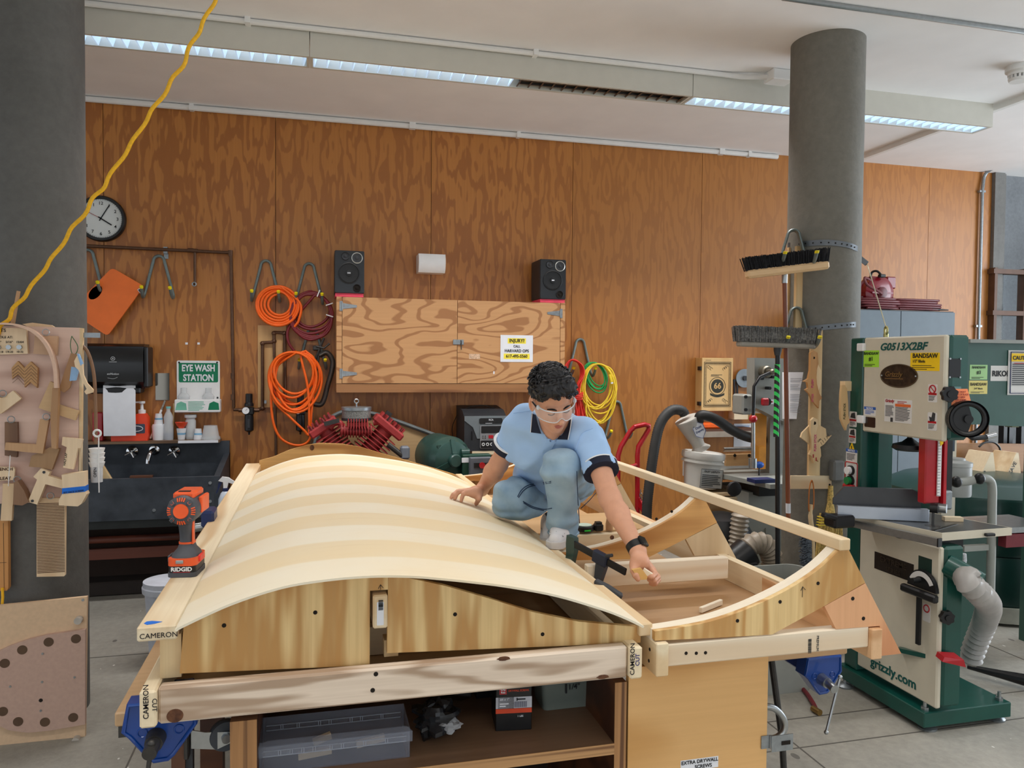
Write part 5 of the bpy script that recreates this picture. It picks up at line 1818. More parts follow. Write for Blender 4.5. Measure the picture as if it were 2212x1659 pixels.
for i in range(8):
 rx, rz = .145+rr.uniform(-.022, .025), .22+rr.uniform(-.05, .035)
 ox = rr.uniform(-.02, .02)
 for k in range(34):
  t = pi/2+2*pi*k/34
  pts.append(oY(1289, 786, yh)+V((ox*(1-sin(t))+rx*cos(t), -.006*i-.01*sin(2*t+i), -rz+rz*sin(t))))
pts += crv([pts[-1]]+[oY(*q, yh-.05) for q in ((1322, 800), (1332, 840), (1318, 880), (1306, 905), (1290, 913), (1274, 908), (1266, 890), (1268, 860))], 8)[1:]
o_ = single('extension_cord', MB().tube(pts, .0068, 8), YELC, 'coiled yellow extension cord hanging on the hook right of the red cord', 'cord', smooth=80)
q = oY(1319, 818, yh-.06)
part('plug', MB().bar(q+V((-.01, 0, .035)), q+V((.01, 0, -.03)), .022, .02, (0, -1, 0), bev=.004), YELC, o_)
part('plug_face', MB().bar(q+V((.01, 0, -.03)), q+V((.013, 0, -.042)), .018, .016, (0, -1, 0)), PAPER, o_)
pts = []
for i in range(6):
 rx, rz = .085+rr.uniform(-.014, .014), .115+rr.uniform(-.025, .02)
 ox = rr.uniform(-.01, .02)
 for k in range(26):
  t = pi/2+2*pi*k/26
  pts.append(oY(1278, 783, yh+.03)+V((ox+rx*cos(t)+.03*(1-sin(t)), -.004*i, -rz+rz*sin(t))))
single('extension_cord', MB().tube(pts, .006, 8), GRNC, 'coiled green cord hanging behind the yellow cord', 'cord', smooth=80)
# ==== red hand truck
YH = 5.35
t = thing('hand_truck', 'red tubular hand truck standing against the wall behind the hollow form', 'hand truck', (oY(1365, 1000, YH).x, YH, 0))
lp = [oY(1335, 1130, YH), oY(1335, 985, YH), oY(1341, 965, YH), oY(1362, 931, YH), oY(1371, 922, YH-.02), oY(1392, 917, YH-.02), oY(1401, 919, YH), oY(1401, 928, YH), oY(1379, 965, YH), oY(1377, 985, YH), oY(1377, 1130, YH)]
lp = [V((lp[0].x, YH, .2))]+lp+[V((lp[-1].x, YH, .2))]
part('frame', MB().tube(lp, .019, 12), RED, t)
p, q = oY(1335, 1001, YH), oY(1377, 1003, YH)
part('cross_bar', MB().tube(crv([p, (p+q)/2+V((0, -.03, -.015)), q], 5), .014, 10), RED, t)
p2_, q2_ = oY(1366, 1103, YH), oY(1392, 1108, YH)
m = MB().bar(oY(1378, 1078, YH), oY(1398, 1115, YH-.1), .02, .05)
part('brace', m, RED, t)
part('toe_plate', MB().box(((p.x+q.x)/2, YH-.12, .02), (.36, .26, .012)), RED, t)
for s, xx in ((-1, p.x-.08), (1, q.x+.08)):
 part('wheel', MB().lathe([(.03, -.03), (.11, -.03), (.125, -.015), (.125, .015), (.11, .03), (.03, .03)], (xx, YH+.11, .126), (1, 0, 0), 28), BLACK, t)
part('axle', MB().cyl((p.x-.1, YH+.11, .126), (q.x+.1, YH+.11, .126), .012, n=10), STEEL, t)
for i, s in enumerate((-1, 1)):
 q0 = oY((1343, 1384)[i], 1062, YH-.03)
 m = MB()
 for k in range(7):
  c = q0+V((.003*k*s, 0, -.028*k))
  ax_ = V((1, 0, 0)) if k % 2 else V((.3, .95, 0))
  m.tube([c+ax_*(.009*cos(j*pi/5))+Z3*(.017*sin(j*pi/5)) for j in range(10)], .0032, 5, True)
 part('chain', m, STEEL, t)
# ==== dust separator on its bucket
YD = 5.0
c0, c1 = oY(1476, 1040, YD), oY(1548, 1030, YD)
bxx = (c0.x+c1.x)/2
zb_ = oY(1510, 1052, YD).z
zr = oY(1508, 990, YD).z
r0 = (c1.x-c0.x)/2
BW = pbr('bucket_white', (208, 206, 200), .45, var=.03)
tilt = M.Rotation(.10, 4, 'Y')
bt = thing('bucket', 'white plastic bucket carrying the dust cyclone, tilted on a wooden stand', 'bucket', (bxx, YD, zb_), world=False, rot=(0, .10, 0))
H_ = zr-zb_
part('bucket_body', MB().lathe([(r0*.86, 0), (r0, H_*.85), (r0*1.14, H_*.86), (r0*1.14, H_*.93), (r0*1.06, H_*.94), (r0*1.06, H_)], n=36), BW, bt)
part('lid', MB().lathe([(r0*1.14, H_), (r0*1.18, H_+.02), (r0*1.16, H_+.045), (r0*1.02, H_+.05), (r0*.98, H_+.04), (0, H_+.04)], n=36), BW, bt)
pl_ = plate(bt, 'label', (.01, -r0*.985-.002, H_*.38), .17, .13, pbr('label_grey', (190, 190, 186), .6), t=.0015)
part('label_edge', MB().tube([V((.01+x, -r0*.985-.004, H_*.38+z)) for x, z in ((-.085, -.065), (.085, -.065), (.085, .065), (-.085, .065))], .0018, 4, True), DKGREY, bt)
text(bt, 'DUST DEPUTY', (.01, -r0*.985-.0035, H_*.38+.043), X3, Z3, .013, INK, bold=.8)
lines(bt, V((.01, -r0*.985-.003, H_*.38-.012)), .15, .085, 7, DKGREY)
CY = pbr('cyclone_white', (196, 192, 184), .4, var=.04, alpha=.93)
top_ = oY(1484, 906, YD)
bot_ = oY(1512, 968, YD)
cy = thing('dust_cyclone', 'translucent white dust cyclone cone on the bucket lid with a black hose on each side', 'cyclone', bot_)
d = (top_-bot_).normalized()
L_ = (top_-bot_).length
part('cone', MB().lathe([(.075, -.01), (.045, .02), (.045, .04), (.082, L_-.03), (.09, L_), (.088, L_+.006), (.055, L_+.006)], bot_, d, 32), CY, cy)
f_ = (ray(1490, 930)).normalized()
u_ = (X3-d*X3.dot(d)).normalized()
n_ = u_.cross(d)
lab = bot_+d*L_*.66-n_*0
k_ = n_ if n_.y < 0 else -n_
lc = bot_+d*L_*.62+k_*.0755+u_*.02
m = MB().prism([(0, .065), (.045, .03), (.045, -.03), (0, -.07), (-.045, -.03), (-.045, .03)], lc, u_, d, .002)
part('label', m, PAPER, cy)
part('label_edge', MB().tube([lc+u_*x+d*y+k_*.001 for x, y in ((0, .062), (.042, .029), (.042, -.029), (0, -.066), (-.042, -.029), (-.042, .029))], .002, 4, True), pbr('blue_print', (50, 70, 130), .5), cy)
text(cy, 'Dust', lc+d*.012+k_*.001, u_, d, .017, pbr('blue_print', (50, 70, 130), .5), bold=.6)
text(cy, 'Deputy', lc-d*.014+k_*.001, u_, d, .015, pbr('blue_print', (50, 70, 130), .5), bold=.6)
def ribbed(name, pts, r, mat, label, pitch=.014, amp=.12, cat='hose', root=None, seg=14, n=6):
 P = crv(pts, 12)
 out = [P[0]]
 acc = 0
 for a, b in zip(P, P[1:]):
  L = (b-a).length
  while acc+L >= pitch/2:
   t = (pitch/2-acc)/L
   a = a+(b-a)*t
   out.append(a)
   L = (b-a).length
   acc = 0
  acc += L
 R = [r*(1+amp*(1 if i % 2 else -1)) for i in range(len(out))]
 m = MB().tube(out, R, seg)
 if root is not None:
  return part(name, m, mat, root, label, 60)
 return single(name, m, mat, label, cat, smooth=60)
HOSEK = pbr('black_hose', (62, 62, 62), .55, var=.15)
ribbed('vacuum_hose', [oY(1398, 1200, YD), oY(1397, 1110, YD), oY(1402, 1050, YD), oY(1415, 960, YD), oY(1428, 912, YD), oY(1450, 887, YD), oY(1472, 887, YD), top_+d*.03], .036, HOSEK, 'dark ribbed vacuum hose rising from the floor to the top of the dust cyclone', .016, .05)
single('vacuum_hose', MB().tube(crv([top_+V((.075, -.02, -.03)), oY(1515, 897, YD-.08), oY(1545, 905, YD-.1), oY(1580, 928, YD-.1), oY(1620, 945, YD-.1), oY(1690, 955, YD-.05)], 8), .036, 14), pbr('rubber_hose', (42, 42, 42), .5), 'smooth black hose running from the cyclone toward the grey drilling machine', 'hose', smooth=60)
zs_ = zb_
t = thing('wood_stand', 'stand of light plywood blocks under the bucket', 'stand', (bxx+.03, YD, 0))
part('top_board', MB().box((bxx+.05, YD, zs_-.03), (.30, .32, .02)), PINEX, t)
part('top_board', MB().box((bxx+.12, YD-.02, zs_-.062), (.36, .32, .02)), PINEX, t)
part('block', MB().box((bxx+.12, YD, zs_-.14), (.22, .26, .13)), wood('block_ply', (214, 178, 130), (176, 134, 86), 'X', 6, 4, 6), t)
part('block', MB().box((bxx+.1, YD, zs_-.28), (.30, .28, .14)), wood('block_ply', (214, 178, 130), (176, 134, 86), 'X', 6, 4, 6), t)
part('post', MB().box((bxx+.08, YD, (zs_-.35)/2), (.16, .16, zs_-.35)), DARKW, t)
c = oY(1556, 1168, 4.6)
t = thing('shop_vacuum', 'yellow and black shop vacuum partly hidden behind the hollow form', 'vacuum', (c.x, 4.6, 0))
part('tank', MB().lathe([(.17, .06), (.19, .10), (.19, c.z+.02)], (c.x, 4.6, 0), n=28), pbr('vac_yellow', (238, 190, 30), .45), t)
part('motor_head', MB().lathe([(.20, c.z+.02), (.20, c.z+.08), (.15, c.z+.16), (.06, c.z+.19)], (c.x, 4.6, 0), n=28), BLACK, t)
part('base', MB().lathe([(.19, 0), (.21, .03), (.18, .06)], (c.x, 4.6, 0), n=28), BLACK, t)
part('cord', MB().tube(crv([(c.x-.1, 4.42, c.z+.12), (c.x-.06, 4.39, c.z), (c.x+.03, 4.38, c.z-.06), (c.x+.12, 4.4, c.z-.1)], 6), .005, 6), BLACK, t)
# ==== the box with 66, spanners, saw blade, shelf
c, w_, h_ = span(1516, 773, 1583, 888, YW-.12)
t = thing('wall_box', 'flat pale wooden box with a printed 66 crest hung on the wall', 'box', (c.x, YW, c.z-h_/2))
part('case', MB().box((c.x, YW-.06, c.z), (w_, .12, h_), bev=.003), wood('pale_box', (226, 188, 128), (210, 166, 104), 'Z', 2.5, 2.5, 4, .15, .5), t)
yy = YW-.121
pr = pbr('crest_ink', (52, 50, 40), .7, var=.3, sc=60)
fr = MB()
for (W2, H2, th) in ((w_*.86, h_*.84, .004), (w_*.72, h_*.74, .002)):
 for x in (-1, 1):
  fr.box((c.x+x*W2/2, yy, c.z), (th, .001, H2))
  fr.box((c.x, yy, c.z+x*H2/2), (W2, .001, th))
part('printed_frame', fr, pr, t)
m = MB()
for i in range(60):
 m.box((c.x+(-.5+i/59)*w_*.80, yy, c.z+h_*.395), (.002, .001, .012))
 m.box((c.x+(-.5+i/59)*w_*.80, yy, c.z-h_*.395), (.002, .001, .012))
for i in range(80):
 m.box((c.x-w_*.395, yy, c.z+(-.5+i/79)*h_*.78), (.010, .001, .002))
 m.box((c.x+w_*.395, yy, c.z+(-.5+i/79)*h_*.78), (.010, .001, .002))
part('printed_border', m, pr, t)
for sx_ in (-1, 1):
 for sz_ in (-1, 1):
  m = MB()
  for k in range(3):
   m.tube([(c.x+sx_*w_*(.30-.05*k)+.012*cos(j*pi/5), yy, c.z+sz_*h_*(.33-.02*k)+.012*sin(j*pi/5)) for j in range(8)], .0016, 4)
  part('corner_flourish', m, pr, t)
cz = c.z-h_*.03
part('crest_disc', MB().prism([(.062*cos(k*pi/20), .062*sin(k*pi/20)) for k in range(40)], (c.x, yy+.0004, cz), X3, Z3, .001), pr, t)
part('crest_ring', MB().tube([(c.x+.078*cos(k*pi/20), yy, cz+.078*sin(k*pi/20)) for k in range(40)], .0025, 4, True), pr, t)
text(t, '66', (c.x, yy-.0008, cz-.022), X3, Z3, .05, wood('pale_box', (0,)*3, (0,)*3), bold=1.2)
part('crest_banner', MB().prism([(x, -.065-.035*cos(x*16)+dz) for x, dz in [(-.07+.01*i, 0) for i in range(15)]+[(.07-.01*i, .02) for i in range(15)]], (c.x, yy, cz), X3, Z3, .0008), pr, t)
lines(t, (c.x, yy, cz+.095), .13, .02, 2, pr)
lines(t, (c.x-w_*.25, yy, c.z+h_*.455), .09, .006, 1, pr)
for z in (.3, -.36):
 part('hinge', MB().box((c.x-w_/2-.008, YW-.09, c.z+h_*z), (.018, .05, .035), bev=.003), BLACK, t)
for i, x in enumerate((1586, 1592)):
 a, b = oY(x, 822, YW-.02), oY(x+1, 858, YW-.02)
 m = MB().bar(a, b, .016, .008, (0, -1, 0))
 m.cyl(b+V((0, -.006, -.01)), b+V((0, .006, -.01)), .024, n=14)
 m.cyl(a+V((0, -.006, 0)), a+V((0, .006, 0)), .013, n=12)
 single('spanner', m, BLACK, ('left' if i == 0 else 'right')+' black spanner hung on the wall beside the 66 box', 'spanner', 'hanging spanners')
p = wl(1607, 817, .02)
m = MB().cyl(p, p+V((0, -.012, 0)), .085, n=36)
sb_ = single('guard_disc', m, pbr('disc_grey', (140, 148, 154), .4, .4), 'round grey metal disc hung on the wall left of the grey drilling machine', 'disc')
part('hub', MB().cyl(p+V((0, -.012, 0)), p+V((0, -.03, 0)), .022, n=18), DKGREY, sb_)
c, w_, h_ = span(1586, 878, 1616, 906, YW-.10)
single('wood_bracket_box', MB().box((c.x, YW-.05, c.z), (w_, .1, h_)), PINEX, 'pale wood block on the wall under the spanners', 'block')
p = oY(1545, 917, YW-.12)
t = thing('wall_ledge', 'narrow wall ledge behind the black hose carrying an orange tool tray', 'shelf', p)
a, b = oY(1492, 925, YW-.12), oY(1620, 921, YW-.12)
part('ledge', MB().box(((a.x+b.x)/2, YW-.12, p.z-.045), (b.x-a.x, .24, .03)), DARKW, t)
part('ledge_front', MB().box(((a.x+b.x)/2, YW-.235, p.z-.075), (b.x-a.x, .02, .05)), pbr('grey_board', (150, 138, 124), .7), t)
single('orange_tool_tray', MB().box((p.x-.06, YW-.12, p.z-.005), (.26, .14, .045), bev=.01), pbr('tool_orange', (240, 100, 24), .4), 'bright orange tool tray on the ledge behind the black hose', 'tray')
for (x0, y0, x1, y1, lab) in ((1585, 935, 1622, 965, 'white paper with a blue heading pinned low on the wall right of the cyclone'),):
 c, w_, h_ = span(x0, y0-20, x1, y1, YW-.004)
 pp = single('pinned_paper', MB().box(c, (w_, .003, h_)), PAPER, lab, 'paper')
 plate(pp, 'picture', c+V((0, -.002, h_*.25)), w_*.8, h_*.35, pbr('pale_blue_print', (170, 190, 220), .7), t=.0005)
 lines(pp, c+V((0, -.0015, -h_*.1)), w_*.6, h_*.15, 2, DKGREY)
# ==== grey drilling / scroll machine left of the column
YG = 4.75
GM = pbr('machine_grey', (150, 152, 146), .45, var=.05)
c, w_, h_ = span(1617, 773, 1703, 905, YG)
gm = thing('drilling_machine', 'grey machine with a crank handle and tilting table, left of the right column', 'machine', (c.x, 4.9, 0))
pts = [(1630, 773), (1720, 775), (1720, 922), (1680, 905), (1648, 888), (1630, 880)]
P_ = [oY(*q, YG) for q in pts]
part('head', MB().prism([(p.x, p.z) for p in P_], (0, YG, 0), X3, Z3, .10), GM, gm)
part('frame_post', MB().box((oY(1690, 900, YG).x+.05, YG+.2, .95), (.16, .2, 1.3)), GM, gm)
c, w_, h_ = span(1604, 852, 1626, 896, YG-.02)
sbx = part('side_box', MB().box((c.x, YG+.05, c.z), (w_, .14, h_), bev=.012), GM, gm)
for q in ((1610, 857), (1610, 885), (1627, 857), (1627, 886)):
 p = oY(*q, YG-.021)
 part('bolt', MB().cyl(p, p+V((0, -.012, 0)), .011, n=12), BLACK, sbx)
p = oY(1649, 803, YG)
part('crank_hub', MB().lathe([(.042, 0), (.042, -.05), (.034, -.06), (.02, -.06), (.02, -.11), (.012, -.12)], p, (0, 1, 0), 24), pbr('hub_brass', (120, 114, 100), .35, .7), gm)
part('crank_arm', MB().tube([p+V((0, -.10, 0)), oY(1641, 815, YG-.11), oY(1629, 835, YG-.12), oY(1627, 898, YG-.13)], .012, 12), BLACK, gm, 'black crank handle')
q = oY(1627, 905, YG-.13)
part('crank_ball', MB().sph(q, .028), RED, gm, 'red ball knob')
part('ball_rod', MB().cyl(q, oY(1627, 990, YG-.13), .013, n=12), STEEL, gm)
part('quill', MB().cyl(oY(1626, 990, YG-.1), oY(1626, 1011, YG-.1), .028, n=18), STEEL, gm)
for q in ((1662, 814), (1639, 817), (1655, 838)):
 p = oY(*q, YG)
 part('knob', MB().cyl(p, p+V((0, -.05, 0)), .011, n=12), BLACK, gm)
p = oY(1648, 867, YG)
part('stop_button', MB().cyl(p+V((.01, 0, 0)), p+V((0, -.06, 0)), .026, n=18), BLACK, gm)
part('stop_button_cap', MB().box(p+V((-.022, -.06, 0)), (.05, .03, .052), bev=.008), RED, gm, 'red stop button')
pp = oY(1673, 868, YG-.002)
plate(gm, 'label', pp, .07, .032, PAPER)
plate(gm, 'label_mark', pp+V((-.022, -.001, 0)), .014, .01, RED, t=.0008)
c, w_, h_ = span(1633, 895, 1648, 1000, YG+.1)
part('guide_post', MB().box((c.x+.01, YG+.12, c.z-.02), (.09, .04, h_+.05)), pbr('guide_orange', (212, 140, 40), .5), gm, 'orange blade guide post')
part('guide_tip', MB().box(oY(1642, 985, YG+.05), (.055, .06, .14)), pbr('guide_orange', (212, 140, 40), .5), gm)
p = oY(1640, 1004, YG+.02)
part('guide_foot', MB().sph(p, (.034, .03, .024)), pbr('blue_fitting', (20, 80, 170), .4), gm)
part('drill_bit', MB().cyl(p, p+V((0, 0, -.09)), .006, n=10), IRON, gm)
tz = oY(1600, 1040, YG-.2).z
tp_ = [(oZ(1552, 1022, tz)), oZ(1700, 1016, tz), oZ(1700, 1062, tz), oZ(1625, 1050, tz)]
xs = [oY(1552, 1030, YG+.1).x, oY(1700, 1030, YG).x]
m = MB().hexa([(xs[0], YG+.42, tz-.03), (xs[1], YG+.42, tz-.03), (xs[1], YG-.35, tz-.03), (xs[0]+.12, YG-.35, tz-.03), (xs[0], YG+.42, tz), (xs[1], YG+.42, tz), (xs[1], YG-.35, tz), (xs[0]+.12, YG-.35, tz)])
m.f = [f[::-1] for f in m.f]
part('table', m, GM, gm)
tz2 = oY(1600, 1006, YG+.3).z
part('rear_table', MB().box(((xs[0]+xs[1])/2, YG+.52, tz2-.06), (xs[1]-xs[0], .25, .11)), pbr('machine_light', (186, 188, 186), .45), gm)
c, w_, h_ = span(1570, 979, 1700, 995, YG+.3)
fn = part('fence', MB().box((c.x, YG+.32, c.z-.02), (w_, .03, h_+.03)), wood('fence_wood', (214, 178, 128), (190, 146, 98), 'X', 4, 3, 8), gm, 'wood fence')
part('fence_rail', MB().cyl((c.x-w_/2, YG+.35, c.z+.055), (c.x+w_/2, YG+.35, c.z+.055), .016, n=12), STEEL, gm)
for x in (1588, 1619, 1650, 1668):
 p = oY(x, 984, YG+.30)
 part('fence_hole', MB().cyl(p+V((0, .006, 0)), p+V((0, .002, 0)), .012, n=12), HOLE, fn)
c, w_, h_ = span(1640, 1033, 1690, 1043, YG-.36)
part('insert', MB().box((c.x, YG-.25, tz+.012), (w_*.9, .1, .024)), pbr('navy_plastic', (30, 44, 90), .4), gm, 'blue insert')
c, w_, h_ = span(1595, 1062, 1700, 1230, YG)
part('pedestal', MB().box((c.x+.03, YG+.15, (tz-.1)/2), (w_, .45, tz-.1)), GM, gm)
part('trunnion', MB().box((c.x-.05, YG+.0, tz-.07), (.16, .3, .09)), BLACK, gm)
p = oY(1583, 1055, YG-.3)
part('tilt_knob', MB().lathe([(.045, 0), (.05, -.015), (.045, -.03), (.02, -.035)], p, (0, 1, 0), 20), BLACK, gm)
c, w_, h_ = span(1654, 1148, 1676, 1166, YG-.08)
part('switch_plate', MB().box((c.x, YG-.075, c.z), (w_, .012, h_+.05)), GM, gm)
HOSEG = pbr('grey_flex_hose', (158, 146, 130), .4, var=.12)
ribbed('flex_hose', [oY(1600, 1110, 4.4), oY(1595, 1150, 4.4), oY(1588, 1195, 4.4), oY(1586, 1240, 4.4)], .055, HOSEG, 'upright beige ribbed dust hose beside the grey machine pedestal', .028, .10)
ribbed('flex_hose', [oY(1600, 1200, 4.0), oY(1625, 1175, 4.0), oY(1650, 1175, 4.0), oY(1666, 1200, 4.0), oY(1668, 1240, 4.0), V((oY(1668, 1240, 4.0).x, 4.0, .02))], .06, HOSEG, 'arched beige ribbed dust hose in front of the grey machine pedestal', .028, .10)
p = oY(1600, 1205, 4.0)
m = MB().lathe([(.075, -.07), (.09, -.06), (.09, .06), (.07, .07)], p, V((.7, 0, .5)), 24)
m.box(p+V((-.02, -.07, -.04)), (.16, .05, .07), bev=.01)
single('hose_coupling', m, BLACK, 'black hose coupling at the end of the arched beige hose', 'coupling')
c = oY(1680, 1240, 3.5)
zr = c.z+.0
zr = oY(1680, 1222, 3.62).z
t = thing('waste_bin', 'grey plastic waste bin on the floor behind the hollow form', 'bin', (c.x, 3.5, 0))
m = MB()
w2, d2 = .20, .14
rings = [(rrect(w2*1.5, d2*1.5, .05), 0), (rrect(w2*2, d2*2, .08), zr-.03), (rrect(w2*2.1, d2*2.1, .08), zr-.03), (rrect(w2*2.1, d2*2.1, .08), zr), (rrect(w2*1.96, d2*1.96, .08), zr), (rrect(w2*1.45, d2*1.45, .05), .02)]
k = len(rings[0][0])
vs = [V((c.x+x, 3.5+y, h)) for rg, h in rings for x, y in rg]
fs = [tuple(range(k-1, -1, -1)), tuple((len(rings)-1)*k+i for i in range(k))]
for a in range(len(rings)-1):
 fs += [(a*k+i, a*k+(i+1) % k, (a+1)*k+(i+1) % k, (a+1)*k+i) for i in range(k)]
m.add(vs, fs)
part('bin_body', m, pbr('bin_grey', (150, 152, 146), .5, var=.05), t)
# ==== things on the right column
CX, CY_, CR = 2.97, 4.05, .21
def oC(px, py, off=0.):
 """first hit on a cylinder round the right column"""
 d = ray(px, py)
 r = CR+off
 ax_, ay = CAMP.x-CX, CAMP.y-CY_
 a = d.x**2+d.y**2
 b = 2*(ax_*d.x+ay*d.y)
 c = ax_**2+ay**2-r*r
 q = b*b-4*a*c
 if q < 0:
  return oY(px, py, CY_)
 t = (-b-sqrt(q))/(2*a)
 return CAMP+d*t
def strap(pts, name, lab):
 P = crv([oC(x, y, .006) for x, y in pts], 6)
 top = [[p+V((0, 0, .016)), p-V((0, 0, .016))] for p in P]
 bot = [[p+V((0, 0, .016))+V((CX-p.x, CY_-p.y, 0)).normalized()*.003, p-V((0, 0, .016))+V((CX-p.x, CY_-p.y, 0)).normalized()*.003] for p in P]
 o = single(name, MB().slab(top, bot), pbr('strap_steel', (110, 114, 118), .4, .7), lab, 'strap', smooth=60)
 for i in range(2, len(P)-1, 2):
  n = V((P[i].x-CX, P[i].y-CY_, 0)).normalized()
  part('strap_hole', MB().cyl(P[i]+n*.001, P[i]+n*.0022, .0045, n=8), HOLE, o)
 return o
strap([(1702, 530), (1740, 526), (1790, 524), (1830, 529), (1853, 537)], 'column_strap', 'perforated steel strap round the right column, the upper of two')
strap([(1706, 711), (1748, 710), (1790, 706), (1830, 702), (1849, 701)], 'column_strap', 'perforated steel strap round the right column, the lower of two')
for (x0, y0, x1, y1, lab) in ((1716, 532, 1737, 720, 'pale upright batten on the right column behind the broom hooks'), (1699, 535, 1706, 720, 'thin pale batten at the left side of the right column')):
 a = oC((x0+x1)/2, (y0+y1)/2, .004)
 w_ = abs(oY(x1, 600, a.y).x-oY(x0, 600, a.y).x)
 zt_, zb_ = oY(x0, y0, a.y).z, oY(x0, y1, a.y).z
 single('batten', MB().box((a.x, a.y-.006, (zt_+zb_)/2), (w_, .022, zt_-zb_)), PINEZ, lab, 'batten')
a = oC(1770, 870, .006)
YA = a.y-.012
c, w_, h_ = span(1750, 713, 1774, 1040, YA)
tb_ = thing('tool_board', 'long pale board with a cross piece strapped to the right column, hung with push sticks', 'board', (c.x, YA, c.z-h_/2))
part('upright', MB().box((c.x, YA+.009, c.z), (w_, .018, h_)), PINEZ, tb_)
c2, w2, h2 = span(1708, 1028, 1803, 1056, YA-.018)
part('cross_piece', MB().box((c2.x, YA-.009, c2.z), (w2, .018, h2), M.Rotation(.03, 3, 'Y')), PINEX, tb_)
for q in ((1754, 1040), (1792, 1047)):
 p = oY(*q, YA-.0185)
 part('peg_hole', MB().cyl(p, p+V((0, -.002, 0)), .006, n=10), HOLE, tb_)
YB1 = oC(1715, 560, .01).y
def colhook(px, lab):
 p = oY(*px, YB1-.012)
 h = dup(H0, p, lab, group='hooks on the right column')
 return h
h1 = colhook((1712, 512), 'grey hook on the right column holding the wooden block broom')
h2_ = colhook((1718, 678), 'grey hook on the right column holding the grey bristle broom')
for h in (h1, h2_):
 h.scale = (.82, 3.3, .75)
 h.rotation_euler = (0, 0, -.5)
BR = pbr('bristle_black', (26, 26, 30), .9, var=.5, sc=90)
BRG = pbr('bristle_dusty', (74, 74, 74), .95, var=.5, sc=110, c2=(132, 130, 126))
def bristles(ctr, R, L, W, H, mat, root, n, seed, splay=.25):
 rr = random.Random(seed)
 m = MB()
 for i in range(n):
  x, y = rr.uniform(-L/2, L/2), rr.uniform(-W/2, W/2)
  a = ctr+R @ V((x, y, 0))
  b = ctr+R @ V((x*(1+splay*.25)+rr.uniform(-.004, .004), y*(1+splay)+rr.uniform(-.004, .004), H*rr.uniform(.9, 1.03)))
  d = .0022
  m.hexa([a+V((-d, -d, 0)), a+V((d, -d, 0)), a+V((d, d, 0)), a+V((-d, d, 0)), b+V((-d, -d, 0))*.5, b+V((d, -d, 0))*.5, b+V((d, d, 0))*.5, b+V((-d, d, 0))*.5])
 o = part('bristles', m, mat, root, None, 0)
 return o
yb1 = CY_-CR-.09
c = oY(1700, 583, yb1)
R = M.Rotation(-.20, 3, 'Z') @ M.Rotation(-.13, 3, 'Y')
br = thing('push_broom', 'push broom with a bare wood block and black bristles hung on the right column', 'broom', c)
m = MB().box(c, (.46, .065, .045), R, bev=.012)
part('block', m, wood('broom_block', (226, 190, 144), (200, 158, 110), 'X', 4, 3, 9), br)
part('bristle_base', MB().box(c+R @ V((.0, .012, .052)), (.455, .06, .06), R, bev=.015), BR, br)
bristles(c+R @ V((0, .005, .02)), R, .46, .06, .075, BR, br, 900, 5)
a, b = oY(1695, 600, yb1+.03), oY(1703, 1128, yb1+.05)
hd = part('handle', MB().cyl(a, b, .0125, n=14), wood('red_handle', (146, 82, 48), (116, 60, 34), 'Z', 3, 3, 9, .3, .4), br, 'reddish brown handle')
part('ferrule', MB().cyl(a+V((0, 0, .02)), a+V((0, 0, -.03)), .0155, n=14), STEEL, br)
part('sticker', MB().cyl(oY(1702.4, 1087, yb1+.048), oY(1702.7, 1108, yb1+.049), .0135, n=14), PAPER, hd)
yb2 = CY_-CR-.11
c = oY(1676, 745, yb2)
R = M.Rotation(-.1, 3, 'Z') @ M.Rotation(.02, 3, 'Y')
br = thing('push_broom', 'push broom with dusty grey bristles and a green and black taped handle', 'broom', c)
part('block', MB().box(c, (.44, .06, .03), R, bev=.008), pbr('broom_block_grey', (150, 144, 134), .7), br)
part('bristle_base', MB().box(c+R @ V((0, 0, .048)), (.45, .075, .066), R, bev=.02), BRG, br)
bristles(c+R @ V((0, 0, .012)), R, .46, .075, .085, BRG, br, 1200, 8, .2)
a, b = oY(1680, 752, yb2+.01), oY(1680, 1300, yb2+.02)
TB = NT('black_tape_pole')
hd = part('handle', MB().cyl(a, b, .0135, n=14), BLACK, br, 'black pole')
za_, zb_ = oY(1680, 787, yb2).z, oY(1680, 944, yb2).z
N = NT('hazard_tape')
tc = N.n('ShaderNodeTexCoord')
sx_ = N.n('ShaderNodeSeparateXYZ')
N.l(tc.outputs['Object'], sx_.inputs[0])
ph = N.math('FRACT', N.math('DIVIDE', N.math('ADD', sx_.outputs[2], N.math('MULTIPLY', sx_.outputs[0], .8)), .042))
col = N.mix(N.math('GREATER_THAN', ph, .5), lin((20, 20, 22)), lin((48, 216, 96)))
N.l(col, N.b.inputs['Base Color'])
N.b.inputs['Roughness'].default_value = .45
part('hazard_tape', MB().cyl(V((a.x, a.y, za_)), V((a.x, a.y, zb_)), .0148, n=14), N.m, hd, 'green and black striped tape')
part('collar', MB().lathe([(.02, .0), (.022, -.03), (.016, -.06)], a+V((0, 0, .02)), n=14), DKGREY, br)
YN = oC(1715, 850, .004).y-.06
c, w_, h_ = span(1688, 803, 1744, 906, YN)
m = MB()
top, bot = [], []
for i in range(7):
 a = oC(1696+(1736-1696)*i/6, 850, .008)
 q0 = oY(1690+(1741-1690)*i/6, 804, a.y)
 q1 = oY(1690+(1743-1690)*i/6, 905, a.y)
 top.append([q0, q1])
 bot.append([q0+V((0, .001, 0)), q1+V((0, .001, 0))])
nt_ = single('paper_notice', MB().slab(top, bot), PAPER, 'white typed paper notice taped to the right column behind the broom handle', 'notice', smooth=60)
mid = (top[2][0]+top[5][1])/2
uu = (top[5][0]-top[2][0]).normalized()
m = MB()
rr = random.Random(6)
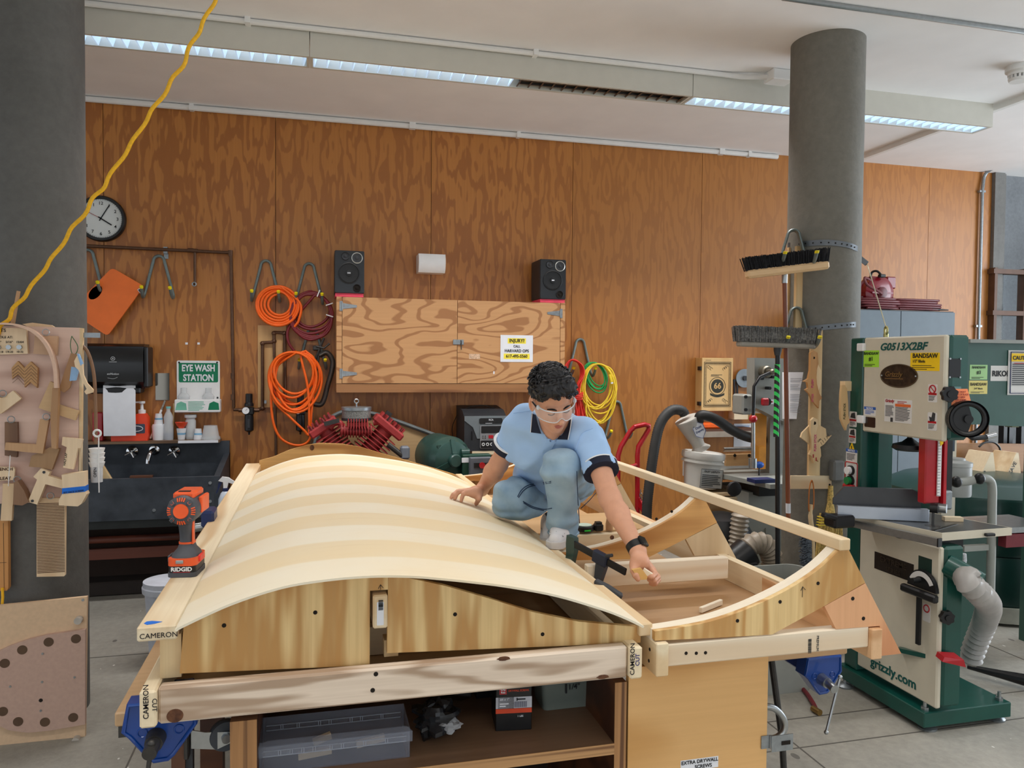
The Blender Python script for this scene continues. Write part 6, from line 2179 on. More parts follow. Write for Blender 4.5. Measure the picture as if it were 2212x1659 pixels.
for i in range(22):
 z = .10-.0095*i
 if i in (3, 8, 9, 15):
  continue
 L_ = rr.uniform(.05, .075)
 m.prism([(0, z-.0012), (L_, z-.0012), (L_, z+.0012), (0, z+.0012)], V((top[2][0].x, top[2][0].y-.004, mid.z)), uu, Z3, .0006)
part('typed_lines', m, pbr('typed_grey', (130, 134, 142), .8), nt_)
# ==== push sticks and small tools on the right column board
def shape(px, Y, t, snap=None):
 P = [oY(x, y, Y) for x, y in px]
 return MB().prism([(p.x, p.z) for p in P], (0, Y, 0), X3, Z3, t)
PALE = wood('push_stick_wood', (236, 206, 160), (216, 180, 130), 'Z', 3, 3, 5, .2, .5)
TANW = wood('tan_stick_wood', (206, 152, 92), (176, 120, 64), 'Z', 3, 3, 5, .25, .5)
PINKI = pbr('pink_marker', (214, 60, 130), .7)
yb = YA-.04
m = shape([(1751, 762), (1758, 757), (1766, 762), (1768, 785), (1763, 805), (1765, 830), (1770, 850), (1776, 860), (1770, 866), (1769, 882), (1764, 876), (1755, 866), (1748, 850), (1740, 842), (1746, 838), (1744, 826), (1736, 824), (1746, 818), (1750, 800)], yb, .016)
ps = single('push_stick', m, TANW, 'tan push stick with pink writing at the top of the column board', 'push stick')
text(ps, 'PUSH', oY(1757, 838, yb-.001), Z3, -X3, .014, PINKI, 'LEFT', bold=.5)
text(ps, 'STICK', oY(1757, 868, yb-.001), Z3, -X3, .012, PINKI, 'LEFT', bold=.5)
part('hole', MB().cyl(oY(1758, 773, yb-.001), oY(1758, 773, yb), .007, n=12), HOLE, ps)
m = shape([(1766, 785), (1774, 800), (1775, 825), (1768, 845), (1761, 850), (1763, 825), (1765, 800)], yb+.022, .014)
single('push_stick', m, PALE, 'pale curved push stick tucked behind the tan one', 'push stick')
m = shape([(1753, 915), (1764, 915), (1784, 926), (1786, 945), (1797, 940), (1780, 960), (1771, 966), (1752, 962), (1730, 945), (1733, 935)], yb+.020, .012)
pc = single('wood_gauge', m, PALE, 'rounded pale wood gauge behind the push stick with pink letters', 'gauge')
m = MB()
for i in range(5):
 q = oY(1776+4*i, 961-4.5*i, yb+.0195)
 m.bar(q, q+V((-.012, 0, .016)), .0015, .0015, (0, -1, 0))
part('scale_marks', m, INK, pc)
text(pc, 'CUTS', oY(1770, 953, yb+.019), X3+Z3*.7, Z3-X3*.7, .009, INK, bold=.3)
m = shape([(1752, 908), (1758, 902), (1766, 906), (1767, 920), (1763, 935), (1766, 955), (1773, 970), (1774, 985), (1768, 998), (1763, 990), (1758, 1001), (1753, 985), (1748, 982), (1753, 972), (1753, 950), (1751, 930)], yb, .016)
ps = single('push_stick', m, PALE, 'pale push stick with pink letters low on the column board', 'push stick')
text(ps, 'PUSH STICK', oY(1763, 975, yb-.001), Z3, -X3*1, .014, PINKI, 'LEFT', bold=.5, sx=.9)
part('hole', MB().cyl(oY(1759, 914, yb-.001), oY(1759, 914, yb), .010, n=14), HOLE, ps)
m = MB()
for q in ((1763, 992), (1757, 985)):
 m.box(oY(*q, yb-.001), (.006, .002, .02))
part('red_edge', m, RED, ps)
LEA = pbr('leather_cord', (196, 116, 50), .6)
yl = YA-.05
lp = [oY(1752, 1040, yl), oY(1748, 1060, yl), oY(1747, 1098, yl), oY(1750, 1104, yl), oY(1757, 1096, yl), oY(1758, 1060, yl), oY(1755, 1040, yl)]
c = oY(1752, 1150, yl)
t = thing('hand_brush', 'wooden bench brush with grey bristles hanging from a leather loop', 'brush', lp[3])
part('leather_loop', MB().tube(crv(lp, 5, True), .0035, 8, True), LEA, t)
a, b = oY(1752, 1090, yl), oY(1756, 1215, yl)
part('handle', MB().tube(crv([a, oY(1751, 1120, yl), oY(1755, 1150, yl), oY(1756, 1180, yl), b], 5), [.010]*4+[.013]*6+[.011]*11, 12), PALE, t)
rr = random.Random(4)
m = MB()
for i in range(420):
 u = rr.random()
 p = a+(b-a)*(.42+.62*u)
 q = p+V((-.075*rr.uniform(.6, 1.1), rr.uniform(-.03, .02), rr.uniform(-.03, .02)))
 m.bar(p, q, .003, .003)
part('bristles', m, pbr('bristle_blue_grey', (96, 102, 110), .9, var=.4, sc=90), t, None, 0)
c = oY(1796, 1160, YA-.02)
t = thing('whisk_broom', 'yellow straw whisk broom hanging low on the right column', 'broom', c)
w1, w0 = oY(1768, 1110, YA-.02), oY(1818, 1110, YA-.02)
zt_, zb_ = oY(1795, 1108, YA-.02).z, oY(1795, 1210, YA-.02).z
m = MB()
for i in range(300):
 u = rr.random()
 x0_ = w1.x+.012+(w0.x-w1.x-.02)*u
 x1_ = w1.x-.015+(w0.x-w1.x+.03)*u
 y_ = YA-.02+rr.uniform(-.012, .012)
 m.bar((x0_, y_, zt_), (x1_, y_+rr.uniform(-.01, .01), zb_+rr.uniform(-.02, .02)), .003, .003)
STRW = pbr('straw', (206, 176, 104), .8, var=.4, sc=120)
part('straw', m, STRW, t, None, 0)
m = MB()
for i in range(4):
 z = zt_-.02-.016*i
 part('stitching', MB().box(((w0.x+w1.x)/2, YA-.02, z), (w0.x-w1.x-.004+.004*i, .034, .005), bev=.002), pbr('stitch_yellow', (220, 196, 60), .6), t)
part('handle', MB().tube([((w0.x+w1.x)/2, YA-.02, zt_-.01), ((w0.x+w1.x)/2, YA-.02, zt_+.06), ((w0.x+w1.x)/2, YA-.02, zt_+.16)], [.03, .018, .014], 12), STRW, t)
p = oC(1812, 1015, .0)
c, w_, h_ = span(1801, 995, 1824, 1040, p.y-.03)
single('socket_box', MB().box((c.x, p.y, c.z), (w_, .07, h_), bev=.01), pbr('socket_grey', (118, 120, 120), .5), 'grey electrical box on the right column beside the big bandsaw', 'electrical box')
# ==== the big green and cream bandsaw (doors face left)
BX = 2.70
t = thing('bandsaw', 'big green and cream bandsaw standing right of the column', 'bandsaw', (2.8, 3.1, 0))
yr0, yl0 = oX(2043, 722, BX).y, oX(1866, 730, BX).y
zt_, zl_ = 1.813, oX(1950, 941, BX).z
XR = 2.835
def oB(px, py, off=0.):
 return oX(px, py, BX-off)
part('upper_housing', MB().box(((BX+.03+XR)/2, (yr0+yl0)/2+.0, (zt_+zl_)/2), (XR-BX-.03, yl0-yr0, zt_-zl_), bev=.012), GREENP, t)
ud = part('upper_door', MB().box((BX+.014, (yr0+yl0)/2, (zt_+zl_)/2-.002), (.028, yl0-yr0-.004, zt_-zl_+.004), bev=.008), CREAM, t)
ys0, ys1 = yl0+.002, oX(1838, 728, BX).y
part('spine', MB().box(((BX+XR)/2+.03, (ys0+ys1)/2, (zt_+.1)/2), (XR-BX+.06, ys1-ys0, zt_-.1), bev=.006), GREENP, t)
part('throat_plate', MB().box((BX+.10, yl0+.035, (zl_+.9)/2), (.06, .15, zl_-.9+.04)), GREENP, t)
zd0, zd1 = .135, .865
part('lower_housing', MB().box(((BX+.03+XR)/2, (yr0+yl0)/2, (zd0+zd1)/2), (XR-BX-.03, yl0-yr0, zd1-zd0), bev=.012), GREENP, t)
ld = part('lower_door', MB().box((BX+.014, (yr0+yl0)/2, (zd0+zd1)/2-.002), (.028, yl0-yr0-.004, zd1-zd0), bev=.008), CREAM, t)
NX = V((-1, 0, 0))
UY = V((0, -1, 0))  # reading direction on the doors, seen from the left
fx = .0005
def dlabel(root, name, x0, y0, x1, y1, mat, t_=.0012, r=.0, off=.0):
 a, b = oB((x0+x1)/2, y0, off), oB((x0+x1)/2, y1, off)
 l, r_ = oB(x0, (y0+y1)/2, off), oB(x1, (y0+y1)/2, off)
 c = V((BX-.0012-off, (l.y+r_.y)/2, (a.z+b.z)/2))
 return plate(root, name, c, abs(l.y-r_.y), abs(a.z-b.z), mat, UY, Z3, t_, r), c, abs(l.y-r_.y), abs(a.z-b.z)
LIME = pbr('lime_label', (168, 226, 60), .6, var=.02)
YLAB = pbr('yellow_label', (250, 206, 20), .6, var=.02)
TEALI = pbr('teal_print', (10, 84, 78), .5)
text(ud, 'G0513X2BF', oB(1949, 756, .001), UY, Z3, .034, TEALI, bold=1.4, shear=.25, sx=1.22)
o_, c, w_, h_ = dlabel(ud, 'label', 1866, 757, 1899, 793, LIME)
text(o_, 'BANDSAW', c+V((-.001, 0, h_*.24)), UY, Z3, .014, INK, bold=.6, sx=1.05)
text(o_, '#1', c+V((-.001, 0, -h_*.12)), UY, Z3, .020, INK, bold=.6)
lines(o_, c+V((0, 0, -h_*.38)), w_*.85, h_*.16, 2, INK, UY)
o_, c, w_, h_ = dlabel(ud, 'label', 1967, 762, 2030, 801, YLAB)
text(o_, 'BANDSAW', c+V((-.001, w_*.42, h_*.22)), UY, Z3, .020, INK, 'LEFT', bold=.9, sx=1.05)
text(o_, '1/2" Blade', c+V((-.001, w_*.42, -h_*.04)), UY, Z3, .013, INK, 'LEFT', bold=.4)
lines(o_, c+V((0, 0, -h_*.31)), w_*.85, h_*.3, 3, INK, UY, frac=.3)
bc = oB(1941, 812, .002)
hw = abs(oB(1902, 812).y-oB(1981, 812).y)/2
hh = (oB(1941, 788).z-oB(1941, 837).z)/2
ell = [(hw*cos(k*pi/20), hh*sin(k*pi/20)) for k in range(40)]
bd = part('oval_badge', MB().prism(ell, bc, UY, Z3, .004), pbr('badge_brown', (58, 46, 36), .4, .5, var=.5, sc=40, bump=.4), ud, 'dark cast oval badge')
part('badge_rim', MB().tube([bc+UY*x+Z3*z for x, z in ell], .003, 6, True), pbr('badge_rim', (92, 76, 56), .35, .6), bd)
text(bd, 'Grizzly', bc+V((-.001, hw*.28, -.004)), UY, Z3, .024, pbr('badge_gold', (136, 112, 72), .35, .6), bold=1., shear=.2, sx=1.15)
part('badge_underline', MB().prism([(-.09, 0), (.03, 0), (.03, .004), (-.09, .004)], bc+V((-.001, 0, -.016)), UY, Z3, .001), pbr('badge_gold', (136, 112, 72), .35, .6), bd)
for s in (-1, 1):
 part('rivet', MB().sph(bc+UY*hw*.93*s+V((-.002, 0, 0)), .005, 10, 6), STEEL, bd)
WL = pbr('warning_label', (222, 220, 216), .5, var=.02)
o_, c, w_, h_ = dlabel(ud, 'label', 2005, 830, 2025, 869, WL, r=.006)
ring = MB().tube([c+V((-.001, 0, h_*.22))+UY*(.018*cos(k*pi/10))+Z3*(.018*sin(k*pi/10)) for k in range(20)], .003, 6, True)
ring.bar(c+V((-.001, .012, h_*.22+.012)), c+V((-.001, -.012, h_*.22-.012)), .003, .003)
part('prohibition_mark', ring, RED, o_)
part('hand_mark', MB().bar(c+V((-.0005, 0, h_*.16)), c+V((-.0005, 0, h_*.29)), .001, .010), INK, o_)
part('red_strip', MB().prism([(-w_*.45, -.005), (w_*.45, -.005), (w_*.45, .005), (-w_*.45, .005)], c+V((-.0008, 0, -h_*.04)), UY, Z3, .001), RED, o_)
lines(o_, c+V((0, 0, -h_*.28)), w_*.8, h_*.3, 5, DKGREY, UY)
o_, c, w_, h_ = dlabel(ud, 'label', 2004, 891, 2024, 930, WL, r=.006)
part('blade_mark', MB().prism([(-.012, -.02), (.015, -.015), (.018, .02), (.002, .024), (-.004, .0), (-.018, .004)], c+V((-.0008, 0, h_*.22)), UY, Z3, .001), DKGREY, o_)
part('red_strip', MB().prism([(-w_*.45, -.005), (w_*.45, -.005), (w_*.45, .005), (-w_*.45, .005)], c+V((-.0008, 0, -h_*.04)), UY, Z3, .001), RED, o_)
lines(o_, c+V((0, 0, -h_*.28)), w_*.8, h_*.3, 5, DKGREY, UY)
o_, c, w_, h_ = dlabel(ud, 'label', 1911, 863, 1970, 913, WL)
text(o_, 'Grizzly', c+V((-.001, w_*.47, h_*.36)), UY, Z3, .014, RED, 'LEFT', bold=1., shear=.2)
part('orange_strip', MB().prism([(-w_*.1, -.005), (w_*.46, -.005), (w_*.46, .008), (-w_*.1, .008)], c+V((-.0008, 0, h_*.24)), UY, Z3, .001), pbr('orange_print', (232, 110, 50), .6), o_)
lines(o_, c+V((0, w_*.3, -h_*.02)), w_*.32, h_*.5, 9, DKGREY, UY, seed=1)
lines(o_, c+V((0, -w_*.18, -h_*.12)), w_*.54, h_*.62, 13, DKGREY, UY, seed=2)
lines(o_, c+V((0, -w_*.18, h_*.38)), w_*.4, h_*.12, 2, RED, UY, seed=3)
part('code_block', MB().prism([(-.008, -.01), (.008, -.01), (.008, .01), (-.008, .01)], c+V((-.0008, w_*.22, -h_*.40)), UY, Z3, .001), DKGREY, o_)
o_, c, w_, h_ = dlabel(ud, 'label', 1867, 880, 1892, 898, WL)
part('blue_strip', MB().prism([(-w_*.5, -.007), (w_*.5, -.007), (w_*.5, .007), (-w_*.5, .007)], c+V((-.0008, 0, h_*.4)), UY, Z3, .001), pbr('blue_print2', (40, 90, 170), .5), o_)
text(o_, 'NOTICE', c+V((-.0015, 0, h_*.4-.005)), UY, Z3, .009, PAPER, bold=.8)
lines(o_, c+V((0, 0, -h_*.1)), w_*.8, h_*.5, 3, pbr('blue_print2', (40, 90, 170), .5), UY)
dlabel(ud, 'inspection_window', 1868, 901, 1891, 923, pbr('brown_window', (46, 32, 24), .2, coat=.4), r=.006)
for y in (750, 906):
 p = oB(1864, y, .006)
 part('hinge_clip', MB().box(p+V((0, .012, 0)), (.02, .05, .04), bev=.004), WHITE, t, 'white plastic hinge clip')
p = oB(1914, 716, -.07)
lift = MB().cyl((p.x, p.y, zt_), (p.x, p.y, zt_+.02), .012, n=12)
lift.tube([(p.x-.0+.018*cos(k*pi/8)*.4, p.y+.018*cos(k*pi/8), zt_+.035+.02*sin(k*pi/8)) for k in range(16)], .0055, 8, True)
part('lifting_eye', lift, pbr('brass_eye', (186, 178, 120), .35, .7), t, 'lifting eye')
eye = V((p.x, p.y, zt_+.05))
YSd = yr0-.001
c, w_, h_ = span(2053, 778, 2072, 812, YSd)
plate(t, 'side_window', (c.x, YSd-.001, c.z), w_+.014, h_+.014, BLACK)
for sx_ in (-1, 1):
 for sz_ in (-1, 1):
  part('screw', MB().cyl((c.x+sx_*(w_/2+.004), YSd-.001, c.z+sz_*(h_/2+.006)), (c.x+sx_*(w_/2+.004), YSd-.004, c.z+sz_*(h_/2+.006)), .0045, n=10), STEEL, t)
def knob(p, r, ax, root, d=.03):
 m = MB()
 N_ = 7
 pts = []
 for k in range(56):
  a = 2*pi*k/56
  rr_ = r*(1+.08*cos(N_*a))
  pts.append((rr_*cos(a), rr_*sin(a)))
 axv = V(ax)
 u = axv.orthogonal().normalized()
 v = axv.cross(u)
 m.prism(pts, V(p)+axv*d, u, v, d*.7)
 m.cyl(V(p), V(p)+axv*d*.4, r*.5, n=14)
 m.cyl(V(p)+axv*d, V(p)+axv*(d+.006), r*.45, n=14)
 return part('knob', m, BLACK, root)
kp = oY(2045, 851, YSd)
knob((kp.x-.0, YSd, kp.z), .034, (-.25, -.97, 0), t)
lk = oB(2033, 1331)
p = oY(2034, 1331, YSd)
knob((BX+.03, YSd, p.z), .03, (-.25, -.97, 0), t)
part('paper_tape', MB().box(oY(2064, 838, YSd-.002), (.06, .002, .012)), pbr('clear_tape', (90, 130, 130), .3), t)
nc, nw, nh = span(2056, 840, 2096, 876, YSd-.004)
nt = single('sticky_note', MB().slab([[V((nc.x-nw/2, YSd-.003, nc.z+nh/2)), V((nc.x-nw/2-.004, YSd-.008, nc.z-nh/2))], [V((nc.x+nw/2-.015, YSd-.003, nc.z+nh/2)), V((nc.x+nw/2, YSd-.016, nc.z-nh/2-.004))]],
   [[V((nc.x-nw/2, YSd-.002, nc.z+nh/2)), V((nc.x-nw/2-.004, YSd-.007, nc.z-nh/2))], [V((nc.x+nw/2-.015, YSd-.002, nc.z+nh/2)), V((nc.x+nw/2, YSd-.015, nc.z-nh/2-.004))]]),
   pbr('orange_note', (252, 150, 100), .7, var=.02), 'orange handwritten sticky note on the side of the big bandsaw', 'note')
for i, s in enumerate(('TAKE RIGHT', 'OUT OF BLADE', 'AND OPEN', 'THE DOORS', 'BEFORE')):
 text(nt, s, (nc.x-nw*.40, YSd-.010-.001*i, nc.z+nh*(.28-.16*i)), X3, Z3, .0072, pbr('note_ink', (150, 50, 60), .8), 'LEFT', bold=.3)
hc = oY(2090, 905, YSd-.06)
R_ = .068
axw = V((-.45, -.85, 0)).normalized()
u = Z3.cross(axw).normalized()
hw_ = thing('hand_wheel_dummy', 'x', 'x')
bpy.data.objects.remove(hw_)
ORG = V((2.8, 3.1, 0))
m = MB().tube([hc+u*(R_*cos(k*pi/20))+Z3*(R_*sin(k*pi/20)) for k in range(40)], .013, 10, True)
m.lathe([(R_+.012, -.03), (R_+.012, .02)], hc, axw, 40, False)
wh = part('hand_wheel', m, BLACK, t)
part('wheel_web', MB().prism([(-.07, .03), (-.02, .066), (.0, .066), (.02, .0), (0, -.066), (-.02, -.066), (-.07, -.03)], hc+axw*.004, u, Z3, .012), BLACK, wh)
part('wheel_hub', MB().cyl(hc-axw*.05, hc+axw*.02, .018, n=18), BLACK, wh)
part('wheel_crank', MB().tube([hc-Z3*.066, hc+V((.03, -.0, -.085)), hc+V((.10, .0, -.082))], .011, 10), BLACK, wh)
part('chrome_grip', MB().cyl(hc+V((.10, .0, -.082)), hc+V((.15, .0, -.072)), .013, n=14), CHROME, wh)
for (x0, y0, x1, y1) in ((1835, 889, 1851, 922), (1834, 926, 1849, 957)):
 o_, c, w_, h_ = dlabel(t, 'label', x0, y0, x1, y1, WL, r=.006)
 part('pictogram', MB().prism([(-.02, -.012), (.02, -.016), (.014, .016), (-.012, .01)], c+V((-.0008, 0, h_*.25)), UY, Z3, .001), DKGREY, o_)
 part('red_strip', MB().prism([(-w_*.45, -.005), (w_*.45, -.005), (w_*.45, .005), (-w_*.45, .005)], c+V((-.0008, 0, -h_*.06)), UY, Z3, .001), RED, o_)
 lines(o_, c+V((0, 0, -h_*.3)), w_*.8, h_*.28, 4, DKGREY, UY)
p = oB(1840, 966, .001)
part('warning_triangle', MB().prism([(-.025, -.022), (.025, -.022), (0, .026)], p, UY, Z3, .001), YLAB, t, 'yellow warning triangle')
text(t, '!', p+V((-.001, 0, -.016)), UY, Z3, .024, INK, bold=.8)
o_, c, w_, h_ = dlabel(t, 'label', 1828, 971, 1852, 998, WL)
part('blue_strip', MB().prism([(-w_*.5, -.006), (w_*.5, -.006), (w_*.5, .01), (-w_*.5, .01)], c+V((-.0008, 0, h_*.38)), UY, Z3, .001), pbr('blue_print2', (40, 90, 170), .5), o_)
text(o_, 'NOTICE', c+V((-.0015, 0, h_*.38-.003)), UY, Z3, .01, PAPER, bold=.8)
lines(o_, c+V((0, 0, -h_*.1)), w_*.85, h_*.55, 5, DKGREY, UY)
o_, c, w_, h_ = dlabel(t, 'switch_plate', 1826, 998, 1853, 1056, WL, r=.01)
part('plate_edge', MB().tube([c+V((-.001, 0, 0))+UY*x+Z3*z for x, z in rrect(w_*.96, h_*.97, .01)], .003, 5, True), RED, o_)
for dz, mt, lab in ((.19, BLACK, 'black power key switch'), (-.19, pbr('start_green', (20, 130, 70), .4), 'green start button')):
 q = c+V((0, 0, h_*dz))
 part('switch_surround', MB().cyl(q, q+NX*.012, .026, n=20), BLACK, o_)
 part('switch_button', MB().cyl(q+NX*.01, q+NX*.03, .02, n=20), mt if dz < 0 else WHITE, o_, lab)
part('stop_button', MB().box(c+V((-.014, 0, -h_*.43)), (.03, .07, .03), bev=.006), RED, o_, 'red stop paddle')
gp = oY(2017, 1000, 2.98)
gx, gyy = gp.x-.0, 2.98
zg0, zg1 = oY(2012, 1088, gyy).z, zl_+.02
a, b = oY(1998, 1000, gyy).x, oY(2030, 1000, gyy).x
gd = part('blade_guard', MB().box(((a+b)/2, gyy+.02, (zg0+zg1)/2), (b-a, .05, zg1-zg0), bev=.006), RED, t, 'red blade guard')
m = MB()
s0, s1 = oY(2027, 1000, gyy-.02).x, oY(2040, 1000, gyy-.02).x
sp = part('scale', MB().box(((s0+s1)/2-.004, gyy-.012, (zg0+zg1)/2+.02), ((s1-s0)*.55, .006, (zg1-zg0)*.9)), WHITE, gd, 'white height scale')
for i in range(20):
 m.box(((s0+s1)/2-.008, gyy-.0155, zg0+.04+(zg1-zg0-.06)*i/20), (.012 if i % 2 else .018, .001, .0015))
part('scale_marks', m, INK, sp)
part('guard_side', MB().box((s1+.012, gyy+.01, (zg0+zg1)/2), (.016, .05, zg1-zg0)), RED, gd)
part('pointer', MB().prism([(-.014, .03), (.014, .03), (.01, -.01), (-.004, -.02)], ((s0+s1)/2, gyy-.018, zg1-.04), X3, Z3, .004), YLAB, gd)
part('rack_post', MB().box((oY(2050, 1000, gyy+.04).x, gyy+.05, (zg0+zg1)/2+.02), (.03, .03, zg1-zg0)), BLACK, t)
p = oY(2046, 1090, gyy)
part('guide_block', MB().box(p+V((0, .02, .02)), (.06, .05, .09), bev=.008), GALV, t)
for s in (0, 1):
 q = oY((2010, 2028)[s], 1097, gyy-.02)
 part('guide_roller', MB().cyl(q, q+V((.02, -.025, 0)), .022, n=18), BLACK if s == 0 else STEEL, t)
tz = .925
bl = oY(2016, 1100, gyy)
part('blade', MB().box((bl.x, gyy, (tz+zg0)/2+.02), (.014, .002, zg0-tz+.08)), IRON, t)
p = oX(1965, 968, BX+.09)
m = MB().lathe([(.0, .11), (.012, .11), (.012, .05), (.035, .03), (.075, .018), (.08, 0), (.06, -.012), (0, -.012)], p, n=32)
part('tension_wheel', m, BLACK, t)
part('red_grip', MB().cyl(p+V((-.0, .08, .004)), p+V((0, .105, .006)), .008, n=10), RED, t)
P1, P2, P3 = oZ(2035, 1152, tz), oZ(1842, 1112, tz), oZ(2186, 1140, tz)
P4 = P2+(P3-P1)
d = V((0, 0, .035))
TBL = pbr('cast_iron_top', (92, 94, 94), .3, .55, var=.2, sc=7)
tb = part('table', MB().hexa([P1-d, P3-d, P4-d, P2-d, P1, P3, P4, P2]), CREAM, t)
e1, e2 = (P3-P1), (P2-P1)
zz = V((0, 0, .0006))
q = [P1+e1*.02+e2*.02, P1+e1*.98+e2*.02, P1+e1*.98+e2*.98, P1+e1*.02+e2*.98]
part('iron_top', MB().hexa([x-zz*2 for x in q]+[x+zz for x in q]), TBL, tb)
part('mitre_slot', MB().bar(P1+e1*.02+e2*.11+zz*2, P1+e1*.62+e2*.3+zz*2, .016, .001), BLACK, tb)
part('table_slit', MB().bar(P1+e1*.55+e2*.0-V((0, .001, .0)), P1+e1*.55+e2*.0-V((0, .001, .034)), .003, .003), INK, tb)
q = P1+e1*.58
part('table_pin', MB().bar(q+V((0, -.012, -.02)), q+V((.05, -.012, -.02)), .02, .014, bev=.004), BLACK, tb)
ra, rb = oX(1838, 1118, BX-.06), oX(2037, 1172, BX-.06)
a_ = P1+V((-.035, -.02, -.035))
b_ = P2+V((-.035, .04, -.035))
part('front_rail', MB().bar(a_, b_, .025, .035), STEEL, t)
part('rail_cap', MB().bar(a_, a_+(a_-b_).normalized()*.006, .027, .038), BLACK, t)
part('trunnion', MB().box((BX+.12, 3.05, tz-.06), (.16, .3, .05)), BLACK, t)
part('insert_plate', MB().cyl((bl.x, gyy, tz), (bl.x, gyy, tz+.0015), .035, n=24), IRON, tb)
fa, fb_ = oX(1826, 1098, BX+.02), None
F0 = P2+(P1-P2)*.33+V((-.06, 0, 0))
f0, f1 = oY(1808, 1098, 3.24), oY(2006, 1078, 3.06)
f0.z = f1.z = tz+.055
ALU = pbr('aluminium', (176, 184, 196), .35, .6, var=.04)
part('fence', MB().bar(V((f0.x, f0.y, tz+.032)), V((f1.x, f1.y, tz+.032)), .03, .06, bev=.002), ALU, t, 'aluminium rip fence')
g0, g1 = V((f0.x, f0.y, tz+.10)), V((f1.x, f1.y, tz+.10))
dd = (g1-g0).normalized()
part('fence_face', MB().prism([(.0, -.04), (.0, -.01), (.05, .05), (.36, .05), (.40, .03), (.40, -.04)], g0+V((0, .03, 0)), dd, Z3, .016), pbr('fence_black', (64, 66, 70), .35), t, 'dark tall fence face')
h0 = V((f0.x-.02, f0.y-.02, tz+.0))
part('fence_lock', MB().box(h0+V((.02, 0, -.01)), (.12, .09, .06), bev=.01), BLACK, t)
part('fence_lever', MB().bar(h0+V((0, -.02, .0)), h0+V((-.11, -.05, .035)), .03, .025, bev=.006), BLACK, t)
p = oY(2058, 1111, 3.05)
wbk = V((p.x, 3.05, tz+.0115))
single('wood_block', MB().box(wbk, (.085, .035, .02), M.Rotation(-.35, 3, 'Z')), PINEX, 'small pale wood block lying on the bandsaw table', 'wood block')
ORG = V((2.8, 3.1, 0))
o_, c, w_, h_ = dlabel(ld, 'name_plate', 1889, 1205, 1974, 1243, pbr('plate_brown', (46, 38, 32), .45, .4, bump=.3))
o_.matrix_basis = M.Identity(4)
text(o_, 'EXTREME', c+V((-.001, 0, .004)), UY, Z3, .026, pbr('plate_relief', (70, 60, 50), .4, .5), bold=1., sx=1.1)
text(o_, 'SERIES', c+V((-.001, 0, -.034)), UY, Z3, .022, pbr('plate_relief', (70, 60, 50), .4, .5), bold=1., sx=1.1)
text(ld, 'grizzly.com', oB(1928, 1462, .001), UY, Z3, .044, TEALI, bold=1.2, sx=1.05)
dlabel(ld, 'green_plate', 1984, 1204, 2013, 1245, pbr('plate_green', (24, 52, 44), .5), .003)
p = oB(1990, 1262, .03)
m = MB().prism([(-.085, -.02)]+[(.085*cos(a), -.02+.085*sin(a)) for a in [pi-k*pi/14 for k in range(15)]]+[(.085, -.02)], p, UY, Z3, .018)
mg = single('mitre_gauge', m, BLACK, 'black mitre gauge with a pale scale hung on the lower bandsaw door', 'mitre gauge')
part('scale_arc', MB().prism([(.078*cos(a), -.02+.078*sin(a)) for a in [2.7-k*.16 for k in range(15)]]+[(.055*cos(a), -.02+.055*sin(a)) for a in [2.7-.16*14+k*.16 for k in range(15)]], p+NX*.001, UY, Z3, .001), WL, mg, 'pale degree scale')
part('fence_bar', MB().box(p+V((-.012, 0, -.04)), (.03, .21, .035), bev=.008), BLACK, mg)
part('gauge_bar', MB().box(p+V((0, .01, -.16)), (.012, .022, .24)), BLACK, mg)
part('clamp_knob', MB().cyl(p+V((-.01, .0, .02)), p+V((-.05, 0, .02)), .012, n=12), BLACK, mg)
ORG = V((2.8, 3.1, 0))
o_, c, w_, h_ = dlabel(ld, 'label', 1994, 1305, 2010, 1343, WL, r=.004)
part('prohibition_mark', MB().tube([c+V((-.001, 0, h_*.25))+UY*(.016*cos(k*pi/10))+Z3*(.016*sin(k*pi/10)) for k in range(20)], .003, 6, True), RED, o_)
for q in ((1915, 1147), (1941, 1157)):
 p_ = oB(*q, .0)
 part('door_lug', MB().sph(V((BX-.002, p_.y, p_.z)), (.008, .035 if q[0] > 1930 else .01, .012)), BLACK, ld)
p = oY(2052, 1222, YSd)
dpt = part('dust_port', MB().cyl((p.x, YSd+.02, p.z), (p.x+.075, YSd-.09, p.z-.06), .05, n=24), GREENP, t, 'green dust port')
FLEXC = pbr('clear_flex', (176, 172, 168), .28, var=.1, alpha=.92)
h0 = V((p.x+.05, YSd-.06, p.z-.045))
hs = ribbed('flex_hose', [h0, oY(2088, 1255, 2.72), oY(2118, 1284, 2.74), oY(2135, 1308, 2.86), oY(2128, 1340, 3.05), oY(2108, 1390, 3.15), oY(2094, 1432, 3.2)], .050, FLEXC, 'pale ribbed dust hose curving from the side of the big bandsaw', .036, .13)
bz0, bz1 = .03, .10
part('base', MB().box((2.92, 3.165, (bz0+bz1)/2), (.49, .60, bz1-bz0), bev=.004), GREENP, t)
for q, nm in (((2003, 1568), 0), ((2150, 1548), 0), ((1825, 1478), 0)):
 p = oZ(*q, .012)
 m = MB().lathe([(.04, 0), (.042, .008), (.03, .016), (.01, .02), (.01, .035)], (p.x, p.y, 0), n=24)
 part('levelling_foot', m, GALV, t)
for x, y in ((2.71, 2.90), (3.13, 2.90)):
 m = MB().cyl((x, y, bz1), (x, y, bz1+.012), .018, n=6)
 m.cyl((x, y, bz1+.012), (x, y, bz1+.04), .008, n=10)
 part('base_bolt', m, STEEL, t)
p = oY(2070, 1430, 2.74)
m = MB().hexa([p+V((-.055, .03, -.006)), p+V((.042, -.0, -.028)), p+V((.05, .07, -.02)), p+V((-.045, .08, .0)), p+V((-.045, .03, .014)), p+V((.03, .0, .006)), p+V((.045, .07, .012)), p+V((-.035, .08, .02))])
part('brake_pedal', m, RED, t, 'red foot brake pedal')
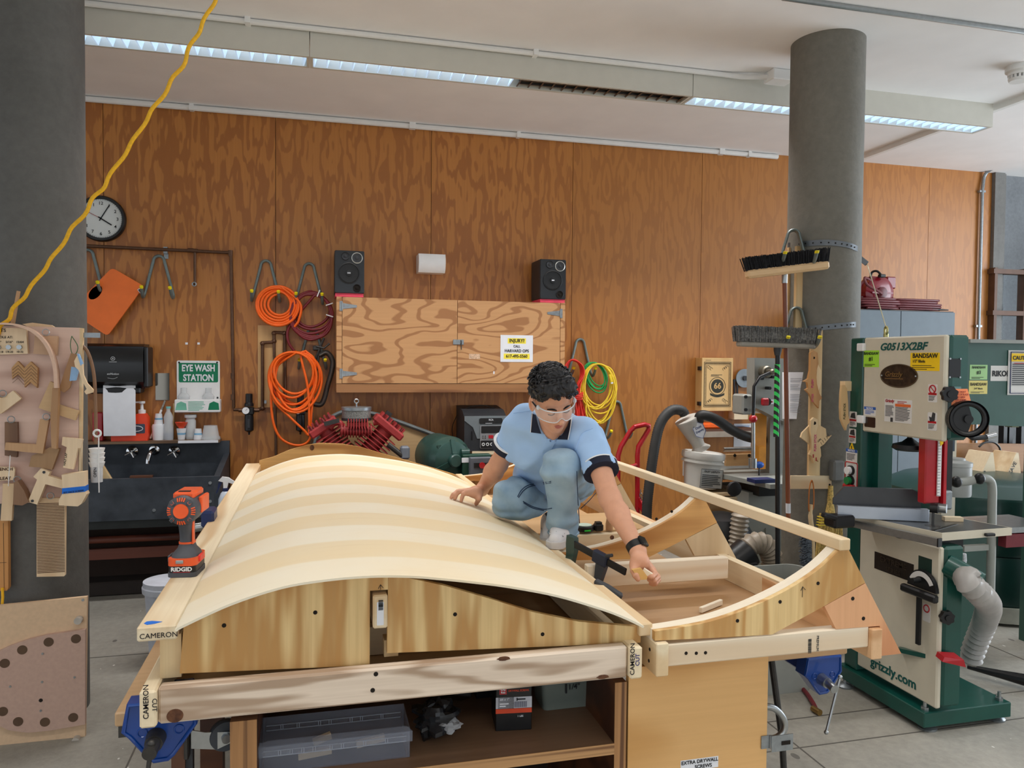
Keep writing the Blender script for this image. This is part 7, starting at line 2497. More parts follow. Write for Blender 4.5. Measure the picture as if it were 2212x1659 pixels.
part('pedal_arm', MB().bar(p+V((0, .09, -.02)), p+V((-.05, .30, -.05)), .03, .02), GREENP, t)
yq = oB(1829, 870, .05)
m = MB()
ppx = [(1819, 832), (1825, 832), (1830, 840), (1832, 870), (1833, 898), (1836, 912), (1830, 918), (1828, 930), (1822, 918), (1817, 905), (1816, 880), (1817, 850)]
P_ = [oY(x, y, 3.42) for x, y in ppx]
m.prism([(p.x, p.z) for p in P_], (0, 3.42, 0), X3, Z3, .016)
ps = single('push_stick', m, PALE, 'pale push stick hanging from a wood block at the left edge of the big bandsaw', 'push stick')
text(ps, 'PUSH STICK', oY(1826, 906, 3.419), Z3, -X3, .012, pbr('green_ink', (40, 70, 50), .8), 'LEFT', bold=.3, sx=.9)
pb = oY(1832, 834, 3.44)
single('hanger_block', MB().box(pb+V((.005, .012, 0)), (.06, .04, .05)), PALE, 'small wood hanger block behind the push stick on the bandsaw', 'block')
a = oC(1853, 560, .02)
q = oY(1873, 570, 4.0)
m = MB().bar(V((CX+CR, CY_-.03, q.z+.05)), q, .004, .03)
wr = single('tie_bracket', m, pbr('strap_steel', (110, 114, 118), .4, .7), 'perforated steel arm at the right side of the column holding the tie wire', 'bracket')
single('tie_wire', MB().tube([q, eye], .003, 6), pbr('wire', (196, 190, 160), .4, .5), 'thin wire from the column arm to the eye on top of the big bandsaw', 'wire')
# ==== behind and right of the bandsaw
G3 = pbr('bandsaw3_green', (44, 84, 74), .35, coat=.3, var=.06)
Y3_ = 3.55
c0, c1 = oY(2085, 800, Y3_), oY(2300, 800, Y3_)
za_, zb_ = oY(2150, 740, Y3_).z, oY(2150, 905, Y3_).z
t3 = thing('bandsaw', 'dark green bandsaw number 3 at the right edge, behind the big bandsaw', 'bandsaw', (c0.x+.4, Y3_+.2, 0))
m = MB().prism([(c0.x, za_-.0), (c0.x, zb_-.03)]+[(c0.x+.1+ (c1.x-c0.x)*k/8, zb_-.03-.015*sin(pi*k/8)) for k in range(9)]+[(c1.x+.1, za_)], (0, Y3_, 0), X3, Z3, .25)
hs_ = part('upper_housing', m, G3, t3)
part('top_edge', MB().box(((c0.x+c1.x)/2+.05, Y3_+.1, za_+.006), (c1.x-c0.x+.1, .26, .02)), GM, t3, 'pale top edge')
def lab3(x0, y0, x1, y1, mat, root=hs_, nm='label', rot=0):
 c, w_, h_ = span(x0, y0, x1, y1, Y3_-.001)
 return plate(root, nm, c, w_, h_, mat, t=.0012), c, w_, h_
PL = pbr('pale_green_label', (170, 214, 150), .6, var=.02)
PY = pbr('pale_yellow_label', (228, 214, 130), .6, var=.02)
o_, c, w_, h_ = lab3(2095, 788, 2133, 820, PL)
text(o_, 'BANDSAW', c+V((0, -.001, h_*.25)), X3, Z3, .013, INK, bold=.6)
text(o_, '#3', c+V((0, -.001, -h_*.12)), X3, Z3, .019, INK, bold=.5)
lines(o_, c+V((0, 0, -h_*.38)), w_*.8, h_*.15, 2, INK)
o_, c, w_, h_ = lab3(2093, 822, 2133, 851, PY)
text(o_, 'BANDSAW', c+V((0, -.001, h_*.12)), X3, Z3, .016, INK, bold=.6)
text(o_, '3/4" Blade', c+V((0, -.001, -h_*.16)), X3, Z3, .010, DKGREY)
lines(o_, c+V((0, 0, -h_*.38)), w_*.8, h_*.15, 2, DKGREY)
o_, c, w_, h_ = lab3(2140, 790, 2185, 823, WL)
text(o_, 'RIKON', c+V((-w_*.44, -.001, -h_*.18)), X3, Z3, .030, INK, 'LEFT', bold=1.6)
o_, c, w_, h_ = lab3(2176, 757, 2250, 853, WL, t3, 'caution_sign')
o_.location.y -= .004
part('sign_border', MB().tube([c+V((x, -.006, z)) for x, z in ((-w_*.45, -h_*.46), (w_*.45, -h_*.46), (w_*.45, h_*.46), (-w_*.45, h_*.46))], .003, 4, True), pbr('navy_print', (40, 50, 100), .6), o_)
yc = plate(o_, 'caution_band', c+V((0, -.005, h_*.34)), w_*.86, h_*.18, YLAB, t=.001)
text(o_, 'CAUTION', c+V((-w_*.40, -.0065, h_*.29)), X3, Z3, h_*.085, INK, 'LEFT', bold=1.2)
lines(o_, c+V((0, -.005, -.04*h_)), w_*.8, h_*.5, 11, DKGREY)
lines(o_, c+V((0, -.005, h_*.21)), w_*.7, h_*.04, 1, RED)
part('column', MB().box((c0.x+.75, Y3_+.1, zb_/2), (.2, .2, zb_)), G3, t3)
for q in ((2170, 905),):
 part('bracket', MB().box(oY(2186, 915, Y3_+.1)+V((0, 0, .0)), (.05, .05, .04)), pbr('olive_bracket', (150, 150, 120), .5), t3)
YK = 5.85
c, w_, h_ = span(1800, 668, 2063, 725, YK)
t = thing('steel_cabinet', 'tall blue grey steel cabinet against the wall behind the big bandsaw', 'cabinet', (c.x, 6.05, 0))
ztc = c.z+h_/2
KM = pbr('cabinet_grey', (92, 104, 112), .45, var=.04)
part('body', MB().box((c.x, (YK+.02+YW-.03)/2, ztc/2), (w_, YW-YK-.05, ztc-.01)), DKGREY, t)
xm = oY(1946, 700, YK).x
for a, b in ((c.x-w_/2, xm), (xm, c.x+w_/2)):
 part('door', MB().box(((a+b)/2, YK+.008, ztc/2), (b-a-.008, .016, ztc-.03)), KM, t)
ztc += .001
p = oY(1888, 620, YK+.2)
MRED = pbr('reel_maroon', (130, 16, 34), .25, coat=.5, var=.06)
rl = thing('hose_reel', 'glossy maroon hose reel standing on the steel cabinet', 'hose reel', (p.x, YK+.2, ztc))
rc = V((p.x, YK+.18, ztc+.155))
m = MB().lathe([(.155, .06), (.16, .05), (.16, .03), (.145, .025), (.145, -.05), (.15, -.055), (.12, -.075), (.06, -.082), (0, -.082)], rc, (0, 1, 0), 40)
part('drum', m, MRED, rl)
part('hub', MB().lathe([(.05, -.08), (.05, -.095), (.03, -.10), (0, -.10)], rc, (0, 1, 0), 24), pbr('reel_dark', (90, 8, 20), .3), rl)
part('rib', MB().box(rc+V((0, -.09, -.003)), (.22, .012, .014)), MRED, rl)
part('stand', MB().box(rc+V((.05, .03, -.02)), (.26, .1, .27), bev=.02), MRED, rl)
part('bracket_plate', MB().box(rc+V((.15, -.0, .10)), (.10, .06, .11), bev=.01), MRED, rl)
MH = pbr('maroon_hose_gloss', (110, 52, 56), .35)
part('hose_loop', MB().tube(crv([oY(1880, 605, YK+.1), oY(1868, 600, YK+.05), oY(1873, 615, YK+.03), oY(1895, 628, YK+.02), oY(1904, 634, YK+.03), oY(1898, 640, YK+.06)], 6), .012, 8), MH, rl, 'looped hose')
part('plug', MB().box(oY(1905, 596, YK+.08), (.06, .04, .03), bev=.006), BLACK, rl)
part('plug_cable', MB().tube(crv([oY(1905, 596, YK+.1), oY(1895, 586, YK+.12), oY(1884, 588, YK+.15), oY(1880, 600, YK+.15)], 6), .010, 8), BLACK, rl)
for i, (x0, x1, yy_) in enumerate(((1862, 1932, 657), (1932, 2020, 655))):
 pts = []
 rr = random.Random(40+i)
 a, b = oY(x0, yy_, YK+.12), oY(x1, yy_, YK+.12)
 for k in range(5):
  z = ztc+.012+.021*k
  e = rr.uniform(0, .05)
  pts += [V((a.x+e, YK+.08, z)), V((b.x-e, YK+.07, z)), V((b.x-e+.03, YK+.14, z+.004)), V((b.x-e, YK+.21, z+.008)), V((a.x+e, YK+.21, z+.012)), V((a.x+e-.03, YK+.14, z+.016))]
 single('hose_bundle', MB().tube(crv(pts, 5), .0105, 8), MH, ('left', 'right')[i]+' flat bundle of maroon hose lying on the steel cabinet', 'hose', 'hose bundles on the cabinet', smooth=70)
a, b = oY(2015, 663, YK+.06), oY(2050, 669, YK+.06)
single('hose_nozzle', MB().cyl(V((a.x, YK+.07, ztc+.014)), V((b.x, YK+.07, ztc+.012)), .012, .006, 12), BLACK, 'black hose end lying at the right of the steel cabinet top', 'nozzle')
DG = pbr('collector_green', (10, 54, 48), .4, coat=.2, var=.06)
c, w_, h_ = span(2078, 1082, 2400, 1345, 3.9)
dc = thing('dust_collector', 'large dark green rounded dust collector cabinet at the right edge', 'dust collector', (c.x, 4.2, 0))
zt_ = c.z+h_/2
zb_ = max(.12, c.z-h_/2)
m = MB()
for i, (za, zb) in enumerate(((zb_, zb_+.32), (zb_+.325, zt_))):
 m.lathe([(.62, za), (.63, za+.02), (.63, zb-.02), (.62, zb)], (c.x+.12, 4.5, 0), n=48)
 part('drum_section', m, DG, dc)
 m = MB()
part('skirt', MB().lathe([(.64, .02), (.64, zb_)], (c.x+.12, 4.5, 0), n=48), pbr('skirt_cream', (190, 188, 176), .5), dc, 'pale base skirt')
part('shoulder', MB().lathe([(.62, zt_), (.5, zt_+.06), (.3, zt_+.08), (0, zt_+.08)], (c.x+.12, 4.5, 0), n=48), DG, dc)
zdc = zt_+.081
p = oY(2080, 1040, 3.35)
mu = thing('machine_stand', 'grey machine with a round motor and bent tube handle right of the big bandsaw', 'machine', (p.x+.05, 3.5, 0))
c, w_, h_ = span(2055, 1000, 2106, 1045, 3.45)
part('motor_drum', MB().lathe([(w_*.48, -.10), (w_*.5, -.09), (w_*.5, h_*.55), (w_*.52, h_*.57), (w_*.52, h_*.75), (w_*.3, h_*.85), (w_*.28, h_*.95), (0, h_*.96)], (c.x, 3.5, c.z-.03), n=32), pbr('motor_light_grey', (168, 170, 168), .4, var=.04), mu)
tb_ = crv([oY(2056, 1042, 3.35), oY(2090, 1040, 3.35), oY(2120, 1033, 3.35), oY(2136, 1036, 3.35), oY(2143, 1052, 3.35), oY(2143, 1100, 3.35), oY(2140, 1250, 3.35), oY(2138, 1340, 3.35), oY(2132, 1375, 3.35)], 6)
part('handle_tube', MB().tube(tb_, .022, 12), GM, mu, 'bent grey tube handle')
for q in ((2066, 1041), (2116, 1034)):
 p = oY(*q, 3.33)
 part('lock_knob', MB().sph(p, (.026, .03, .03)), BLACK, mu)
part('cross_tube', MB().box(oY(2105, 1183, 3.36), (.16, .03, .03)), GM, mu)
c, w_, h_ = span(2064, 935, 2084, 1190, 3.5)
part('cabinet_column', MB().box((c.x, 3.62, (c.z+h_/2)/2), (w_+.03, .08, c.z+h_/2)), CREAM, mu)
part('dark_window', MB().box((c.x-.0, 3.575, c.z+h_*.40), (w_*.8, .01, .09)), pbr('window_dark', (60, 72, 84), .2), mu)
part('machine_body', MB().box((c.x+.12, 3.7, .35), (.3, .25, .7)), G3, mu)
p = oY(2082, 1210, 3.0)
rp = []
single('coupling_rope', MB().tube([oY(2082, 1196, 3.3), oY(2083, 1210, 3.3), oY(2080, 1226, 3.3)], .012, 8), pbr('rope_white', (200, 202, 206), .7, var=.3, sc=120), 'short white braided rope beside the dust hose at the big bandsaw', 'rope')
c, w_, h_ = span(2172, 1148, 2260, 1168, 3.3)
rt = thing('red_machine_table', 'edge of a machine with a steel top and red front at the right edge', 'machine', (c.x, 3.4, 0))
part('red_front', MB().box((c.x, 3.32, c.z-.02), (w_, .05, h_+.02)), pbr('dark_red_front', (110, 30, 40), .4), rt)
part('steel_top', MB().box((c.x+.02, 3.45, c.z+h_/2+.01), (w_+.1, .3, .03)), STEEL, rt)
part('leg', MB().box((c.x+.3, 3.5, (c.z-.06)/2), (.05, .05, c.z-.06)), DKGREY, rt)
YR_ = 4.6
c, w_, h_ = span(2085, 970, 2330, 1030, YR_)
rk = thing('wood_rack', 'brown plywood rack with two triangular brackets at the right edge', 'rack', (c.x, YR_+.2, 0))
RW = wood('rack_wood', (158, 112, 66), (120, 78, 42), 'X', 3, 3, 6, .3)
part('back_board', MB().box((c.x, YR_+.25, c.z), (w_, .03, h_+.03), M.Rotation(.03, 3, 'Y')), RW, rk)
part('base_board', MB().box((c.x, YR_+.12, c.z-h_/2-.05), (w_, .36, .04), M.Rotation(.03, 3, 'Y')), RW, rk)
for px in (2130, 2185):
 q0 = oY(px-12, 1028, YR_)
 m = MB().prism([(0, 0), (.14, 0), (.11, .17), (.09, .17)], (q0.x+.0, YR_+.0, q0.z-.0), X3, Z3, .2)
 b_ = part('bracket', m, PINEX, rk)
 text(rk, 'SAVE' if px > 2150 else '3', (q0.x+.05, YR_-.001, q0.z+.01), X3*.5+Z3*.9, -X3*.9+Z3*.5, .03, DKGREY, 'LEFT')
part('leg_frame', MB().box((c.x+.1, YR_+.15, (c.z-h_/2-.07+zdc)/2), (w_*.4, .2, max(.02, c.z-h_/2-.07-zdc))), BLACK, rk)
for q in ((2165, 990), (2160, 1012)):
 part('bolt', MB().cyl(oY(*q, YR_+.23), oY(q[0]+16, q[1], YR_+.2), .012, n=10), STEEL, rk)
t = thing('c_clamp', 'small rusty screw clamp hanging off the wooden rack at the right edge', 'clamp', oY(2182, 1070, YR_-.1))
part('frame', MB().tube(crv([oY(2184, 1043, YR_-.1), oY(2178, 1050, YR_-.1), oY(2176, 1075, YR_-.1), oY(2180, 1095, YR_-.1), oY(2190, 1100, YR_-.1)], 6), .02, 10), pbr('rusty_iron', (120, 96, 72), .6, .4, var=.4, sc=50), t)
part('screw', MB().cyl(oY(2186, 1060, YR_-.1), oY(2212, 1075, YR_-.1), .012, n=10), STEEL, t)
m = MB()
tq = thing('drill_stand', 'black tool stand with a bright window behind it at the right edge', 'tool', oY(2180, 960, 5.0))
for x in (2166, 2178, 2204):
 q0, q1 = oY(x, 915, 5.0), oY(x, 975, 5.0)
 part('upright', MB().box((q0+q1)/2, (.035, .05, q0.z-q1.z)), BLACK, tq)
part('shelf', MB().box(oY(2190, 972, 5.0), (.25, .2, .03)), BLACK, tq)
part('post', MB().box(V((oY(2190, 972, 5.0).x, 5.05, oY(2190, 972, 5.0).z/2)), (.06, .06, oY(2190, 972, 5.0).z-.03)), BLACK, tq)
single('black_cable', MB().tube(crv([oY(2115, 965, 4.8), oY(2125, 957, 4.8), oY(2145, 955, 4.8), oY(2158, 965, 4.8), oY(2162, 978, 4.8)], 6), .008, 8), BLACK, 'thin black cable looping over the wooden rack at right', 'cable')
a, b = oZ(2090, 1440, .05), oZ(2240, 1475, .05)
m = MB().tube([a, (a+b)/2, b], [.012, .022, .035], 10)
single('floor_lever', m, BLACK, 'black tapered lever lying on the floor at the right edge', 'lever')
single('floor_hose', MB().tube(crv([oZ(q[0], q[1], .0115) for q in ((1600, 1440), (1650, 1445), (1690, 1456), (1720, 1475), (1742, 1497), (1758, 1522), (1764, 1536))], 6), .011, 10), MAROON, 'maroon hose lying on the floor with a brass end right of the bench', 'hose')
q = oZ(1764, 1536, .016)
part('brass_end', MB().cyl(q+V((-.0, .03, 0)), q+V((.004, -.02, 0)), .015, n=12), pbr('brass', (150, 120, 70), .35, .8), bpy.data.objects['floor_hose'])
fr_ = thing('cart_stand', 'bare steel cart frame with a bent tube behind the maple bench door', 'frame', oZ(1685, 1600, 0))
part('upright', MB().tube([oY(1666, 1420, 2.5), oY(1690, 1600, 2.5)], .012, 10), IRON, fr_)
part('bent_tube', MB().tube(crv([oY(1640, 1525, 2.2), oY(1672, 1530, 2.2), oY(1692, 1552, 2.2), oY(1694, 1575, 2.2), oY(1680, 1592, 2.2), oY(1655, 1598, 2.2)], 6), .011, 12), STEEL, fr_)
p = oY(1690, 1600, 2.5)
part('foot', MB().cyl(p, (p.x+.02, 2.5, 0), .012, n=10), IRON, fr_)
# ==== left column: jigs and boards
YL = 3.80
PINKP = wood('pink_ply_board', (226, 194, 178), (200, 164, 148), 'X', 3.2, 4, 5, .2, .6)
WAL = wood('walnut', (142, 106, 78), (108, 76, 54), 'Z', 4, 3, 7, .3)
OAK = wood('oak_piece', (200, 158, 116), (172, 130, 90), 'Z', 4, 3, 8, .3)
LT = wood('light_piece', (240, 214, 178), (222, 190, 150), 'Z', 4, 3, 8, .25)
def pane(px, Y, t, mat, name, label, cat, group=None):
 return single(name, shape(px, Y, t), mat, label, cat, group)
jb = thing('jig_board', 'pinkish plywood display board hung with wood joints on the left column', 'board', oY(90, 1080, YL))
part('panel', shape([(-60, 702), (172, 708), (170, 1030), (150, 1075), (90, 1085), (-60, 1090)], YL, .018), PINKP, jb)
part('edge_trim', shape([(172, 708), (178, 709), (174, 1040), (169, 1040)], YL, .03), PINE, jb, 'pale edge strip')
strp = single('column_strap', MB().box(oY(193, 724, YL+.02), (.09, .006, .022)), GALV, 'steel strap fixing the display board to the left column', 'strap')
def pj(px, lab, mat, name='wood_sample', cat='wood sample', t=.02, off=.03, grp=None):
 return pane(px, YL-off+t*0, t, mat, name, lab, cat, grp)
o = pj([(-60, 706), (56, 709), (60, 764), (-60, 768)], 'pale plaque with nut sizes written on it, upper left of the display board', LT, 'nut_plaque', 'plaque')
yy = YL-.031
text(o, 'NUTS', oY(13, 717, yy), X3, Z3, .014, INK, 'RIGHT', bold=.5)
text(o, 'HOLE AT:', oY(28, 731, yy), X3, Z3, .010, INK, 'RIGHT', bold=.4)
for x, s, s2 in ((20, '5/16"', '1/4-20'), (43, '15/64', '10-32'), (-3, '3/8"', '5/16-18')):
 text(o, s, oY(x, 741, yy), X3, Z3, .009, INK, bold=.4)
 text(o, s2, oY(x, 762, yy), X3, Z3, .008, INK, bold=.4)
 q = oY(x, 750, yy)
 part('nut', MB().cyl(q, q+V((0, -.012, 0)), .011, n=6), STEEL, o)
o = pj([(75, 724), (124, 726), (122, 768), (72, 764)], 'plain square board hung from a ring at the top of the display board', wood('square_sample', (206, 168, 134), (188, 148, 114), 'X', 3, 2, 4, .2))
def ring(o, px, r=.014, Y=None):
 q = oY(*px, (YL-.035) if Y is None else Y)
 part('hanging_ring', MB().tube([q+V((r*cos(k*pi/8), 0, r*sin(k*pi/8))) for k in range(16)], .0022, 6, True), STEEL, o)
ring(o, (99, 718))
o = pj([(25, 795), (38, 780), (52, 795), (66, 781), (81, 795), (80, 838), (65, 825), (53, 837), (52, 820), (39, 808), (26, 818)], 'herringbone glued wood sample on the display board', wood('herringbone', (196, 150, 98), (160, 114, 68), 'X', 30, 2, 30, .3))
m = MB()
for k in range(5):
 for (a, b) in (((27, 799), (39, 789)), ((39, 789), (52, 803)), ((53, 803), (67, 789)), ((67, 789), (80, 802))):
  m.bar(oY(a[0], a[1]+7*k, YL-.031), oY(b[0], b[1]+7*k, YL-.031), .0016, .0016, (0, -1, 0))
part('glue_lines', m, WAL, o)
o = pj([(-30, 850), (4, 860), (28, 844), (46, 861), (2, 894), (-30, 875)], 'mitred corner sample at the left edge of the display board', LT)
ring(o, (6, 850))
o = pj([(108, 824), (118, 828), (125, 873), (170, 888), (162, 908), (124, 896), (83, 881)], 'triangular wood sample with a moulded foot, right of the bent strip', wood('triangle_sample', (212, 176, 130), (190, 150, 104), 'X', 3, 3, 6, .2))
o = pj([(10, 912), (37, 912), (38, 950), (36, 988), (10, 984)], 'dark walnut joint block on the display board', WAL, t=.02)
ring(o, (24, 906))
o = pj([(12, 956), (78, 960), (86, 906), (106, 905), (92, 980), (10, 972)], 'L shaped oak bridle joint across the dark block', OAK, off=.055)
ring(o, (100, 900), Y=YL-.06)
o = pj([(62, 1008), (68, 985), (92, 974), (108, 966), (128, 970), (112, 1015), (88, 1010)], 'pair of crossed brown boards below the oak joint', wood('brown_boards', (166, 130, 92), (140, 104, 70), 'Z', 4, 3, 8, .25), t=.025, off=.04)
o = pj([(135, 944), (178, 949), (174, 968), (168, 968), (158, 1014), (136, 1010), (144, 966), (133, 961)], 'T shaped pale joint sample with pencil notes at the right edge of the board', LT, off=.045)
text(o, 'HALF LAP', oY(141, 1006, YL-.046), Z3+X3*.15, -X3+Z3*.15, .009, INK, 'LEFT', bold=.3)
o = pj([(-30, 1008), (29, 1009), (32, 1014), (30, 1037), (-30, 1040)], 'small plaque lettered french cleat at the left edge', LT, 'lettered_plaque', 'plaque', t=.012)
text(o, 'FRENCH', oY(28, 1016, YL-.031), X3, Z3, .013, pbr('burnt_ink', (70, 40, 24), .8), 'RIGHT', bold=.6)
text(o, 'CLEAT', oY(24, 1036, YL-.031), X3, Z3, .013, pbr('burnt_ink', (70, 40, 24), .8), 'RIGHT', bold=.6)
o = pj([(6, 1045), (31, 1045), (29, 1074), (27, 1096), (25, 1125), (1, 1125), (3, 1095), (5, 1074)], 'stepped pale tag hanging on a string at the lower left of the board', LT, off=.05)
part('string', MB().tube([oY(22, 984, YL-.06), oY(18, 1050, YL-.06)], .0018, 6), WHITE, o)
o = pj([(30, 1042), (37, 1038), (52, 1060), (62, 1085), (48, 1092), (28, 1090)], 'dark triangular block with a pale facet below the plaque', WAL, t=.05, off=.07)
ring(o, (37, 1036))
o = pj([(72, 1030), (88, 1012), (108, 1020), (104, 1028), (150, 1041), (146, 1058), (98, 1046), (80, 1090), (60, 1084), (80, 1036)], 'half lapped T joint of pale wood near the bottom of the board', LT, t=.03, off=.06)
for q in ((95, 1020), (70, 1082)):
 p = oY(*q, YL-.061)
 part('screw', MB().cyl(p, p+V((0, -.002, 0)), .006, n=10), DKGREY, o)
o = pj([(133, 1026), (183, 1019), (184, 1062), (187, 1068), (176, 1088), (168, 1094), (127, 1092), (127, 1080), (136, 1064)], 'pale notched block wrapped with blue tape at the lower right of the board', LT, t=.05, off=.08)
part('blue_tape', shape([(134, 1055), (184, 1050), (184, 1062), (134, 1067)], YL-.082, .055), pbr('blue_tape', (20, 110, 214), .6), o, 'lettered blue tape')
text(o, 'SET FACE SCREW', oY(159, 1064, YL-.083), X3+Z3*.1, Z3, .008, INK, bold=.3, sx=.9)
o = pj([(153, 763), (168, 766), (160, 800), (150, 838), (138, 848), (127, 842), (140, 800)], 'long brown wooden spatula hung by a green string at the right of the board', OAK, t=.014, off=.035)
part('green_string', MB().tube(crv([oY(155, 726, YL-.03), oY(152, 745, YL-.03), oY(156, 764, YL-.03), oY(164, 764, YL-.03), oY(168, 748, YL-.03), oY(155, 726, YL-.03)], 5), .0018, 6), pbr('green_string', (70, 110, 70), .7), o)
part('tape_wrap', shape([(154, 792), (170, 795), (163, 822), (150, 823)], YL-.037, .018), pbr('pale_blue_tape', (150, 190, 232), .6), o, 'pale blue tape')
o = pj([(160, 780), (168, 765), (178, 786), (180, 810), (188, 828), (201, 842), (200, 848), (186, 852), (182, 846), (187, 840), (176, 820), (170, 800), (162, 792)], 'pale curved wooden hook hanging over the edge of the display board', LT, t=.016, off=.055)
part('tape_wrap', shape([(166, 764), (170, 765), (178, 786), (174, 790)], YL-.057, .02), pbr('pale_blue_tape', (150, 190, 232), .6), o, 'pale blue tape')
bs = [(-20, 700), (20, 701), (45, 706), (72, 718), (95, 740), (110, 768), (118, 800), (120, 838)]
P_ = crv([oY(x, y, YL-.07) for x, y in bs], 5)
top, bot = [], []
for i, p in enumerate(P_):
 d = (P_[min(i+1, len(P_)-1)]-P_[max(i-1, 0)]).normalized()
 n = V((-d.z, 0, d.x))
 wv = V((0, .045, 0))
 top.append([p+n*.006-wv*.3+V((.006, 0, 0)), p+n*.006+wv])
 bot.append([p-n*.002-wv*.3, p-n*.002+wv])
m = MB().slab(top, bot)
o = single('bent_strip', m, wood('bent_pink', (226, 190, 166), (206, 166, 142), 'X', 3, 2, 6, .2), 'steam bent wood strip arching over the display board into a brown upright', 'bent strip', smooth=60)
part('upright', shape([(113, 838), (126, 838), (123, 930), (121, 970), (111, 968), (109, 900)], YL-.07, .03), OAK, o, 'brown upright')
P_ = crv([oY(x, y, YL+.02) for x, y in ((176, 745), (188, 758), (198, 785), (204, 820), (206, 870), (207, 920), (206, 958))], 5)
single('bent_branch', MB().tube(P_, .008, 8), WAL, 'thin dark bent branch standing along the right edge of the left column', 'branch')
q = oY(210, 936, YL-.0)
st = thing('cup_stack', 'stack of ribbed white cups hanging from a white string beside the left column', 'cups', q)
part('loop', MB().tube([q+V((.015*cos(k*pi/6), 0, .015*sin(k*pi/6))) for k in range(12)], .005, 6, True), WHITE, st)
part('string', MB().tube([q+V((.006, 0, -.015)), oY(213, 1010, YL), oY(214, 1064, YL)], .003, 6), WHITE, st)
m = MB()
for i in range(4):
 z0 = oY(212, 968+10*i, YL+.03).z
 m.lathe([(.034, 0), (.027, -.022), (.02, -.022)], (oY(209, 968, YL+.03).x, YL+.03, z0), n=22)
 part('cup', m, WHITE, st)
 m = MB()
c = oY(209, 1015, YL+.03)
part('label', MB().lathe([(.024, -.055), (.026, .055)], (c.x, YL+.03, c.z), n=22), pbr('label_white', (210, 212, 216), .6), st)
text(st, 'OPEN', (c.x+.006, YL+.002, c.z-.03), Z3, -X3, .012, INK, 'LEFT', bold=.4)
pane([(36, 628), (42, 629), (30, 700), (22, 700)], YL+.0, .014, OAK, 'wood_stick', 'thin wood stick standing behind the top of the display board', 'stick')
pane([(48, 700), (70, 697), (110, 702), (118, 707), (60, 706)], YL+.005, .02, LT, 'wood_sliver', 'curved pale sliver lying along the top edge of the display board', 'wood sliver')
m = shape([(79, 1076), (141, 1076), (140, 1243), (138, 1245), (79, 1246)], YL-.02, .02)
o = single('ridged_board', m, LT, 'pale ridged drying board with many dark slots hanging below the display board', 'board')
ring(o, (109, 1071))
mm = MB()
a, b = oY(79, 1090, YL-.0205), oY(139, 1090, YL-.0205)
z0, z1 = oY(100, 1086, YL).z, oY(100, 1234, YL).z
n = 46
for i in range(n):
 z = z0+(z1-z0)*i/(n-1)
 mm.box(((a.x+b.x)/2, YL-.0208, z), (b.x-a.x, .0012, .0028))
part('slots', mm, pbr('slot_brown', (84, 50, 30), .9), o)
o = pane([(-40, 1126), (17, 1124), (18, 1270), (15, 1276), (-40, 1278)], YL-.02, .03, wood('honey_board', (206, 146, 84), (166, 106, 52), 'Z', 4, 3, 8, .3), 'marked_board', 'honey coloured board with pencil marks at the lower left of the column', 'board')
m = MB()
m.tube([oY(7, 1130, YL-.021), oY(9, 1270, YL-.021)], .0008, 4)
m.tube([oY(-5, 1216, YL-.021), oY(14, 1215, YL-.021)], .0008, 4)
part('pencil_line', m, PENCIL, o)
YM = 3.72
lo = thing('template_board', 'tan fibreboard panel with a D shaped template leaning on the left column', 'board', oY(90, 1655, YM))
part('panel', shape([(-80, 1316), (188, 1289), (183, 1641), (-80, 1690)], YM, .019), MDF, lo)
PMDF = pbr('pink_mdf', (192, 160, 144), .7, var=.05, sc=60)
dpx = [(184, 1360), (184, 1565), (110, 1578), (60, 1583), (20, 1578), (-20, 1560), (-60, 1520), (-60, 1450), (-20, 1415), (20, 1396), (60, 1382), (100, 1372)]
m = shape(dpx, YM-.02, .02)
tp_ = part('template', m, PMDF, lo, 'raised pinkish template with round holes')
for q in ((164, 1380), (105, 1387), (48, 1404), (10, 1433), (6, 1537), (39, 1559), (97, 1560), (158, 1550)):
 p = oY(*q, YM-.021)
 part('template_hole', MB().cyl(p, p+V((0, .0006, 0)), .02, n=24), pbr('hole_brown', (92, 70, 52), .8), tp_)
for q in ((92, 1412), (161, 1463), (91, 1473), (22, 1483), (88, 1535)):
 p = oY(*q, YM-.0205)
 part('screw', MB().cyl(p, p+V((0, -.002, 0)), .005, n=10), STEEL, tp_)
p = oY(88, 1513, YM-.0212)
part('template_hole', MB().cyl(p, p+V((0, .0006, 0)), .008, n=16), HOLE, tp_)
for q in ((172, 1337), (167, 1595)):
 p = oY(*q, YM)
 part('peg', MB().cyl(p, p+V((0, -.03, 0)), .0155, n=24), pbr('peg_grey', (186, 178, 168), .5), lo)
for q in ((179, 1296), (50, 1657)):
 p = oY(*q, YM)
 part('screw', MB().cyl(p, p+V((0, -.002, 0)), .006, n=10), STEEL, lo)
YELR = pbr('yellow_rope', (244, 186, 32), .55, var=.1, sc=80)
rp = [oY(490, -50, 3.55), oY(463, 4, 3.55), oY(425, 75, 3.56), oY(388, 150, 3.58), oY(340, 222, 3.6), oY(290, 300, 3.62), (oY(235, 385, 3.64)), oY(192, 445, 3.66), oY(140, 518, 3.7), oY(90, 590, 3.72), oY(40, 655, 3.74), oY(8, 700, 3.76), oY(-20, 740, 3.76)]
P_ = crv(rp, 8)
P_ = [p+V((.006*sin(i*.9), 0, .004*cos(i*.7))) for i, p in enumerate(P_)]
single('yellow_cord', MB().tube(P_, .0085, 8), YELR, 'yellow cord running diagonally from the ceiling past the left column', 'cord', smooth=70)
single('yellow_cord', MB().tube([oY(5, 1270, YL-.03), oY(6, 1290, YL-.03), oY(4, 1312, YL-.04)], .006, 8), YELR, 'short end of yellow cord hanging below the honey coloured board', 'cord', smooth=70)
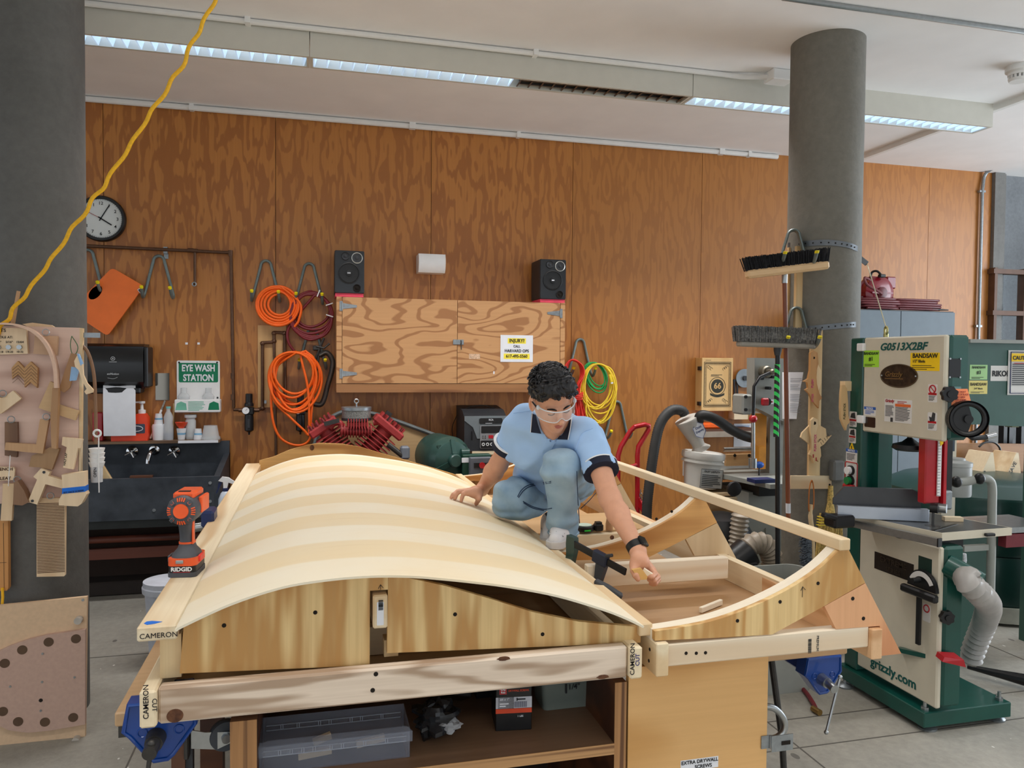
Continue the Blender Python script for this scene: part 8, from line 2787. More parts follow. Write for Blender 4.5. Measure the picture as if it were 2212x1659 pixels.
# ==== cordless drill on the edge board
zc = 1.0212
dp = oZ(404, 1236, zc)
dr_ = thing('cordless_drill', 'orange and grey cordless drill standing on its battery on the edge board', 'drill', (dp.x, dp.y, zc), world=False, rz=-.12)
DO = pbr('drill_orange', (236, 92, 40), .4)
DG_ = pbr('drill_grey', (72, 74, 80), .5)
k = .1/ .1
m = MB().prism(rrect(.078, .105, .014), (0, .0, .05), X3, Y3, .05)
bt_ = part('battery', MB().prism(rrect(.080, .115, .014), (0, 0, .034), X3, Y3, .034), BLACK, dr_)
part('battery_foot', MB().prism(rrect(.084, .118, .016), (0, 0, .014), X3, Y3, .014), DG_, bt_)
part('battery_top', MB().prism(rrect(.084, .118, .018), (0, 0, .056), X3, Y3, .022), DO, bt_, 'orange battery top')
text(bt_, 'RIDGID', (0, -.0578, .019), X3, Z3, .0115, WHITE, bold=1.6, sx=1.1)
part('red_line', MB().box((0, -.0578, .0155), (.05, .001, .0014)), RED, bt_)
part('latch', MB().box((-.005, -.060, .047), (.022, .004, .01), bev=.001), STEEL, bt_)
for s in (-1, 1):
 part('release_button', MB().box((s*.044, -.01, .05), (.008, .04, .02), bev=.003), DG_ if s < 0 else pbr('button_red', (226, 60, 50), .4), bt_)
sec = []
for z, w_, d_, y_ in ((.056, .078, .105, 0), (.066, .07, .095, 0), (.078, .05, .065, .004), (.092, .041, .05, .006), (.11, .040, .047, .006), (.135, .042, .05, .002), (.155, .043, .054, -.002), (.168, .046, .06, -.004)):
 sec.append([(x, y+y_, z) for x, y in rrect(w_, d_, min(w_, d_)*.42, 6)])
kk = len(sec[0])
m = MB().add([p for s in sec for p in s], [tuple(range(kk-1, -1, -1)), tuple((len(sec)-1)*kk+i for i in range(kk))]+[(a*kk+i, a*kk+(i+1) % kk, (a+1)*kk+(i+1) % kk, (a+1)*kk+i) for a in range(len(sec)-1) for i in range(kk)])
part('grip', m, DG_, dr_)
part('grip_stripe', MB().box((.021, -.008, .125), (.005, .016, .07), bev=.002), DO, dr_, 'orange grip stripe')
part('grip_collar', MB().prism(rrect(.046, .054, .02), (0, .006, .097), X3, Y3, .006), DO, dr_)
cz = .200
m = MB().lathe([(.030, -.062), (.041, -.056), (.045, -.045), (.045, .01), (.043, .05), (.038, .085), (.03, .10), (.026, .13), (.012, .135)], (0, 0, cz), (0, 1, 0), 36)
bo = part('motor_housing', m, DG_, dr_)
part('orange_cap', MB().lathe([(.0, -.066), (.021, -.066), (.0225, -.062), (.0225, -.05)], (0, 0, cz), (0, 1, 0), 32), DO, bo, 'round orange end cap')
for i in range(4):
 a0 = i*pi/2+pi/4+.32+pi/2*0
 mm = MB()
 for j in range(4):
  a = i*pi/2-.27+.18*j
  d0 = V((cos(a), 0, sin(a)))
  mm.bar(d0*.030+V((0, -.0625, cz)), d0*.0405+V((0, -.057, cz)), .0035, .003, (0, -1, 0))
 part('vent', mm, DO, bo)
 a = i*pi/2+pi/4
 d0 = V((cos(a), 0, sin(a)))
 part('screw_boss', MB().bar(d0*.026+V((0, -.062, cz)), d0*.044+V((0, -.056, cz)), .012, .008, (0, -1, 0), bev=.003), DG_, bo)
 part('orange_window', MB().bar(d0*.031+V((0, -.0625, cz)), d0*.037+V((0, -.060, cz)), .010, .004, (0, -1, 0)), DO, bo)
m = MB().box((0, .02, cz+.042), (.062, .11, .022), bev=.008)
part('top_shell', m, DO, bo, 'orange top shell')
part('top_slot', MB().box((0, -.02, cz+.0535), (.034, .012, .004)), BLACK, bo)
part('side_shell', MB().box((.043, .03, cz+.01), (.012, .08, .05), bev=.005), DO, bo)
part('trigger', MB().box((0, .035, .155), (.02, .02, .035), bev=.005), BLACK, dr_)
part('chuck', MB().lathe([(.022, .10), (.024, .12), (.022, .16), (.012, .175)], (0, 0, cz), (0, 1, 0), 24), BLACK, dr_)
# ==== the person: surfaces grown from a distance field
def A3(p):
 return np.array([p[0], p[1], p[2]], dtype=np.float32)
def caps(P, a, b, r1, r2):
 a, b = A3(a), A3(b)
 d = b-a
 t = np.clip(((P-a)@d)/max(float(d@d), 1e-9), 0, 1)
 return np.linalg.norm(P-a-t[:, None]*d, axis=1)-(r1+(r2-r1)*t)
def elli(P, c, r, F=None):
 q = P-A3(c)
 if F is not None:
  q = q@F
 r = np.array(r, dtype=np.float32)
 k0 = np.linalg.norm(q/r, axis=1)
 k1 = np.linalg.norm(q/(r*r), axis=1)
 return k0*(k0-1)/np.maximum(k1, 1e-6)
def smin(a, b, k):
 h = np.clip(.5+.5*(b-a)/k, 0, 1)
 return b*(1-h)+a*h-k*h*(1-h)
def smax(a, b, k):
 return -smin(-a, -b, k)
def surf(f, lo, hi, h):
 """surface nets on the blocks near the surface"""
 lo, hi = np.array(lo, dtype=np.float32), np.array(hi, dtype=np.float32)
 B = 12
 nb = np.ceil((hi-lo)/(h*B)).astype(int)
 N_ = nb*B+1
 D = np.full(N_, 1.0, dtype=np.float32)
 gi = np.stack(np.meshgrid(*[np.arange(n) for n in nb], indexing='ij'), -1).reshape(-1, 3)
 cen = lo+(gi+.5)*(h*B)
 dc = f(cen.astype(np.float32))
 near = np.abs(dc) < h*B*1.25
 for g in gi[~near & (dc < 0)]:
  s = g*B
  D[s[0]:s[0]+B+1, s[1]:s[1]+B+1, s[2]:s[2]+B+1] = -1
 loc = np.stack(np.meshgrid(*[np.arange(B+1)]*3, indexing='ij'), -1).reshape(-1, 3)
 for g in gi[near]:
  s = g*B
  P = (lo+(loc+s)*h).astype(np.float32)
  D[s[0]:s[0]+B+1, s[1]:s[1]+B+1, s[2]:s[2]+B+1] = f(P).reshape(B+1, B+1, B+1)
 I = D < 0
 S = np.zeros(N_-1, dtype=np.int8)
 for dx in (0, 1):
  for dy in (0, 1):
   for dz in (0, 1):
    S += I[dx:N_[0]-1+dx, dy:N_[1]-1+dy, dz:N_[2]-1+dz]
 cells = np.argwhere((S > 0) & (S < 8))
 idx = np.full(N_-1, -1, dtype=np.int32)
 idx[tuple(cells.T)] = np.arange(len(cells))
 acc = np.zeros((len(cells), 3))
 cnt = np.zeros(len(cells))
 cor = [(x, y, z) for x in (0, 1) for y in (0, 1) for z in (0, 1)]
 val = {c: D[cells[:, 0]+c[0], cells[:, 1]+c[1], cells[:, 2]+c[2]] for c in cor}
 for a in cor:
  for k in range(3):
   if a[k] == 0:
    b = tuple(1 if i == k else a[i] for i in range(3))
    va, vb = val[a], val[b]
    m = (va < 0) != (vb < 0)
    t = np.where(m, va/np.where(m, va-vb, 1), 0)
    p = np.array(a)[None, :]+t[:, None]*(np.array(b)-np.array(a))[None, :]
    acc += p*m[:, None]
    cnt += m
 V_ = lo+(cells+acc/cnt[:, None])*h
 F_ = []
 for k in range(3):
  u, v = (k+1) % 3, (k+2) % 3
  sl0 = [slice(1, -1)]*3
  sl0[k] = slice(0, -1)
  sl1 = list(sl0)
  sl1[k] = slice(1, None)
  a, b = I[tuple(sl0)], I[tuple(sl1)]
  for pos, flip in ((a & ~b, False), (~a & b, True)):
   e = np.argwhere(pos)
   off = np.array([1, 1, 1])
   off[k] = 0
   e = e+off
   q = []
   for (du, dv) in ((0, 0), (-1, 0), (-1, -1), (0, -1)):
    c = e.copy()
    c[:, u] += du
    c[:, v] += dv
    q.append(idx[c[:, 0], c[:, 1], c[:, 2]])
   q = np.stack(q if not flip else q[::-1], 1)
   q = q[(q >= 0).all(1)]
   F_.append(q)
 return V_, np.concatenate(F_)
def npart(name, f, lo, hi, h, mat, root, label=None, disp=None):
 V_, F_ = surf(f, lo, hi, h)
 if disp is not None:
  V_ = disp(V_)
 me = bpy.data.meshes.new(name)
 O = np.array(ORGS[root.name])
 me.from_pydata((V_-O).tolist(), [], F_.tolist())
 me.materials.append(mat)
 me.polygons.foreach_set('use_smooth', [True]*len(me.polygons))
 o = bpy.data.objects.new(name, me)
 COL.objects.link(o)
 o.parent = root
 ORGS[o.name] = ORGS[root.name]
 if label:
  o['label'] = label
 return o
def hit(f, px, py, off=0., t0=2.2):
 """point where the ray of a photo pixel meets the surface f"""
 d = ray(px, py)
 dn = A3(d.normalized())
 t = t0
 o = A3(CAMP)
 best = (9., t)
 for _ in range(90):
  v = float(f((o+dn*t)[None, :])[0])
  best = min(best, (v, t))
  if v < .0006 or t > 5:
   break
  t += v*.8
 t = best[1]
 return V((o+dn*(t-off)).tolist())
def sheet_hit(px, py, up=0.):
 y = 3.0
 for _ in range(60):
  p = oY(px, py, y)
  e = p.z-up-sheet_z(p.x)
  y += e*3.
 return oY(px, py, y)
SKIN = pbr('skin', (214, 158, 128), .5, var=.05, sc=30)
J = {k: oY(a, b, c) for k, (a, b, c) in dict(
 neck=(1203, 922, 3.06), shR=(1124, 908, 3.2), shL=(1272, 938, 2.98), elR=(1077, 1003, 3.36), wrR=(1041, 1058, 3.53), elL=(1318, 1078, 2.74), wrL=(1377, 1188, 2.55),
 hiR=(1168, 1052, 3.52), hiL=(1252, 1045, 3.45), knR=(1106, 1078, 3.22), anR=(1190, 1124, 3.33), knL=(1212, 1012, 2.93), anL=(1217, 1148, 3.05), chest=(1198, 962, 3.16), belly=(1190, 1015, 3.36)).items()}
pers = thing('person', 'person in pale blue polo and jeans crouching on the timber forms, holding a wood scrap', 'person', (1.0, 3.2, .93))
# ---- head frame
f_ = V((.10, -.845, -.52)).normalized()
x_ = (V((.975, .05, .19))-f_*V((.975, .05, .19)).dot(f_)).normalized()
u_ = -f_.cross(x_)
if u_.z < 0:
 u_ = -u_
HC_ = oY(1192, 866, 2.95)
HF = np.array([list(x_), list(u_), list(f_)], dtype=np.float32).T
def H(x, y, z):
 return HC_+x_*x+u_*y+f_*z
def head_f(P):
 d = elli(P, H(0, .035, -.015), (.075, .094, .095), HF)
 d = smin(d, elli(P, H(0, -.045, .022), (.060, .068, .064), HF), .035)
 d = smin(d, caps(P, H(0, -.088, .046), H(0, -.094, .060), .026, .022), .03)
 for s in (-1, 1):
  d = smin(d, elli(P, H(s*.038, -.028, .052), (.026, .03, .03), HF), .025)
  d = smin(d, elli(P, H(s*.080, -.004, -.012), (.012, .037, .024), HF), .006)
  d = smax(d, -elli(P, H(s*.077+s*.008, -.006, -.006), (.007, .020, .010), HF), .006)
  d = smax(d, -elli(P, H(s*.031, .008, .094), (.020, .012, .016), HF), .014)
  d = smin(d, elli(P, H(s*.031, .004, .070), (.016, .013, .015), HF), .004)
  d = smin(d, caps(P, H(s*.014, .022, .084), H(s*.044, .020, .072), .008, .006), .012)
 d = smin(d, caps(P, H(0, .012, .082), H(0, -.030, .106), .009, .0135), .012)
 for s in (-1, 1):
  d = smin(d, elli(P, H(s*.013, -.035, .094), (.009, .008, .011), HF), .006)
 d = smin(d, caps(P, H(-.020, -.0585, .080), H(.020, -.0585, .080), .0065, .0065), .008)
 d = smin(d, caps(P, H(-.016, -.0705, .079), H(.016, -.0705, .079), .008, .008), .008)
 d = smax(d, -caps(P, H(-.024, -.0635, .090), H(.024, -.0635, .090), .0022, .0022), .004)
 return d
def finger(P, pts, r):
 d = None
 for (a, b), (r1, r2) in zip(zip(pts, pts[1:]), zip(r, r[1:])):
  c = caps(P, a, b, r1, r2)
  d = c if d is None else smin(d, c, .004)
 return d
def rh(px, py, dy=0.):
 return oY(px, py, 3.50+dy)
RT = [sheet_hit(996.5, 1082, .008), sheet_hit(983, 1077.5, .008), sheet_hit(974.5, 1075, .008), sheet_hit(976, 1070, .007)]
ry = RT[0].y
RH = [([oY(1010, 1064, ry-.0), oY(1001, 1067, ry-.0), oY(998, 1075, ry), RT[0]], (.0105, .009, .0085, .0075)),
 ([oY(1006, 1061, RT[1].y), oY(991, 1062.5, RT[1].y), oY(985.5, 1069, RT[1].y), RT[1]], (.0105, .0092, .0086, .0076)),
 ([oY(1004, 1059.5, RT[2].y+.01), oY(988, 1061.5, RT[2].y+.01), oY(979, 1068, RT[2].y), RT[2]], (.010, .009, .0084, .0074)),
 ([oY(1008, 1059, ry+.05), oY(992, 1060, ry+.055), oY(984, 1064, ry+.05), RT[3]], (.0095, .008, .0074, .0066))]
tt = sheet_hit(1029, 1088, .010)
RTH = ([oY(1036, 1068, ry+.0), oY(1035, 1077, ry-.03), tt], (.016, .012, .0098))
LHY = 2.5
def lh(px, py, dy=0.):
 return oY(px, py, LHY+dy)
LH = [([lh(1404, 1228), lh(1415, 1240, -.03), lh(1408, 1246, -.05), lh(1399, 1245, -.035)], (.011, .0095, .009, .008)),
 ([lh(1409, 1231, .02), lh(1421, 1246, -.01), lh(1413, 1254, -.035), lh(1402, 1252, -.02)], (.011, .0098, .009, .008)),
 ([lh(1411, 1235, .04), lh(1422, 1252, .01), lh(1416, 1260, -.015), lh(1406, 1258, -.005)], (.0105, .009, .0086, .0076)),
 ([lh(1406, 1238, .06), lh(1416, 1254, .04), lh(1412, 1262, .02), lh(1405, 1261, .025)], (.0095, .008, .0076, .0066))]
LTH = ([lh(1371, 1218, .0), lh(1369, 1233, -.025), lh(1373, 1243, -.04), lh(1378, 1251, -.045)], (.016, .0125, .011, .009))
pR = [rh(1030, 1060), rh(1024, 1063)]
def skin_f(P):
 d = head_f(P)
 d = smin(d, caps(P, H(0, -.05, -.03), J['neck'], .056, .060), .03)
 d = smin(d, caps(P, J['neck'], J['chest'], .06, .06), .03)
 a = smin(caps(P, J['shR'], J['elR'], .050, .040), caps(P, J['elR'], J['elR']+(J['wrR']-J['elR'])*.3, .041, .043), .02)
 a = smin(a, caps(P, J['elR']+(J['wrR']-J['elR'])*.3, J['wrR'], .043, .0265), .02)
 a = smin(a, caps(P, J['wrR'], oY(1026, 1063, ry+.005), .027, .026), .02)
 a = smin(a, caps(P, oY(1026, 1062, ry+.03), oY(1012, 1061, ry+.04), .024, .015), .012)
 a = smin(a, caps(P, oY(1028, 1065, ry), oY(1011, 1064, ry), .024, .016), .012)
 for pts, r in RH:
  a = smin(a, finger(P, pts, r), .007)
 a = smin(a, finger(P, *RTH), .012)
 b = smin(caps(P, J['shL'], J['elL'], .050, .040), caps(P, J['elL'], J['elL']+(J['wrL']-J['elL'])*.3, .041, .041), .02)
 b = smin(b, caps(P, J['elL']+(J['wrL']-J['elL'])*.3, J['wrL'], .041, .027), .02)
 b = smin(b, caps(P, J['wrL'], lh(1383, 1212), .028, .030), .02)
 b = smin(b, caps(P, lh(1379, 1212, .0), lh(1374, 1222, -.005), .027, .021), .015)
 for q, e in (((1404, 1228), 0), ((1409, 1231), .02), ((1411, 1235), .04), ((1406, 1238), .055)):
  b = smin(b, caps(P, lh(1386, 1210, e), lh(*q, e), .022, .0135), .010)
 for pts, r in LH:
  b = smin(b, finger(P, pts, r), .005)
 b = smin(b, finger(P, *LTH), .012)
 return smin(smin(d, a, .03), b, .03)
sR1 = J['shR']+(J['elR']-J['shR'])*.62
sL1 = J['shL']+(J['elL']-J['shL'])*.60
dR, dL = (J['elR']-J['shR']).normalized(), (J['elL']-J['shL']).normalized()
def wr(P, k, s, a):
 """soft cloth folds"""
 return a*(np.sin(P@np.array(k, dtype=np.float32)+2.5*np.sin(P@np.array(s, dtype=np.float32))))
def shirt_f(P):
 d = caps(P, J['belly']+V((-.03, .04, -.04)), J['chest']+V((-.01, .03, .0)), .125, .115)
 d = smin(d, caps(P, J['chest']+V((-.085, .04, -.03)), J['chest']+V((.10, -.02, -.045)), .09, .09), .06)
 d = smin(d, caps(P, J['chest']+V((-.08, .09, .07)), J['chest']+V((.11, .02, .045)), .08, .08), .06)
 d = smin(d, caps(P, J['shR']+V((.04, .0, -.015)), J['shL']+V((-.045, .02, -.015)), .062, .062), .06)
 d = smin(d, caps(P, J['neck']+V((-.055, .05, .0)), J['neck']+V((.055, .03, -.01)), .062, .062), .05)
 d = smin(d, caps(P, J['belly']+V((-.05, .02, -.06)), J['belly']+V((.11, -.0, -.05)), .105, .105), .05)
 a = caps(P, J['shR']+V((.015, 0, -.005)), sR1, .070, .066)
 a = smax(a, (P-A3(sR1))@A3(dR), .004)
 b = caps(P, J['shL']+V((-.01, 0, -.005)), sL1, .072, .068)
 b = smax(b, (P-A3(sL1))@A3(dL), .004)
 d = smin(d, smin(a, b, .03), .045)
 d = d+wr(P, (38, 12, 22), (14, 9, -17), .005)+wr(P, (-22, 15, 45), (11, 20, 9), .0022)
 d = smax(d, -caps(P, J['neck']+V((0, .0, -.01)), H(0, -.06, -.02), .058, .062), .01)
 return d
def jeans_f(P):
 d = smin(caps(P, J['hiR'], J['knR'], .108, .082), caps(P, J['knR'], J['anR'], .084, .072), .03)
 e = smin(caps(P, J['hiL'], J['knL'], .105, .076), caps(P, J['knL'], J['anL'], .075, .062), .025)
 d = smin(d, e, .02)
 d = smin(d, caps(P, J['hiR'], J['hiL'], .12, .12), .04)
 d = d+wr(P, (25, 10, 55), (18, 6, -14), .005)+wr(P, (60, -20, 18), (9, 12, 22), .002)
 t = (P-A3(J['anL']))@A3((J['knL']-J['anL']).normalized())
 d = d-.006*np.exp(-((t-.03)/.018)**2)+.004*np.exp(-((t-.055)/.012)**2)
 d = smax(d, -t-.012, .006)
 return d
lo_, hi_ = (.5, 2.38, .86), (1.42, 3.72, 1.72)
bs = npart('body', skin_f, lo_, (1.3, 3.72, 1.68), .0032, SKIN, pers)
SHIRT = pbr('polo_blue', (166, 200, 240), .8, var=.05, sc=8, bump=.05)
NAVY = pbr('polo_navy', (20, 28, 50), .75, var=.1, sc=40)
JEAN = pbr('washed_denim', (122, 152, 178), .85, var=.1, sc=9, c2=(164, 188, 204), bump=.08, detail=5)
SEAM = pbr('denim_seam', (44, 64, 94), .85)
sh = npart('polo_shirt', shirt_f, (.68, 2.75, 1.0), (1.42, 3.7, 1.6), .005, SHIRT, pers, 'pale blue polo shirt')
jn = npart('jeans', jeans_f, (.66, 2.75, .86), (1.46, 3.75, 1.4), .005, JEAN, pers, 'faded blue jeans')
def cloth(f, name, pxs, mat, root, off=.004, th=.004, n=9):
 """panel laid on a surface: pxs = left edge points and right edge points of photo pixels (top to bottom)"""
 L_, R_ = pxs
 top, bot = [], []
 for (a, b) in zip(L_, R_):
  row = [hit(f, a[0]+(b[0]-a[0])*k/n, a[1]+(b[1]-a[1])*k/n, off) for k in range(n+1)]
  top.append(row)
  bot.append([p+(p-CAMP).normalized()*th*1.6 for p in row])
 m = MB().slab(top, bot)
 m.f = [q[::-1] for q in m.f]
 return part(name, m, mat, root, None, 70)
def lerp_px(pts, n):
 P = crv([(x, y, 0) for x, y in pts], 8)
 return [(P[round(i*(len(P)-1)/n)].x, P[round(i*(len(P)-1)/n)].y) for i in range(n+1)]
def stitch(f, pts, mat, root, r=.0011, name='seam', off=.001):
 P = [hit(f, x, y, off) for x, y in lerp_px(pts, 16)]
 return part(name, MB().tube(P, r, 5), mat, root, None, 70)
both = lambda P: np.minimum(shirt_f(P), skin_f(P))
cw = cloth(shirt_f, 'collar', (lerp_px([(1148, 893), (1147, 915), (1146, 934)], 6), lerp_px([(1157, 896), (1162, 916), (1169, 937)], 6)), NAVY, sh, .010)
stitch(shirt_f, [(1150, 890), (1148, 912), (1146, 934)], WHITE, sh, .0016, 'collar_piping', .014)
cw = cloth(shirt_f, 'collar', (lerp_px([(1222, 912), (1210, 930), (1200, 949)], 6), lerp_px([(1234, 905), (1231, 925), (1226, 950)], 6)), NAVY, sh, .010)
stitch(shirt_f, [(1235, 903), (1232, 925), (1227, 950)], WHITE, sh, .0016, 'collar_piping', .014)
cloth(shirt_f, 'placket', (lerp_px([(1170, 938), (1177, 955), (1172, 978)], 6), lerp_px([(1201, 938), (1201, 954), (1190, 976)], 6)), pbr('polo_blue_light', (166, 200, 240), .8, var=.05, sc=8), sh, .003)
stitch(shirt_f, [(1169, 937), (1184, 951), (1200, 940)], SHIRT, sh, .0022, 'placket_fold')
stitch(shirt_f, [(1109, 892), (1130, 889), (1148, 886)], SHIRT, sh, .0018)
stitch(shirt_f, [(1280, 925), (1258, 935), (1247, 960), (1240, 985)], SHIRT, sh, .0018)
for c, d, r, lab in ((sR1, dR, .0715, 'navy cuff with white piping on his right sleeve'), (sL1, dL, .0735, 'navy cuff with white piping on his left sleeve')):
 k = part('cuff', MB().lathe([(r-.012, -.026), (r-.001, -.026), (r-.002, .004), (r-.010, .007), (r-.036, .006)], c, d, 36, False), NAVY, sh, lab)
 part('piping', MB().lathe([(r-.012, -.031), (r, -.031), (r, -.026), (r-.012, -.026)], c, d, 36, False), WHITE, k)
for pts in ([(1118, 1073), (1127, 1058), (1145, 1047), (1190, 1040)], [(1120, 1075), (1131, 1060), (1148, 1050), (1190, 1043)], [(1130, 1083), (1150, 1094), (1175, 1100), (1192, 1098)],
   [(1131, 1086), (1150, 1097), (1175, 1103)], [(1246, 1018), (1247, 1050), (1249, 1090), (1252, 1130)], [(1255, 1098), (1272, 1082), (1287, 1065)]):
 stitch(jeans_f, pts, SEAM, jn, .0019)
part('hem', MB().tube([J['anL']+V((.062*cos(k*pi/12), .062*sin(k*pi/12), -.004)) for k in range(24)], .006, 8, True), JEAN, jn)
# ---- hair
HAIR = pbr('black_hair', (20, 19, 22), .45, var=.5, sc=60)
def hair_f(P):
 d = elli(P, H(0, .046, -.016), (.086, .104, .106), HF)
 for i, (x, y, z, r) in enumerate(((-.03, .10, .055, .045), (.03, .10, .055, .045), (0, .118, .02, .05), (.045, .075, .055, .034), (-.045, .075, .05, .034), (0, .075, .075, .030))):
  d = smin(d, elli(P, H(x, y, z), (r, r*.9, r), HF), .02)
 q = (P-A3(HC_))@HF
 d = smax(d, .024+.60*q[:, 2]+.006*np.sin(q[:, 0]*130)+.004*np.sin(q[:, 0]*310+1)-q[:, 1], .006)
 d = smax(d, -elli(P, H(0, .004, .10), (.060, .062, .052), HF), .01)
 d = d+.0045*np.sin(q[:, 0]*170+3*np.sin(q[:, 2]*90))*np.sin(q[:, 1]*150+2.5*np.sin(q[:, 0]*80))+.0035*np.sin(q[:, 2]*210+3*np.sin(q[:, 1]*110))
 return d
hr = npart('hair', hair_f, HC_-V((.16, .18, .16)), HC_+V((.16, .18, .22)), .0028, HAIR, pers, 'short black wavy hair')
m = MB()
rr = random.Random(12)
for i in range(420):
 a, e = rr.uniform(0, 2*pi), rr.uniform(.05, 1.25)
 p = V((.088*sin(e)*cos(a), .046+.108*cos(e)*.98, -.012+.108*sin(e)*sin(a)))
 if p.y < .040+.60*p.z or (p.z > .05 and p.y < .078):
  continue
 nrm = V((p.x, p.y-.04, p.z)).normalized()
 tg = nrm.cross(V((rr.uniform(-1, 1), rr.uniform(-1, 1), rr.uniform(-1, 1)))).normalized()
 bt = nrm.cross(tg)
 R_ = rr.uniform(.007, .014)
 pts = []
 for k in range(7):
  t = k*.55
  q = p+nrm*(.003+.004*sin(t))+tg*(R_*sin(t))+bt*(R_*(1-cos(t)))
  pts.append(H(q.x, q.y, q.z))
 m.tube(pts, [.0015, .003, .0036, .0036, .003, .002, .0008], 5)
part('curls', m, HAIR, hr)
m = MB()
for s in (-1, 1):
 P_ = [hit(head_f, *pp) for pp in ()]
 m.tube(crv([H(s*.014, .021, .0925), H(s*.030, .026, .088), H(s*.048, .021, .075)], 5), [.0022+.0018*sin(pi*k/10) for k in range(11)], 6)
 part('eyebrow', m, HAIR, bs)
 m = MB().tube(crv([H(s*.018, -.001, .0825), H(s*.031, -.004, .0855), H(s*.045, -.001, .080)], 5), .0016, 6)
 part('eyelashes', m, HAIR, bs)
 m = MB()
LIP = pbr('lips', (176, 104, 92), .45)
part('lips', MB().tube(crv([H(-.027, -.058, .0785), H(-.010, -.0605, .0865), H(0, -.0612, .0870), H(.010, -.0605, .0865), H(.027, -.058, .0785)], 5), [.0016]+[.0042]*19+[.0016], 8), LIP, bs, 'upper lip')
part('lips', MB().tube(crv([H(-.022, -.0625, .080), H(0, -.0715, .0865), H(.022, -.0625, .080)], 6), [.0016]+[.0048]*11+[.0016], 8), LIP, bs, 'lower lip')
# ---- safety glasses (worn: top-level thing)
gl = thing('safety_glasses', 'clear wraparound safety glasses worn by the crouching person', 'glasses', H(0, 0, .1))
GL = NT('lens_clear')
GL.b.inputs['Base Color'].default_value = (.95, .97, 1, 1)
GL.b.inputs['Roughness'].default_value = .04
GL.b.inputs['Alpha'].default_value = .11
GL.b.inputs['Specular IOR Level'].default_value = .8
top, bot = [], []
n = 28
for i in range(n+1):
 a = -1.25+2.5*i/n
 x, z = .078*sin(a)*1.04, .028+.085*cos(a)
 nose = .020*math.exp(-(x/.013)**2)
 yt, yb_ = .026, -.022-.004*cos(a)+nose
 rows = [H(x*(1+.03*0), yb_+(yt-yb_)*k/4, z+.004*sin(pi*k/4)) for k in range(5)]
 top.append(rows)
 bot.append([p-(f_*cos(a)+x_*sin(a))*.0022 for p in rows])
m = MB().slab(top, bot)
part('lens', m, GL.m, gl)
EDG = pbr('clear_frame', (226, 232, 238), .15, alpha=.75, var=.02)
part('top_rim', MB().tube([r[-1] for r in top], .0026, 6), EDG, gl)
part('bottom_rim', MB().tube([r[0] for r in top], .0019, 6), EDG, gl)
for s, e in ((-1, top[0]), (1, top[-1])):
 part('side_shield', MB().slab([[e[k], H(s*.082, e and (-.02+.045*k/4), .012)] for k in range(5)], [[e[k]+x_*.002*s, H(s*.084, -.02+.045*k/4, .012)] for k in range(5)]), GL.m, gl)
 part('temple', MB().tube([H(s*.081, .020, .045), H(s*.085, .014, -.01), H(s*.083, .004, -.035)], [.0045, .003, .0026], 8), BLACK if s < 0 else EDG, gl)
 part('hinge_block', MB().sph(H(s*.077, .021, .052), (.008, .006, .010)), EDG, gl)
# ---- watch, bracelet, shoes, wood in the hand
wv = (J['wrL']-J['elL']).normalized()
wc = J['wrL']-wv*.012
wt = thing('wrist_watch', 'black smart watch on the left wrist of the crouching person', 'watch', wc)
part('strap', MB().lathe([(.0295, -.015), (.034, -.015), (.034, .013), (.0285, .013)], wc, wv, 32, False), BLACK, wt)
out = (_R*.65-_f*.55+Z3*.25)
out = (out-wv*out.dot(wv)).normalized()
sd_ = wv.cross(out)
part('watch_case', MB().box(wc+out*.036, (.040, .012, .036), M((wv, out, sd_)).transposed(), bev=.004), pbr('watch_black', (14, 15, 18), .12, coat=.5), wt)
bc = J['wrR']-(J['wrR']-J['elR']).normalized()*.006
bv = (J['wrR']-J['elR']).normalized()
br_ = thing('bracelet', 'thin metal bracelet on the right wrist of the crouching person', 'bracelet', bc)
part('chain_band', MB().lathe([(.030, -.0035), (.0325, -.0035), (.0325, .0035), (.030, .0035)], bc, bv, 28, False), pbr('bracelet_metal', (150, 120, 104), .3, .8), br_)
q = bc+(Z3*.6-_f*.8).normalized()*.0325
part('plate', MB().box(q, (.022, .004, .008), bev=.001), STEEL, br_)
SHOE = pbr('white_shoe', (222, 220, 222), .6, var=.05)
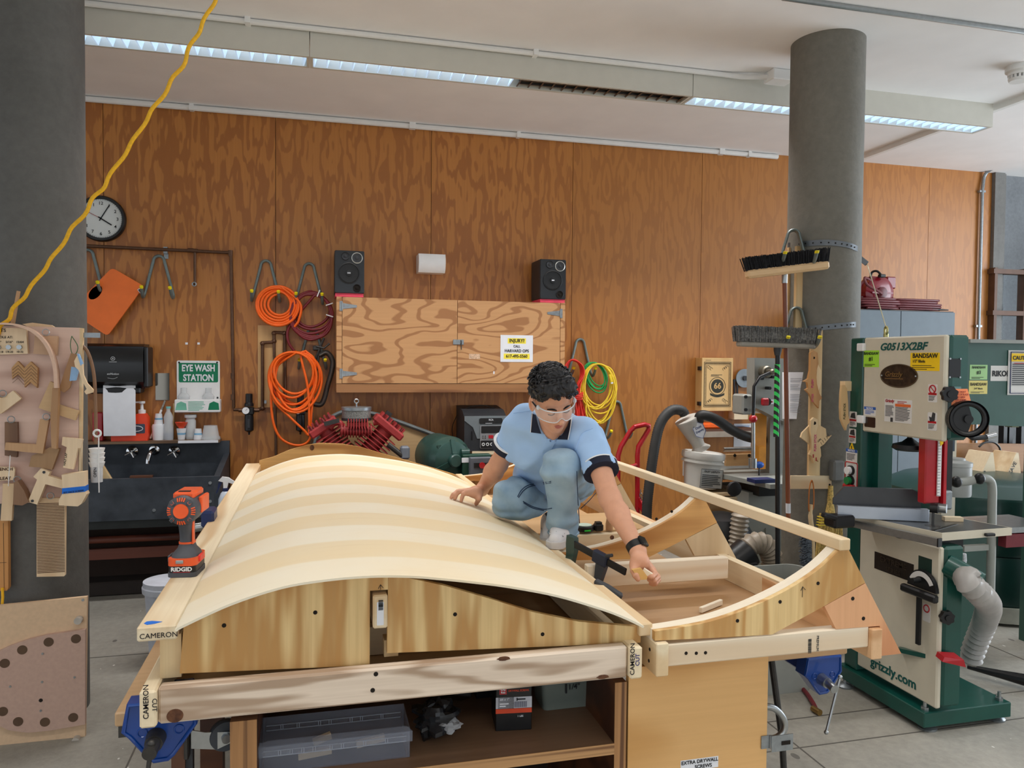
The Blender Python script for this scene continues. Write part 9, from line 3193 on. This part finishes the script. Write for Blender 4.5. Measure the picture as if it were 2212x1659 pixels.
def shoe(name, a, toe, lab, lace):
 d = V((toe.x-a.x, toe.y-a.y, 0)).normalized()
 hl = a-d*.055
 z0 = toe.z-.034
 def f(P):
  s = caps(P, V((hl.x, hl.y, z0+.036)), V((a.x+d.x*.05, a.y+d.y*.05, z0+.038)), .036, .037)
  s = smin(s, caps(P, V((a.x+d.x*.05, a.y+d.y*.05, z0+.036)), V((toe.x, toe.y, z0+.026)), .037, .028), .03)
  s = smin(s, caps(P, V((a.x, a.y, z0+.04)), a, .040, .048), .03)
  return smax(s, z0-P[:, 2], .004)
 t = thing('sneaker', lab, 'shoe', V((a.x, a.y, z0)), group=None)
 lo = V((min(hl.x, toe.x, a.x)-.08, min(hl.y, toe.y)-.08, z0-.02))
 hi = V((max(hl.x, toe.x, a.x)+.08, max(hl.y, toe.y, a.y)+.08, a.z+.08))
 o = npart('upper', f, lo, hi, .004, SHOE, t)
 s = d.cross(Z3)
 def outline(g):
  L = []
  for k in range(28):
   an = 2*pi*k/28
   cc, w_ = (hl, .043) if cos(an) < 0 else (toe, .037)
   L.append(V((cc.x, cc.y, 0))+d*cos(an)*w_*g+s*sin(an)*w_*g)
  return L
 L = outline(1.06)
 k = len(L)
 m = MB().add([V((p.x, p.y, z0-.004)) for p in L]+[V((p.x, p.y, z0+.022)) for p in L], [tuple(range(k-1, -1, -1)), tuple(range(k, 2*k))]+[(i, (i+1) % k, (i+1) % k+k, i+k) for i in range(k)])
 part('sole', m, pbr('shoe_sole', (206, 202, 200), .6), t)
 for i in range(4):
  c = V((a.x, a.y, 0))+d*(.055+.018*i)
  zt_ = z0+.077-.007*i
  part('lace', MB().tube([c+s*-.03+Z3*(zt_-.018), c+Z3*zt_, c+s*.03+Z3*(zt_-.018)], .003, 6), lace, t)
 return t
shoe('sneaker', J['anL']+V((.0, .0, -.035)), oY(1200, 1168, 2.95)+V((0, 0, .012)), 'white sneaker under the upright left shin of the person', pbr('lace_grey', (150, 150, 154), .7))
shoe('sneaker', J['anR']+V((.0, .0, -.05)), oY(1186, 1160, 3.1)+V((-.0, 0, .012)), 'white sneaker of the folded right leg, behind the front shoe', pbr('lace_grey', (190, 188, 190), .7))
hw = [lh(1366, 1231, -.045), lh(1385.5, 1227.5, -.045), lh(1399, 1246, -.045), lh(1397, 1252, -.045), lh(1380, 1253, -.045), lh(1373, 1241, -.045)]
m = MB().prism([(p.x, p.z) for p in hw], (0, hw[0].y, 0), X3, Z3, .012)
ws = single('wood_scrap', m, wood('scrap_ply', (226, 182, 110), (196, 146, 78), 'X', 4, 3, 6, .2), 'small tan plywood scrap held in the left hand of the person', 'wood scrap')
a, b = lh(1389, 1231, -.03), lh(1407, 1243, -.045)
part('splinter', MB().bar(a, b, .012, .016), PINEW, ws, 'pale split edge')
finish_texts()
